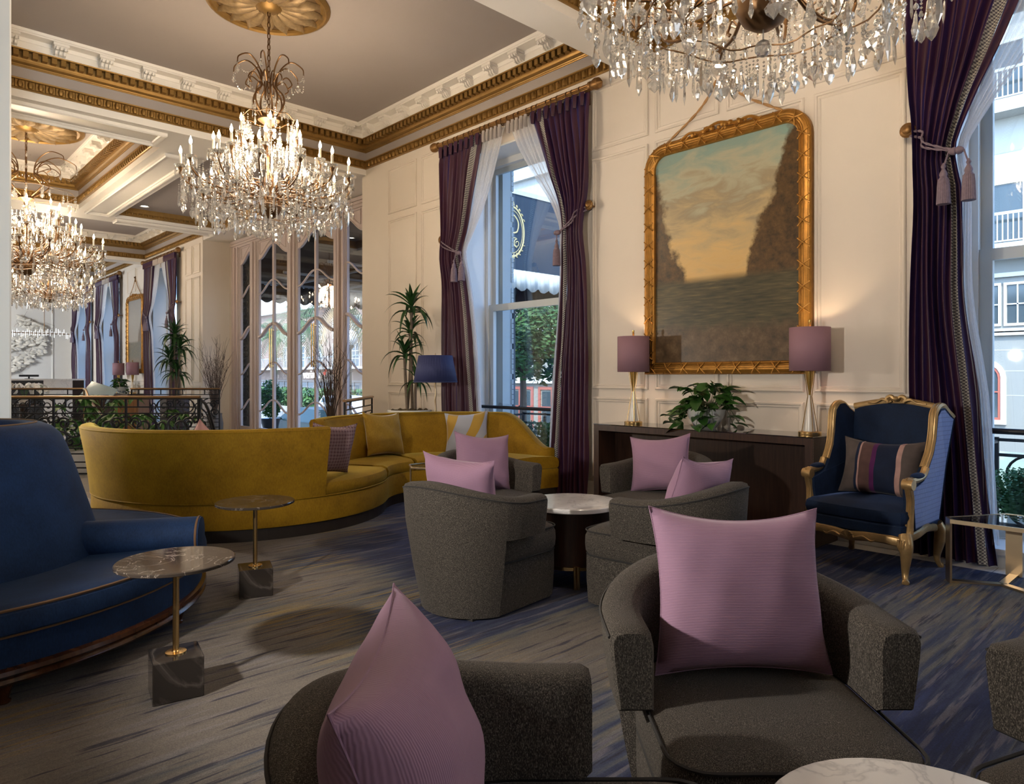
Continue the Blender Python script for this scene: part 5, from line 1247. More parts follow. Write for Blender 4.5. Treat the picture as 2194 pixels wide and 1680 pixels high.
ZS_ = [(0.80, 3.02, 62, 1.15), (0.68, 2.94, 54, 1.2), (0.52, 2.88, 44, 1.2), (0.34, 2.86, 28, 1.2), (0.78, 3.14, 46, 0.9), (0.66, 3.22, 40, 0.9), (0.50, 3.34, 34, 0.9), (0.34, 3.50, 24, 0.9), (0.24, 3.80, 14, 1.3)]
CR_ = (0.34, 4.46, 3.90)
chandelier('bronze chandelier thick with crystals, cut by the top edge before the painting', 3.0, 1.53, TI, 2.875, 0.78, ZS_, CR_, 1, 300, power=78)
chandelier('bronze crystal chandelier with its chain in view, above the yellow sofa', 3.01, 6.77, TI, 2.885, 0.78, ZS_, CR_, 2, 300, power=84)
TB = [(1.0, 3.22, 18), (0.70, 3.46, 12), (0.42, 3.74, 8), (0.78, 3.0, 8), (0.55, 3.62, 8)]
ZB_ = [(1.0, 2.98, 50, 1.3), (0.82, 2.88, 44, 1.3), (0.60, 2.80, 34, 1.3), (0.38, 2.76, 22, 1.3), (0.95, 3.12, 40, 1.1), (0.74, 3.24, 36, 1.1), (0.55, 3.42, 30, 1.1), (0.40, 3.62, 24, 1.1), (0.62, 3.95, 24, 1.2)]
chandelier('widest crystal chandelier, at the left past the first beam', 1.83, 12.5, TB, 2.80, 1.0, ZB_, (0.64, 4.62, 3.98), 3, 60, power=95)
chandelier('crystal chandelier farthest away, low behind the widest one', 3.0, 17.7, TI, 2.885, 0.78, ZS_, CR_, 4, 40, power=84)
# ------------------------------------------------------------------ plants, floor lamp, branches
DRAC = leaf_mat('dracaena_green', (0.008, 0.030, 0.008), (0.022, 0.070, 0.016), 0.3)
def strap(L, W, droop, n=7):
    rows = []
    for k in range(n + 1):
        t = k / n; w = W * (math.sin(PI * (0.10 + 0.90 * t) ** 0.7)) + 0.001
        x = L * (t - 0.25 * droop * t ** 3); z = L * (0.75 * t * (1 - droop * 0.5) - droop * 1.05 * t ** 2.2)
        rows.append([(x, -w, z + w * 0.5), (x, 0, z), (x, w, z + w * 0.5)])
    return MB().loft(rows, closed=False, caps=False).mesh('leaf', DRAC)
STR = [strap(0.38, 0.034, 0.45), strap(0.40, 0.036, 0.85), strap(0.34, 0.032, 1.15), strap(0.28, 0.028, 0.15)]
CANE = plain('cane_bark', (0.16, 0.12, 0.085), 0.8, var=0.3, scale=30)
def rosette(par, c, n, s, r):
    for k in range(n):
        t = k / n; a = k * 2.4 + r.uniform(-0.2, 0.2); me = STR[3] if t > 0.8 else STR[0] if t > 0.5 else r.choice(STR[1:3])
        put('leaf', me, par, T(c[0], c[1], c[2] - 0.10 * s + 0.14 * t * s, a, 0, -0.55 * t + r.uniform(-0.15, 0.15), s * r.uniform(0.85, 1.1)))
def dracaena(label, x, y, z0, heads, seed, pot='urn', s=1.0):
    t = thing('potted_dracaena', label, 'plant', (x, y, 0), group='tall potted plants'); r = random.Random(seed)
    if pot == 'urn':
        MB().lathe([(0.15, 0), (0.17, 0.02), (0.17, 0.05), (0.13, 0.09), (0.12, 0.16), (0.19, 0.30), (0.245, 0.48), (0.25, 0.62), (0.235, 0.68), (0.25, 0.70), (0.25, z0 - 0.10), (0.262, z0 - 0.075), (0.275, z0 - 0.04), (0.285, z0 - 0.01), (0.280, z0), (0.25, z0), (0.24, z0 - 0.04), (0.01, z0 - 0.045)], 40).build('planter', plain('white_ceramic', (0.72, 0.70, 0.66), 0.18, var=0.03), t)
    else:
        MB().rbox(-0.24, 0.24, -0.24, 0.24, 0, z0, 0.01).build('planter', DWOOD, t, False)
    ms = MB()
    for k in range(60): a = r.uniform(0, 2 * PI); d = r.uniform(0.02, 0.22); ms.sphere((d * math.cos(a), d * math.sin(a), z0 - 0.03 + r.uniform(0, 0.025)), r.uniform(0.015, 0.035), 5, 3)
    ms.build('moss', plain('brown_moss', (0.10, 0.075, 0.04), 0.95, var=0.5, scale=30), t, kind='stuff')
    for i, (hx, hy, hz, n, sc) in enumerate(heads):
        P = bez([(hx * 0.5 + 0.03 * math.cos(i * 2), hy * 0.5 + 0.05 * math.sin(i * 2), z0 - 0.05), (hx * 0.8, hy * 0.8, lerp(z0, hz, 0.5)), (hx, hy, hz)], 6)
        MB().tube(P, 0.019, 7).build('cane', CANE, t); rosette(t, (hx, hy, hz), n, sc * s, r)
    return t
dracaena('tall dracaena with four leafy heads in a white urn between the doors and the curtain', 5.16, 7.42, 0.875, [(0.02, -0.02, 2.20, 22, 1.0), (0.05, 0.05, 1.88, 19, 0.85), (-0.06, 0.02, 1.60, 19, 0.9), (0.04, -0.10, 1.27, 14, 0.75)], 4)
dracaena('dark dracaena beyond the railing, before the curtains past the doors', 5.18, 16.55, 0.80, [(0.0, 0.0, 2.25, 30, 1.15), (0.08, -0.1, 1.98, 28, 1.15), (-0.08, 0.05, 1.70, 28, 1.15), (0.05, 0.0, 1.40, 26, 1.15)], 8, 'box')

fl = thing('floor_lamp', 'floor lamp with a pleated navy blue shade behind the yellow sofa', 'lamp', (5.02, 6.68, 0.0))
MB().lathe([(0.14, 0), (0.145, 0.01), (0.13, 0.025), (0.03, 0.04), (0.012, 0.06)], 24).build('base', BRASS, fl)
MB().tube([(0.004 * math.cos(k * 0.7), 0.004 * math.sin(k * 0.7), 0.05 + k * 0.02) for k in range(60)], 0.011, 8).build('pole', CHAMP, fl)
n = 44
MB().loft([[((r + 0.005 * (k % 2)) * math.cos(PI * k / n), (r + 0.005 * (k % 2)) * math.sin(PI * k / n), z) for k in range(2 * n)] for r, z in ((0.255, 1.235), (0.195, 1.55))], caps=False).build('lamp_shade', plain('navy_pleats', (0.020, 0.030, 0.115), 0.7), fl, ang=20, solid=0.003)
MB().lathe([(0.258, 1.230), (0.262, 1.232), (0.262, 1.242), (0.258, 1.244)], 44).build('shade_binding', plain('navy_tape', (0.02, 0.03, 0.10), 0.7), fl)
MB().sphere((0, 0, 1.38), 0.03, 10, 8).build('bulb', emit('lamp_bulb', (1, 0.70, 0.38), 12), fl)
sp = MB()
for k in range(3): a = k * 2 * PI / 3; sp.tube([(0, 0, 1.54), (0.195 * math.cos(a), 0.195 * math.sin(a), 1.545)], 0.002, 4)
sp.lathe([(0.005, 1.5), (0.012, 1.555), (0.008, 1.575), (0.002, 1.58)], 10); sp.build('finial', CHAMP, fl)
lamp('floor_lamp_light', 'POINT', (5.02, 6.68, 1.36), 5, (1, 0.72, 0.42), 0.03)

TWIG = plain('dark_twig', (0.085, 0.058, 0.045), 0.7, var=0.3, scale=30)
def willow(label, x, y, seed, h, n=42):
    t = thing('branch_arrangement', label, 'branches', (x, y, 0), group='curly willow bundles'); r = random.Random(seed)
    MB().lathe([(0.14, 0), (0.16, 0.03), (0.17, 0.30), (0.14, 0.48), (0.15, 0.52), (0.13, 0.52), (0.12, 0.46), (0.01, 0.45)], 24).build('vase', plain('grey_vase', (0.13, 0.12, 0.115), 0.4), t)
    for k in range(n):
        a = r.uniform(0, 2 * PI); sp_ = r.uniform(0.05, 0.40) ** 1.0; H = h * r.uniform(0.6, 1.0); P = []; ph = r.uniform(0, 6); w = r.uniform(0.012, 0.035)
        for q in range(15):
            u = q / 14; d = 0.03 + sp_ * u ** 1.6; P.append((d * math.cos(a) + w * u * math.sin(q * 1.3 + ph), d * math.sin(a) + w * u * math.cos(q * 1.1 + ph), 0.42 + (H - 0.42) * u))
        m = MB().tube(P, [0.007 - 0.0055 * q / 14 for q in range(15)], 5)
        for b in range(3):
            i = r.randint(6, 12); p = Vector(P[i]); e = p + Vector((r.uniform(-0.14, 0.14), r.uniform(-0.14, 0.14), r.uniform(0.08, 0.25)))
            m.tube(bez([tuple(p), tuple((p + e) / 2 + Vector((r.uniform(-.04, .04), r.uniform(-.04, .04), 0))), tuple(e)], 4), [0.003] * 4 + [0.0022] * 4 + [0.0012], 4)
        m.build('branch', TWIG, t)
willow('bundle of curly bare branches by the right hand door post, before the street view', 5.65, 10.35, 21, 2.2, 46)
willow('bundle of curly bare branches left of the entrance doors, by the railing end', 5.55, 15.15, 22, 2.2, 52)

# ------------------------------------------------------------------ wrought iron railings
def spiral(c, r0, r1, a0, turns, n=26):
    return [(c[0] + lerp(r0, r1, k / n) * math.cos(a0 + turns * 2 * PI * k / n), c[1] + lerp(r0, r1, k / n) * math.sin(a0 + turns * 2 * PI * k / n)) for k in range(n + 1)]
def scroll_unit(w, z0, z1):
    """list of 2-D curves filling a bay of width w"""
    zc = (z0 + z1) / 2; h = z1 - z0; cs_ = []
    for s in (-1, 1):
        cs_.append(spiral((s * w * 0.24, zc + h * 0.08), h * 0.40, h * 0.06, PI / 2 if s > 0 else PI / 2, s * 1.6))
        cs_.append(spiral((s * w * 0.41, zc - h * 0.22), h * 0.24, h * 0.05, -PI / 2, -s * 1.4))
        cs_.append([(p.x, p.y) for p in bez([(s * w * 0.24, z1, 0), (s * w * 0.10, zc + h * 0.3, 0), (s * w * 0.05, zc - h * 0.1, 0), (s * w * 0.16, z0 + 0.02, 0), (s * w * 0.42, z0 + h * 0.03, 0)], 6)])
        cs_.append(spiral((s * w * 0.09, zc - h * 0.33), h * 0.13, h * 0.03, PI / 2, s * 1.3, 16))
        cs_.append([(s * w * 0.46 + 0.035 * math.cos(k * 0.6), zc + h * 0.32 + 0.035 * math.sin(k * 0.6)) for k in range(12)])
    for s in (-1, 1):
        cs_.append(spiral((s * w * 0.36, zc + h * 0.20), h * 0.20, h * 0.04, 0 if s > 0 else PI, s * 1.5, 20)); cs_.append(spiral((s * w * 0.27, zc - h * 0.36), h * 0.13, h * 0.03, PI / 2, -s * 1.3, 16))
    cs_.append([(0.045 * math.cos(k * 0.6), zc + h * 0.1 + 0.06 * math.sin(k * 0.6)) for k in range(12)])
    cs_.append([(0.04 * math.cos(k * 0.6), z0 - 0.04 + 0.03 * math.sin(k * 0.6)) for k in range(12)])
    return cs_
RAILBRASS = plain('worn_brass_rail', (0.30, 0.19, 0.10), 0.28, 0.9)
def railing(label, p0, p1, bays, zt=1.05, posts=None, top=True, pos_label=None, kind='iron'):
    p0, p1 = Vector((*p0, 0)), Vector((*p1, 0)); L = (p1 - p0).length; a = math.atan2((p1 - p0).y, (p1 - p0).x)
    t = thing('iron_railing', label, 'railing', tuple(p0), a, 'scrolled iron railings')
    MB().tube([(-0.02, 0, zt), (L + 0.02, 0, zt)], 0.022, 10, flat=(0.8, 1.2)).build('handrail', RAILBRASS, t)
    rl = MB()
    for z in (zt - 0.02, zt - 0.12, zt - 0.62, zt - 0.69, zt - 0.79, zt - 0.86, zt - 0.93): rl.box(0, L, -0.007, 0.007, z - 0.008, z + 0.008)
    rl.build('crossbar', IRON, t, False)
    bw = L / bays
    for k in range(bays + 1):
        x = k * bw; p = MB().box(x - 0.011, x + 0.011, -0.011, 0.011, 0.03, zt - 0.02).loft([[(x + sx * q, sy * q, z) for sx, sy in ((-1, -1), (1, -1), (1, 1), (-1, 1))] for q, z in ((0.055, 0), (0.05, 0.012), (0.028, 0.03), (0.022, 0.07), (0.012, 0.12))])
        p.build('post', IRON, t, False)
    for k in range(bays):
        m = MB(); cx = (k + 0.5) * bw
        for c in scroll_unit(bw, zt - 0.60, zt - 0.20): m.tube([(cx + u, 0, v) for u, v in c], 0.012, 5, flat=(1, 1.2))
        for q in range(2):
            xx = k * bw + (q + 0.33) * bw / 2; m.box(xx - 0.008, xx + 0.008, -0.008, 0.008, zt - 0.12, zt)
        m.box(k * bw, (k + 1) * bw, -0.007, 0.007, zt - 0.205, zt - 0.19)
        m.build('scrollwork', IRON, t)
    return t
def at_d(px, d): l = (px - 1097) / 1495 * d; return (0.684314 * d + 0.729187 * l, 0.729187 * d - 0.684314 * l)
railing('long scrolled iron railing round the stairwell, nearest, beyond the yellow sofa', at_d(-40, 8.49), at_d(425, 8.49), 3)
railing('scrolled iron railing on the far side of the stairwell, left of the slanted panel', at_d(-30, 14.4), at_d(180, 14.4), 2)
railing('scrolled iron railing on the far side of the stairwell, before the far console', at_d(282, 14.4), at_d(470, 14.4), 2)
railing('short grey iron railing by the doors, behind the yellow sofa', (4.42, 7.75), (5.60, 9.02), 1, 1.0)
sr = thing('stair_rail', 'iron stair rail sloping down beside the bare branches', 'railing', (*at_d(428, 8.5), 0))
dv = Vector((*at_d(470, 9.2), 0)) - Vector((*at_d(428, 8.5), 0))
m = MB()
for off, r in ((0.0, 0.018), (-0.10, 0.009), (-0.45, 0.009)): m.tube(bez([(0, 0, 1.03 + off), (dv.x * 0.35, dv.y * 0.35, 0.92 + off), (dv.x * 0.75, dv.y * 0.75, 0.60 + off), (dv.x, dv.y, 0.42 + off)], 6), r, 6)
m.tube([(0, 0, 0), (0, 0, 1.03)], 0.016, 6).tube([(dv.x, dv.y, 0), (dv.x, dv.y, 0.42)], 0.016, 6); m.build('handrail', IRON, sr)
m = MB()
for k in range(3):
    u = 0.2 + 0.3 * k; zc = lerp(0.80, 0.30, u); c = spiral((0, 0), 0.10, 0.02, PI / 2, 1.4, 20)
    m.tube([(dv.x * u + dv.normalized().x * a, dv.y * u + dv.normalized().y * a, max(0.05, zc + b)) for a, b in c], 0.008, 5)
m.build('scrollwork', IRON, sr)
br = thing('stair_handrail', 'curved brass handrail dropping into the stairwell before the slanted panel', 'railing', (*at_d(180, 14.3), 0))
e = Vector((*at_d(222, 12.8), 0)) - Vector((*at_d(180, 14.3), 0))
MB().tube(bez([(0, 0, 1.04), (e.x * 0.1, e.y * 0.1, 1.03), (e.x * 0.3, e.y * 0.3, 0.85), (e.x * 0.6, e.y * 0.6, 0.70), (e.x, e.y, 0.55)], 8), 0.024, 8).tube([(0, 0, 0), (0, 0, 1.04)], 0.014, 6).tube([(e.x, e.y, 0), (e.x, e.y, 0.55)], 0.014, 6).build('handrail', RAILBRASS, br)
# leafy plants standing in the stairwell planters
GREEN = leaf_mat('schefflera_green', (0.020, 0.070, 0.012), (0.055, 0.15, 0.03), 0.4)
SL = [leaf_mesh('leaf', 0.17, 0.045, GREEN, 'oval', 0.3), leaf_mesh('leaf', 0.14, 0.04, GREEN, 'oval', 0.5)]
def bushy(label, x, y, z0, h, w, n, seed, sc=1.0):
    t = thing('leafy_plant', label, 'plant', (x, y, 0), group='leafy stairwell plants'); r = random.Random(seed)
    MB().rbox(-0.22, 0.22, -0.22, 0.22, 0, 0.32, 0.02).build('planter', plain('pale_planter', (0.55, 0.52, 0.47), 0.5), t, False)
    st_ = MB()
    for k in range(n // 6):
        a = r.uniform(0, 2 * PI); d = w * r.uniform(0.1, 1.0) ** 0.7; hz = z0 + h * r.uniform(0.15, 1.0); P = bez([(0, 0, 0.30), (d * 0.4 * math.cos(a), d * 0.4 * math.sin(a), lerp(0.3, hz, 0.6)), (d * math.cos(a), d * math.sin(a), hz)], 4)
        st_.tube(P, 0.005, 4)
        for q in range(6):
            put('leaf', r.choice(SL), t, T(P[-1].x, P[-1].y, P[-1].z, q * PI / 3 + r.uniform(-.3, .3), r.uniform(-.3, .3), r.uniform(0.0, 0.5), sc * r.uniform(0.8, 1.2)))
    st_.build('stalk', GREEN, t)
for (px, d, z0, h, w, n, lb) in ((175, 9.4, 0.3, 0.65, 0.42, 120, 'leafy green plant behind the iron railing, left of the yellow sofa end'), (235, 10.2, 0.25, 0.80, 0.45, 110, 'leafy green plant behind the iron railing, above the yellow sofa end'),
                                 (315, 9.5, 0.2, 0.60, 0.42, 110, 'low leafy green plant behind the iron railing, over the yellow sofa back'), (378, 10.6, 0.2, 0.62, 0.38, 90, 'leafy green plant behind the iron railing, nearest its corner posts'), (70, 9.8, 0.2, 0.5, 0.4, 60, 'leafy green plant behind the iron railing, beside the blue settee back')):
    bushy(lb, *at_d(px, d), z0, h, w, n, int(px))

# ------------------------------------------------------------------ far end of the lobby
def desk_y(px, Y): r = px - 1097; dY = 0.729187 * 1495 - 0.684314 * r; return (0.684314 * 1495 + 0.729187 * r) / dY * Y
rd = thing('reception_desk', 'reception desk with white marble and dark front panels at the far end', 'desk', (0, 24.0, 0))
xa, xb, xc_, xd = 1.2, desk_y(93, 24), desk_y(155, 24), desk_y(180, 24)
MB().box(xa, xd + 0.03, -0.05, 0.7, 1.19, 1.235).build('counter_top', WMARBLE, rd, False)
MB().box(xa, xb, 0, 0.65, 0, 1.19).build('dark_panel', plain('charcoal_panel', (0.02, 0.022, 0.028), 0.3), rd, False)
MB().box(xb, xc_, -0.02, 0.65, 0, 1.19).build('marble_panel', WMARBLE, rd, False)
MB().box(xc_, xd, 0, 0.65, 0, 1.19).build('dark_panel', plain('brown_panel', (0.025, 0.014, 0.012), 0.3), rd, False)
mo = thing('monitor', 'flat black screen on the reception desk', 'monitor', (desk_y(62, 24.3), 24.3, 1.236))
MB().rbox(-0.24, 0.24, -0.02, 0.02, 0.06, 0.12, 0.006).build('screen', plain('black_plastic', (0.015, 0.015, 0.017), 0.3), mo, False)
MB().box(-0.1, 0.1, -0.06, 0.06, 0, 0.012).box(-0.02, 0.02, -0.015, 0.015, 0.01, 0.08).build('stand', IRON, mo, False)
PET = plain('white_plates', (0.82, 0.76, 0.66), 0.5, var=0.15, scale=8)
ws = thing('wall_sculpture', 'wall sculpture of cream petal plates and loose wires on the far wall', 'artwork', (0, 29.17, 0)); r = random.Random(12); pm = MB(); wm = MB()
for k in range(420):
    u = r.random(); grp = r.random()
    if grp < 0.16: x, z = lerp(desk_y(42, 29.1), desk_y(100, 29.1), u), 3.22 - 0.35 * u + r.uniform(-0.16, 0.16)
    elif grp < 0.52: x, z = lerp(3.55, desk_y(100, 29.1), u), 2.30 + 0.45 * u + r.uniform(-0.26, 0.26) * (1 - 0.3 * u)
    else: x, z = lerp(3.5, desk_y(94, 29.1), u), 1.45 + 0.75 * u ** 1.6 + r.uniform(-0.1, 0.42) * (1 - 0.4 * u)
    M = T(x, -r.uniform(0.03, 0.10), z, r.uniform(-0.5, 0.5), r.uniform(-0.4, 0.4), r.uniform(-0.6, 0.6), r.uniform(0.8, 1.3))
    pm.loft([[(0.10 * math.cos(q * PI / 3) * f, yy, 0.045 * math.sin(q * PI / 3) * f) for q in range(6)] for f, yy in ((1.0, 0.0), (0.6, -0.018), (0.05, -0.02))], M=M)
    if k % 5 == 0: wm.tube(bez([(x, -0.03, z), (x + r.uniform(-.2, .2), -0.05, z + r.uniform(-.2, .2)), (x + r.uniform(-.25, .3), -0.03, z + r.uniform(-.25, .25))], 4), 0.004, 3)
pm.build('petal_plate', PET, ws, True, 'stuff'); wm.build('wire', BRONZE, ws, True, 'stuff')
lp = thing('linear_pendant', 'linear pendant light of glass rods above the reception desk', 'light', (0, 23.6, 2.53))
x0, x1 = 1.6, desk_y(152, 23.6); MB().box(x0, x1, -0.012, 0.012, -0.012, 0.012).build('bar', BRONZE, lp, False)
xr = desk_y(95, 23.6); MB().tube([(xr, 0, 0), (xr, 0, 2.5)], 0.008, 6).build('stem', BRONZE, lp)
GR = emit('glass_rod_glow', (0.92, 0.96, 1.0), 0.9); rod_me = MB().lathe([(0.007, -0.07), (0.007, 0.07)], 6).mesh('glass_rod', GR)
for k in range(60):
    if lerp(x0, x1, k / 60) > 2.9: put('glass_rod', rod_me, lp, T(lerp(x0, x1, (k + 0.5) / 60), 0.02 * (-1) ** k, r.uniform(-0.06, 0.08), 0, 0, 0, (1, 1, r.uniform(0.6, 1.4))))
# far console with its lamps and plant, slanted panel, orchid
dup(cs, (5.445, 21.5, 0), 0, 'dark walnut console on the far stretch of wall under the tall narrow painting')
table_lamp('small looking far lamp on the far console, end nearer the curtains by the doors', 5.45, 20.85, H + 0.009, 'console lamps', 1, 0)
table_lamp('small looking far lamp on the far console, end nearer the reception desk', 5.45, 22.25, H + 0.009, 'console lamps', 1, 0)
dup(iv, (5.33, 21.5, H + 0.009), 0.0, 'bushy green plant between the two far lamps on the far console', None, 1.0)
lt = thing('lectern', 'dark lectern with a pale slanted panel across the stairwell', 'lectern', (*at_d(212, 15.2), 0), -0.75)
MB().rbox(-0.22, 0.22, -0.18, 0.18, 0, 0.90, 0.01).build('body', DWOOD, lt, False)
MB().box(-0.30, 0.30, -0.01, 0.01, -0.22, 0.22, T(0, 0, 0.95, 0, -0.75, 0.30)).build('slanted_panel', plain('pale_screen', (0.30, 0.40, 0.44), 0.12), lt, False)
wc2 = thing('side_cabinet', 'light brown wood cabinet behind the leafy stairwell plants', 'cabinet', (*at_d(283, 13.0), 0), -0.75)
MB().rbox(-0.22, 0.22, -0.2, 0.2, 0.03, 0.93, 0.01).build('body', wood_mat('tan_wood', (0.16, 0.075, 0.03), (0.25, 0.125, 0.055), 0.4, (8, 8, 1), 4), wc2, False)
MB().rbox(-0.20, 0.20, -0.215, -0.20, 0.06, 0.90, 0.004).build('door', wood_mat('tan_wood_door', (0.14, 0.065, 0.026), (0.23, 0.115, 0.05), 0.4, (8, 8, 1), 4), wc2, False); MB().box(-0.2, 0.2, -0.18, 0.18, 0, 0.03).build('plinth', DWOOD, wc2, False)
ot = thing('round_pedestal', 'dark pedestal under the white orchid across the stairwell', 'pedestal', (*at_d(52, 15.4), 0))
MB().lathe([(0.24, 0), (0.24, 0.04), (0.10, 0.08), (0.09, 0.62), (0.28, 0.67), (0.28, 0.70), (0.01, 0.70)], 24).build('body', DWOOD, ot)
orc = thing('potted_orchid', 'white orchid sprays on the dark pedestal across the stairwell', 'plant', (*at_d(52, 15.4), 0.70))
MB().lathe([(0.09, 0), (0.13, 0.12), (0.12, 0.12), (0.01, 0.11)], 20).build('pot', WHITE, orc)
WP = plain('white_petals', (0.85, 0.84, 0.82), 0.6, var=0.03)
petal = MB().lathe([(0.001, 0.012), (0.030, 0.018), (0.055, 0.006), (0.03, 0.0), (0.001, 0.002)], 8).mesh('blossom', WP); stm = MB()
for s in range(6):
    a = s * 1.05; P = bez([(0, 0, 0.1), (0.12 * math.cos(a), 0.12 * math.sin(a), 0.36), (0.30 * math.cos(a), 0.30 * math.sin(a), 0.40), (0.45 * math.cos(a), 0.45 * math.sin(a), 0.24)], 6); stm.tube(P, 0.005, 4)
    for k in range(6, len(P)): put('blossom', petal, orc, T(P[k].x + r.uniform(-.03, .03), P[k].y + r.uniform(-.03, .03), P[k].z, r.uniform(0, 6), r.uniform(0.8, 1.8), 0, r.uniform(0.8, 1.2)))
stm.build('stalk', GREEN, orc)
# small side table by the yellow sofa
sd = thing('glass_side_table', 'small glass topped bronze side table between the yellow sofa and the grey chair', 'side table', (3.62, 4.87, 0.008))
MB().prism([(0.20 * math.cos(k * PI / 3), 0.20 * math.sin(k * PI / 3)) for k in range(6)], 0.515, 0.53).build('glass_top', CLEAR, sd, False)
m = MB(); m.tube([(0.21 * math.cos(k * PI / 3), 0.21 * math.sin(k * PI / 3), 0.52) for k in range(6)], 0.009, 6, True); m.build('top_frame', CHAMP, sd)
for k in range(3): a = k * 2 * PI / 3; MB().tube([(0.20 * math.cos(a), 0.20 * math.sin(a), 0), (0.20 * math.cos(a), 0.20 * math.sin(a), 0.52)], 0.008, 6).build('leg', CHAMP, sd)
# ------------------------------------------------------------------ the street outside
SZ = -1.40
def mono(name, c, r=0.7, v=0.05, **k): return plain(name, c, r, var=v, **k)
g = MB().box(6.42, 90, -40, 120, SZ - 0.2, SZ).build('street', mono('asphalt', (0.13, 0.128, 0.125), 0.9), smooth=False); g['kind'] = 'structure'
g = MB().box(6.42, 11.5, -40, 120, SZ - 0.05, SZ + 0.14).build('sidewalk', mono('concrete', (0.24, 0.235, 0.225), 0.9), smooth=False); g['kind'] = 'structure'
g = MB().box(6.42, 9.2, 9.0, 17.0, SZ, -0.03).build('entrance_step', mono('stone_step', (0.42, 0.40, 0.37), 0.8), smooth=False); g['kind'] = 'structure'
# painted brick pier seen through the window beside the palm
ew = struct('wall_exterior')
BR = mono('painted_brick', (0.36, 0.385, 0.40), 0.6)
MB().box(6.19, 6.34, 6.80, 7.7, -1.4, 5.2).build('backing', BR, ew, False)
bk1 = MB().rbox(-0.004, 0.040, 0, 0.205, 0, 0.062, 0.003).mesh('brick', BR, False); bk2 = MB().rbox(-0.004, 0.040, 0, 0.10, 0, 0.062, 0.003).mesh('brick', BR, False)
for k in range(62):
    z = 0.12 + k * 0.0675
    if k % 6 == 5: continue            # recessed joint between the rusticated blocks
    y = 6.765
    for q in range(3):
        me = bk2 if (q == 0 and k % 2) else bk1; put('brick', me, ew, T(6.342, y + (0.105 if (k % 2 and q) else 0) + max(0, q - (1 if k % 2 else 0)) * 0.21, z))
MB().box(6.19, 6.36, 6.775, 6.80, -1.0, 5.2).build('quoin_return', BR, ew, False)

# entrance marquee: navy canvas sides, white scalloped valance, gilded oval crest
aw = thing('awning', 'navy canvas entrance awning with a gilt oval crest and white scalloped valance', 'awning', (0, 0, 0))
NAVYC = mono('navy_canvas', (0.016, 0.030, 0.052), 0.8, 0.15); DARKC = mono('dark_canvas', (0.035, 0.028, 0.024), 0.85, 0.25); WCAN = mono('white_canvas', (0.46, 0.455, 0.43), 0.8)
AX0, AX1, AY0, AY1 = 6.54, 11.6, 10.24, 15.9
MB().box(AX0, AX1, AY0, AY0 + 0.02, 3.46, 5.02).build('side_canvas', NAVYC, aw, False)
MB().box(AX0, AX1, AY1 - 0.02, AY1, 3.46, 5.02).build('side_canvas', NAVYC, aw, False)
MB().box(AX1, AX1 + 0.02, AY0, AY1, 3.46, 5.02).build('front_canvas', DARKC, aw, False)
MB().box(AX0, AX1, AY0 + 0.02, AY1 - 0.02, 5.0, 5.03).build('roof_canvas', DARKC, aw, False)
MB().box(AX0, AX1, AY0 + 0.022, AY0 + 0.03, 3.46, 5.0).box(AX0, AX1, AY1 - 0.03, AY1 - 0.022, 3.46, 5.0).build('lining', DARKC, aw, False)
MB().box(AX0, AX1 + 0.02, AY0 - 0.015, AY0 + 0.035, 4.99, 5.08).build('top_bar', WCAN, aw, False)
def valance(P, Q, z0, z1, mat, n, name='valance'):
    P, Q = Vector((*P, 0)), Vector((*Q, 0)); d = (Q - P).normalized(); nr = Vector((-d.y, d.x, 0)); N = n * 8
    top, low = [], []
    for k in range(N + 1):
        u = k / N; p = P.lerp(Q, u) + nr * 0.012 * math.sin(2 * PI * n * 2.3 * u); top.append((p.x, p.y, z1)); low.append((p.x, p.y, z0 + 0.075 * (1 - abs(math.sin(PI * n * u)))))
    MB().loft([low, top], closed=False, caps=False).build(name, mat, aw, True, ang=180, solid=0.006)
valance((AX0, AY0 - 0.02), (AX1, AY0 - 0.02), 3.04, 3.46, WCAN, 16); valance((AX0, AY1), (AX1, AY1), 3.04, 3.46, DARKC, 16)
valance((AX1 + 0.03, AY0), (AX1 + 0.03, AY1), 3.04, 3.46, DARKC, 16)
fr = MB()
for x in (7.6, 8.9, 10.2, 11.5): fr.tube([(x, AY0 + 0.05, 3.5), (x, AY1 - 0.05, 3.5)], 0.03, 6)
for y in (AY0 + 0.05, 12.1, 14.0, AY1 - 0.05): fr.tube([(AX0, y, 3.5), (AX1, y, 3.5)], 0.03, 6)
fr.build('frame_bar', mono('grey_steel', (0.25, 0.26, 0.27), 0.5), aw)
for (x, y) in ((11.4, AY0 + 0.15), (11.4, 12.1), (11.4, AY1 - 0.15)): MB().lathe([(0.11, SZ + 0.14), (0.11, SZ + 0.3), (0.05, SZ + 0.4), (0.045, 3.2), (0.09, 3.3), (0.09, 3.5)], 14, c=(x, y, 0)).build('post', mono('blue_iron', (0.03, 0.05, 0.075), 0.4), aw)
gc = mono('crest_gilt', (0.50, 0.40, 0.20), 0.6); cx, cz, hw_, hh = 9.61, 4.22, 0.33, 0.50; ey = AY0 - 0.008
em = MB()
for s, r in ((1.0, 0.020), (0.86, 0.008)): em.tube([(cx + hw_ * s * math.cos(k * 2 * PI / 48), ey, cz + hh * s * math.sin(k * 2 * PI / 48)) for k in range(48)], r, 6, True, flat=(1, 0.4))
for k in range(26):
    a = k * 2 * PI / 26
    if abs(math.sin(a)) > 0.35: em.tube([(cx + (hw_ + 0.03 + 0.03 * math.cos(q * 1.0)) * math.cos(a) , ey, cz + (hh + 0.03 + 0.035 * math.sin(q * 1.0)) * math.sin(a) + 0.01 * q) for q in range(6)], 0.011, 5)
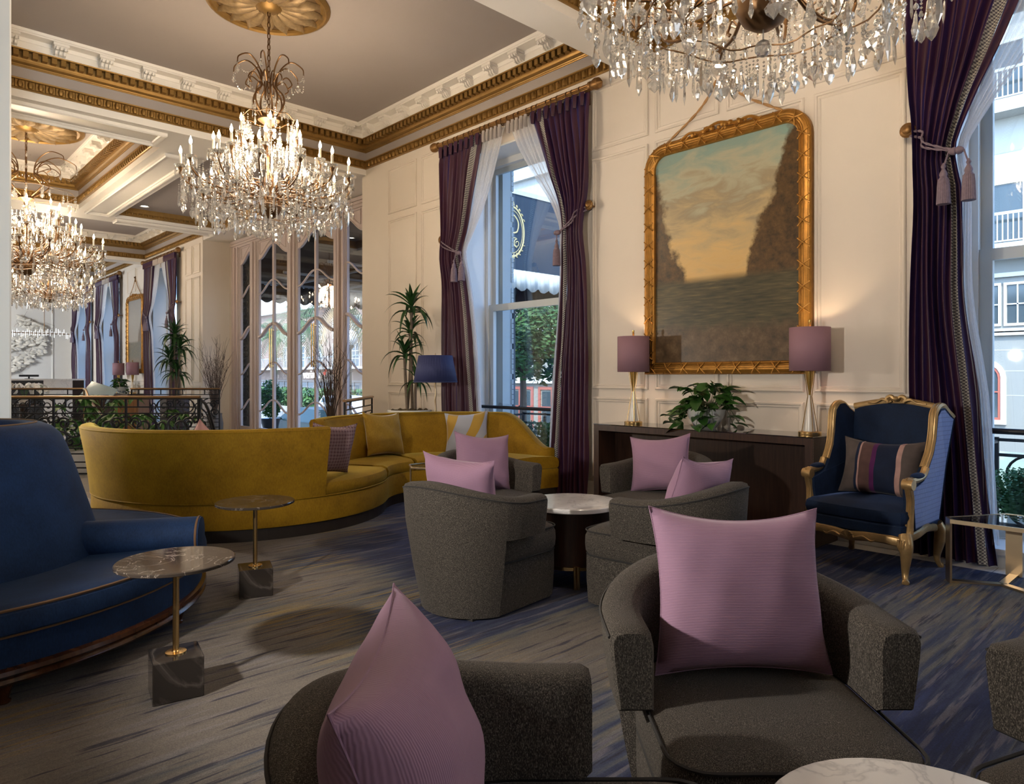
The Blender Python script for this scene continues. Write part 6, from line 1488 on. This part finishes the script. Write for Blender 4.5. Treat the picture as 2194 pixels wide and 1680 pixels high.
em.tube([(cx - 0.03, ey, cz - hh - 0.10), (cx, ey, cz - hh - 0.03), (cx + 0.03, ey, cz - hh - 0.10)], 0.02, 5).tube([(cx - 0.03, ey, cz + hh + 0.08), (cx, ey, cz + hh + 0.14), (cx + 0.03, ey, cz + hh + 0.08)], 0.02, 5)
em.build('crest', gc, aw)
lt_ = MB()   # script capital P with its curl
lt_.tube(bez([(cx + 0.0, ey, cz + 0.30), (cx - 0.03, ey, cz + 0.05), (cx - 0.05, ey, cz - 0.2), (cx - 0.11, ey, cz - 0.3), (cx - 0.17, ey, cz - 0.25)], 6), 0.018, 6, flat=(1, 0.4))
lt_.tube(bez([(cx - 0.15, ey, cz + 0.12), (cx - 0.10, ey, cz + 0.29), (cx + 0.05, ey, cz + 0.33), (cx + 0.17, ey, cz + 0.20), (cx + 0.14, ey, cz + 0.02), (cx + 0.02, ey, cz - 0.03)], 7), 0.016, 6, flat=(1, 0.4))
lt_.tube([(cx + 0.13 + a, ey, cz - 0.22 + b) for a, b in spiral((0, 0), 0.085, 0.025, PI / 2, 1.3)], 0.010, 5, flat=(1, 0.4)); lt_.tube(bez([(cx + 0.13, ey, cz - 0.31), (cx + 0.03, ey, cz - 0.25), (cx + 0.02, ey, cz - 0.13), (cx + 0.11, ey, cz - 0.12)], 5), 0.011, 5, flat=(1, 0.4))
lt_.build('script_letter', gc, aw)

# foliage
def crown_mesh(m, c, rad, n, r, size):
    for k in range(n):
        while True:
            p = Vector((r.uniform(-1, 1), r.uniform(-1, 1), r.uniform(-1, 1)))
            if 0.25 < p.length < 1: break
        p = Vector((c[0] + p.x * rad[0], c[1] + p.y * rad[1], c[2] + p.z * rad[2])); a = Vector((r.uniform(-1, 1), r.uniform(-1, 1), r.uniform(-.6, .6))).normalized(); b = a.orthogonal().normalized() * size * 0.45; a = a * size * r.uniform(0.7, 1.3)
        m.add([p - a, p + b, p + a, p - b], [(0, 1, 2, 3)])
def fol(name, c1, c2): 
    t = NT(name); n1 = t.noise(t.coord(), 1.8, 4); c = t.ramp(n1, [(0.3, c1), (0.7, c2)]); b = t.bsdf(c, 0.6)
    return t.mat
FOL = fol('street_leaves', (0.012, 0.045, 0.011), (0.06, 0.145, 0.032)); FERN = fol('fern_green', (0.012, 0.060, 0.010), (0.05, 0.17, 0.03))
BARK = mono('bark', (0.12, 0.09, 0.07), 0.9, 0.2)
def tree(label, x, y, zc, rad, n, seed, size=0.10, name='street_tree'):
    t = thing(name, label, 'tree', (x, y, SZ)); r = random.Random(seed); m = MB()
    for k in range(7):
        a = k * 2.4; q = (rad[0] * 0.5 * math.cos(a), rad[1] * 0.5 * math.sin(a), zc - SZ + rad[2] * r.uniform(-0.5, 0.6)); crown_mesh(m, q, (rad[0] * 0.6, rad[1] * 0.6, rad[2] * 0.5), n // 7, r, size)
    m.build('foliage', FOL, t, False, 'stuff')
    tr = MB().tube([(0, 0, 0), (0.05, 0, (zc - SZ) * 0.5), (0, 0.05, zc - SZ)], [0.12, 0.10, 0.05], 8)
    for k in range(5): a = k * 1.3; tr.tube([(0.03, 0, (zc - SZ) * 0.6), (rad[0] * 0.5 * math.cos(a), rad[1] * 0.5 * math.sin(a), zc - SZ + 0.4)], [0.05, 0.015], 5)
    tr.build('trunk', BARK, t)
tree('leafy street tree outside the window beside the palm', 14.4, 14.9, 3.0, (2.1, 2.1, 2.0), 9000, 31, 0.11)
def fern(label, x, y, z, rx, ry, h, n, seed):
    t = thing('fern_planter', label, 'plant', (x, y, z), group='ferns on the balconies'); r = random.Random(seed); m = MB()
    MB().box(-rx * 0.8, rx * 0.8, -ry * 0.9, ry * 0.9, -0.14, 0.10).build('trough', IRON, t, False)
    for k in range(n):
        a = r.uniform(0, 2 * PI); by = r.uniform(-ry * 0.8, ry * 0.8); L = r.uniform(0.18, 0.36); e = r.uniform(0.5, 1.4); P = [(0.9 * L * math.cos(a) * q / 5 * math.cos(e * 0.6), by + L * math.sin(a) * q / 5 * math.cos(e * 0.6), 0.10 + h * math.sin(e) * math.sin(q / 5 * 2.0) * 0.95) for q in range(6)]
        P = [Vector(p) for p in P]
        for q in range(5):
            d = (P[q + 1] - P[q]); s = d.cross(Vector((0, 0, 1))); s = (s.normalized() if s.length > 1e-6 else Vector((1, 0, 0))) * 0.028 * (1.15 - q / 5)
            for w in (0, 0.5): b = P[q] + d * w; m.add([b, b + s + d * 0.2, b + d * 0.35, b - s + d * 0.2], [(0, 1, 2, 3)])
    m.build('fronds', FERN, t, False, 'stuff')
fern('green fern outside the window beside the palm, behind the iron balcony', 6.43, 6.05, 0.05, 0.12, 0.70, 0.62, 460, 41)
fern('round green fern outside the window behind the wing chair', 6.43, 1.13, 0.05, 0.12, 0.22, 0.48, 460, 42)
def balcony(label, yc, hw, x):
    t = thing('balcony_railing', label, 'railing', (x, yc, 0), group='iron balconies')
    b = MB()
    for z in (0.80, 0.68, 0.10): b.box(-0.012, 0.012, -hw, hw, z - 0.012, z + 0.012)
    b.build('crossbar', IRON, t, False)
    for k in range(5): y = lerp(-hw, hw, k / 4); MB().box(-0.014, 0.014, y - 0.014, y + 0.014, -0.1, 0.82).build('baluster', IRON, t, False)
    for k in range(4):
        m = MB(); y = lerp(-hw, hw, (k + 0.5) / 4); w = hw / 4
        m.tube([(0, y + 0.15 * math.cos(q * 2 * PI / 20), 0.53 + 0.15 * math.sin(q * 2 * PI / 20)) for q in range(20)], 0.011, 6, True)
        for s in (-1, 1):
            m.tube([(0, y + s * 0.11 + a, 0.27 + bq) for a, bq in spiral((0, 0), 0.10, 0.025, PI / 2, s * 1.5)], 0.010, 5); m.tube([(0, y + s * 0.02, 0.38), (0, y + s * 0.02, 0.12)], 0.008, 5)
        m.build('scrollwork', IRON, t)
    for s in (-1, 1): MB().box(-0.45 - (x - 6.63), 0, s * hw - 0.012, s * hw + 0.012, 0.775, 0.80).build('side_bar', IRON, t, False)
    MB().box(-0.4, 0.06, -hw, hw, -0.14, -0.1).build('floor_plate', IRON, t, False)
balcony('scrolled iron balcony outside the window beside the palm', 6.02, 0.80, 6.62); balcony('scrolled iron balcony outside the window behind the wing chair', 0.55, 0.86, 6.62)

# buildings opposite
STUC = mono('pale_stucco', (0.40, 0.39, 0.365), 0.85, 0.03); STUC2 = mono('grey_stucco', (0.215, 0.21, 0.198), 0.85, 0.03); PINK = mono('pink_stucco', (0.21, 0.145, 0.115), 0.85, 0.05); WTRIM = mono('white_trim', (0.50, 0.495, 0.48), 0.6, 0.02)
DGL = plain('dark_window_glass', (0.05, 0.065, 0.075), 0.08, var=0.3, scale=0.8); REDW = mono('red_wood', (0.33, 0.09, 0.06), 0.5, 0.1)
def win(par, x, y0, y1, z0, z1, nx, nz, fw=0.07, mat=WTRIM, glass=DGL, bar=0.035):
    f = MB().box(x - 0.06, x + 0.02, y0 - fw, y1 + fw, z0 - fw, z0).box(x - 0.06, x + 0.02, y0 - fw, y1 + fw, z1, z1 + fw).box(x - 0.06, x + 0.02, y0 - fw, y0, z0, z1).box(x - 0.06, x + 0.02, y1, y1 + fw, z0, z1)
    for k in range(1, nx): y = lerp(y0, y1, k / nx); f.box(x - 0.05, x + 0.01, y - bar / 2, y + bar / 2, z0, z1)
    for k in range(1, nz): z = lerp(z0, z1, k / nz); f.box(x - 0.05, x + 0.01, y0, y1, z - bar / 2, z + bar / 2)
    o = f.build('window', mat, par, False)
    for i in range(nx):
        for j in range(nz): MB().box(x - 0.015, x, lerp(y0, y1, i / nx) + bar / 2, lerp(y0, y1, (i + 1) / nx) - bar / 2, lerp(z0, z1, j / nz) + bar / 2, lerp(z0, z1, (j + 1) / nz) - bar / 2).build('pane', glass, o, False)
    return o
BX = 24.0
b1 = thing('white_building', 'white building opposite with balconies, seen through the window behind the wing chair', 'building', (0, 0, 0))
MB().box(BX, BX + 8, -14, 12, SZ, 4.7).build('lower_wall', STUC2, b1, False); MB().box(BX + 0.15, BX + 8, -14, 12, 4.7, 14.5).build('upper_wall', STUC, b1, False)
for z in (4.15, 3.98 - 1.42, 2.48): MB().box(BX - 0.10, BX, -14, 12, z, z + 0.12).build('ledge', WTRIM, b1, False)
for z in (2.05, 1.45, 0.75, 7.75): MB().box(BX - 0.004 + (0.15 if z > 4.7 else 0), BX + 0.05 + (0.15 if z > 4.7 else 0), -14, 12, z, z + 0.025).build('joint', mono('joint_grey', (0.35, 0.34, 0.32), 0.9), b1, False)
for zf in (4.70, 8.75, 12.4):
    MB().box(BX - 0.55, BX + 0.2, -14, 12, zf, zf + 0.36).build('balcony_slab', STUC, b1, False)
    bl = MB().box(BX - 0.5, BX - 0.44, -14, 12, zf + 1.16, zf + 1.24).box(BX - 0.5, BX - 0.46, -14, 12, zf + 0.40, zf + 0.44); bl.build('balcony_rail', WTRIM, b1, False)
    for k in range(60):
        y = 1.0 + 0.125 * k; MB().box(BX - 0.49, BX - 0.46, y - 0.014, y + 0.014, zf + 0.42, zf + 1.18).build('baluster', WTRIM, b1, False)
    for y0 in (-8, -4.2, -0.4, 3.4, 7.2):
        win(b1, BX + 0.15, y0, y0 + 3.3, zf + 0.4, zf + 2.15, 3, 1, 0.08)
for y0 in (-6.2, -1.0, 4.35, 9.0): win(b1, BX, y0, y0 + 0.52, 2.82, 3.92, 2, 2, 0.07); win(b1, BX, y0 + 0.72, y0 + 1.24, 2.82, 3.92, 2, 2, 0.07)
def archwin(y0, y1, z0, z1):
    yc, w = (y0 + y1) / 2, (y1 - y0) / 2
    def o(k): return [(yc - w - k, z0 - k), (yc + w + k, z0 - k)] + [(yc + (w + k) * math.cos(PI * q / 10), z1 - 0.35 + (0.35 + k) * math.sin(PI * q / 10)) for q in range(11)]
    f = MB().loft([[(BX - d, y, z) for y, z in o(k)] for k, d in ((0.20, 0.0), (0.20, 0.07), (0.07, 0.07), (0.07, 0.02))], caps=False).build('window', WTRIM, b1, False)
    MB().loft([[(BX - d, y, z) for y, z in o(k)] for k, d in ((0.07, 0.0), (0.07, 0.05), (0.0, 0.05), (0.0, 0.0))], caps=False).box(BX - 0.05, BX, y0, y1, (z0 + z1) / 2 - 0.03, (z0 + z1) / 2 + 0.01).build('sash', REDW, f, False)
    P = o(0.0); MB().loft([[(BX - 0.02, y, z) for y, z in P], [(BX - 0.004, y, z) for y, z in P]]).build('pane', DGL, f, False)
for y0 in (-4.0, 0.6, 5.08, 9.2): archwin(y0, y0 + 0.78, 0.12, 1.62)
b2 = thing('shop_building', 'cream shop building opposite with red framed doors under the tree', 'building', (0, 0, 0)); X2 = 26.0
MB().box(X2, X2 + 8, 17.5, 33.5, SZ, 5.2).build('wall', mono('cream_stucco', (0.24, 0.222, 0.19), 0.85), b2, False); MB().box(X2 + 0.1, X2 + 8, 17.5, 33.5, 5.2, 17).build('upper_wall', mono('white_stucco', (0.36, 0.355, 0.345), 0.85), b2, False)
for z in (5.2, 8.6, 11.8, 14.5): MB().box(X2 - 0.15, X2 + 0.1, 17.5, 33.5, z, z + 0.22).build('ledge', WTRIM, b2, False)
for y0 in (19.0, 21.4, 23.8, 26.2, 28.6): 
    win(b2, X2, y0, y0 + 1.7, SZ + 0.1, 0.62, 2, 2, 0.16, REDW, DGL, 0.18); win(b2, X2, y0 + 0.2, y0 + 1.5, 2.4, 4.4, 2, 3, 0.08)
MB().box(X2 - 0.2, X2, 17.5, 33.5, 0.95, 1.5).build('fascia', mono('sign_band', (0.55, 0.52, 0.46), 0.8), b2, False)
b3 = thing('pink_building', 'pink stucco building across the street, seen through the entrance doors', 'building', (0, 0, 0)); X3 = 26.0
MB().box(X3, X3 + 9, 36, 74, SZ, 6.6).build('wall', PINK, b3, False)
MB().box(X3 - 0.35, X3 + 9.3, 35.7, 74.3, 6.6, 7.0).build('cornice', WTRIM, b3, False)
MB().loft([[(X3 - 0.3, 36, 7.0), (X3 + 9, 36, 7.0), (X3 + 9, 74, 7.0), (X3 - 0.3, 74, 7.0)], [(X3 + 3, 39, 8.8), (X3 + 6, 39, 8.8), (X3 + 6, 71, 8.8), (X3 + 3, 71, 8.8)]]).build('roof', mono('roof_tile', (0.62, 0.56, 0.50), 0.8), b3, False)
for k in range(13):
    y0 = 38 + 2.75 * k; win(b3, X3, y0, y0 + 1.0, 4.2, 5.6, 3, 4, 0.08, WTRIM, DGL, 0.05); win(b3, X3, y0, y0 + 1.0, 2.05, 3.7, 2, 3, 0.08, WTRIM, DGL, 0.05)
MB().box(X3 - 0.9, X3, 36, 74, 1.85, 2.0).build('balcony_slab', WTRIM, b3, False)
bl = MB().box(X3 - 0.88, X3 - 0.84, 36, 74, 2.75, 2.80); bl.build('balcony_rail', mono('blue_grey_iron', (0.25, 0.30, 0.36), 0.5), b3, False)
bl = MB()
for k in range(190): y = 36 + 0.2 * k; bl.box(X3 - 0.87, X3 - 0.85, y, y + 0.02, 2.0, 2.75)
bl.build('baluster', mono('blue_grey_iron', (0.25, 0.30, 0.36), 0.5), b3, False, 'stuff')
for k in range(9): y0 = 38 + 4.1 * k; win(b3, X3, y0, y0 + 3.2, SZ + 0.5, 0.9, 3, 1, 0.12, mono('shop_frame', (0.20, 0.17, 0.15), 0.6), DGL, 0.1)
sg = thing('shop_sign', 'white shop lettering with a red tick on the pink building across the street', 'sign', (X3 - 0.45, 51.2, 1.18), -PI / 2)
cu = bpy.data.curves.new('lettering', 'FONT'); cu.body = 'verizon'; cu.size = 0.92; cu.extrude = 0.04; cu.materials.append(emit('lit_letters', (1, 1, 1), 1.2))
lo = bpy.data.objects.new('lettering_curve', cu); COL.objects.link(lo); lm_ = bpy.data.meshes.new_from_object(lo.evaluated_get(bpy.context.evaluated_depsgraph_get())); bpy.data.objects.remove(lo)
lo = put('lettering', lm_, sg); lo.rotation_euler = (PI / 2, 0, 0)
MB().tube([(3.28, 0, 0.42), (3.42, 0, 0.25), (3.75, 0, 0.85)], 0.06, 6).build('tick', emit('lit_red', (0.8, 0.05, 0.03), 1.0), sg)
# palms, lamp post, hedge, planters
PALM = fol('palm_green', (0.03, 0.065, 0.022), (0.085, 0.14, 0.055)); DEAD = mono('dry_frond', (0.38, 0.30, 0.19), 0.9, 0.2)
def palm(label, x, y, zc, rad, seed):
    t = thing('palm_tree', label, 'tree', (x, y, SZ), group='street palms'); r = random.Random(seed); h = zc - SZ
    MB().tube([(0, 0, 0), (0.05, 0.02, h * 0.5), (0, 0, h)], [0.22, 0.17, 0.19], 10).build('trunk', BARK, t)
    for k in range(34):
        a = k * 2.4 + r.uniform(-.2, .2); e = r.uniform(-0.7, 1.2); m = MB(); dead = e < -0.45; L = rad * r.uniform(0.8, 1.1) * (0.8 if dead else 1)
        P = [Vector((L * u * math.cos(a) * math.cos(e) * (1 - 0.25 * u), L * u * math.sin(a) * math.cos(e) * (1 - 0.25 * u), h + L * (math.sin(e) * u - 0.55 * u * u))) for u in [q / 8 for q in range(9)]]
        for q in range(8):
            d = P[q + 1] - P[q]; s = d.cross(Vector((0, 0, 1))).normalized() * 0.38 * math.sin(PI * (0.15 + 0.8 * q / 8))
            for w in (0, 0.33, 0.66):
                b = P[q] + d * w
                for sg_ in (1, -1): m.add([b, b + s * sg_ + d * 0.9 + Vector((0, 0, -0.15)), b + d * 0.18], [(0, 1, 2)])
        m.build('frond', DEAD if dead else PALM, t, False)
palm('palm tree across the road seen through the first pair of doors', 15.6, 34.6, 3.5, 2.1, 51); palm('palm tree across the road seen at the last pane of the entrance', 10.6, 18.9, 3.6, 1.7, 52); palm('palm tree across the road seen through the top of the second pair of doors', 15.2, 31.0, 4.0, 2.0, 53)
ls = thing('street_lamp', 'black street lamp with a white globe outside the entrance', 'lamp', (11.9, 20.5, SZ)); MB().lathe([(0.14, 0), (0.12, 0.5), (0.05, 0.6), (0.045, 3.6), (0.12, 3.68), (0.12, 3.74)], 12).build('post', IRON, ls); MB().sphere((0, 0, 3.98), 0.26, 14, 10).build('globe', mono('white_globe', (0.9, 0.9, 0.88), 0.4, 0.01), ls)
hd_ = thing('hedge', 'clipped green hedge along the road outside the entrance', 'hedge', (19.5, 36, SZ)); r = random.Random(61); m = MB()
for k in range(5200): 
    p = Vector((r.uniform(-0.5, 0.5), r.uniform(-9, 9), r.uniform(0.5, 2.0))); a = Vector((r.uniform(-1, 1), r.uniform(-1, 1), r.uniform(-1, 1))).normalized() * 0.12; b = a.orthogonal() * 0.6; m.add([p - a, p + b, p + a, p - b], [(0, 1, 2, 3)])
m.build('foliage', FOL, hd_, False, 'stuff'); MB().box(-0.6, 0.6, -9, 9, 0, 0.9).build('kerb_wall', WTRIM, hd_, False)
def car(label, x, y, rz, paint, tall=0):
    t = thing('car', label, 'car', (x, y, SZ), rz, 'cars on the street'); W = 0.88
    body = [(-2.2, 0.35), (-2.25, 0.7), (-2.1, 0.92), (-1.2, 0.98), (1.2, 0.98), (2.0, 0.85), (2.2, 0.6), (2.15, 0.35)]; cab = [(-1.9, 0.95), (-1.55, 1.45 + tall), (0.5, 1.48 + tall), (1.25, 0.97)]
    MB().loft([[(a, w * s, b) for a, b in body] for w, s in ((-1, W * 0.96), (-1, W), (1, W), (1, W * 0.96))]).build('body', paint, t, ang=30)
    c = MB().loft([[(a, yy * (W if b < 1.1 else W * 0.78), b) for a, b in cab] for yy in (-1, 1)]); c.build('cabin', paint, t, False)
    g = MB()
    for s in (-1, 1): g.loft([[(-1.7, s * (W * 0.955 + 0.01), 1.0), (-1.42, s * (W * 0.80 + 0.01), 1.38 + tall), (0.42, s * (W * 0.80 + 0.01), 1.40 + tall), (1.0, s * (W * 0.955 + 0.01), 1.0)], [(-1.7, s * (W * 0.955 - 0.01), 1.0), (-1.42, s * (W * 0.8 - 0.01), 1.38 + tall), (0.42, s * (W * 0.8 - 0.01), 1.40 + tall), (1.0, s * (W * 0.955 - 0.01), 1.0)]])
    g.loft([[(1.20, -W * 0.85, 1.02), (0.56, -W * 0.70, 1.44 + tall), (0.56, W * 0.70, 1.44 + tall), (1.20, W * 0.85, 1.02)], [(1.18, -W * 0.85, 1.0), (0.54, -W * 0.7, 1.42 + tall), (0.54, W * 0.7, 1.42 + tall), (1.18, W * 0.85, 1.0)]]); g.build('car_window', plain('car_glass', (0.03, 0.05, 0.05), 0.06), t, False)
    for a in (-1.4, 1.4):
        for s in (-1, 1): MB().lathe([(0.20, -0.10), (0.33, -0.10), (0.35, -0.06), (0.35, 0.06), (0.33, 0.10), (0.20, 0.10)], 18, M=T(a, s * (W - 0.08), 0.35, 0, PI / 2)).build('wheel', IRON, t)
    for s in (-1, 1): MB().sphere((0.85, s * (W + 0.12), 1.05), 1, 10, 6, (0.10, 0.11, 0.07)).tube([(0.85, s * W * 0.95, 1.0), (0.85, s * (W + 0.08), 1.03)], 0.02, 5).build('wing_mirror', paint, t)
car('dark teal car on the street outside the entrance doors', 13.2, 25.6, PI / 2 + 0.05, plain('teal_paint', (0.006, 0.022, 0.024), 0.4)); car('white van passing on the street outside the entrance doors', 16.4, 29.0, PI / 2, plain('white_car_paint', (0.5, 0.5, 0.5), 0.2), 0.35)
car('pale green car parked outside the window behind the wing chair', 13.0, 2.6, PI / 2, plain('pale_green_paint', (0.22, 0.28, 0.24), 0.2)); car('silver car passing behind the white van outside the entrance', 17.2, 41.0, PI / 2, plain('silver_paint', (0.55, 0.56, 0.58), 0.25))
tp = thing('topiary_pot', 'dark green shrub by the doorstep outside the first pair of doors', 'plant', (7.6, 17.0, -0.03)); m = MB(); crown_mesh(m, (0, 0, 0.75), (0.28, 0.28, 0.5), 900, random.Random(71), 0.06); m.build('foliage', FERN, tp, False, 'stuff'); MB().lathe([(0.18, 0), (0.24, 0.28), (0.22, 0.28), (0.01, 0.26)], 18).build('pot', IRON, tp)
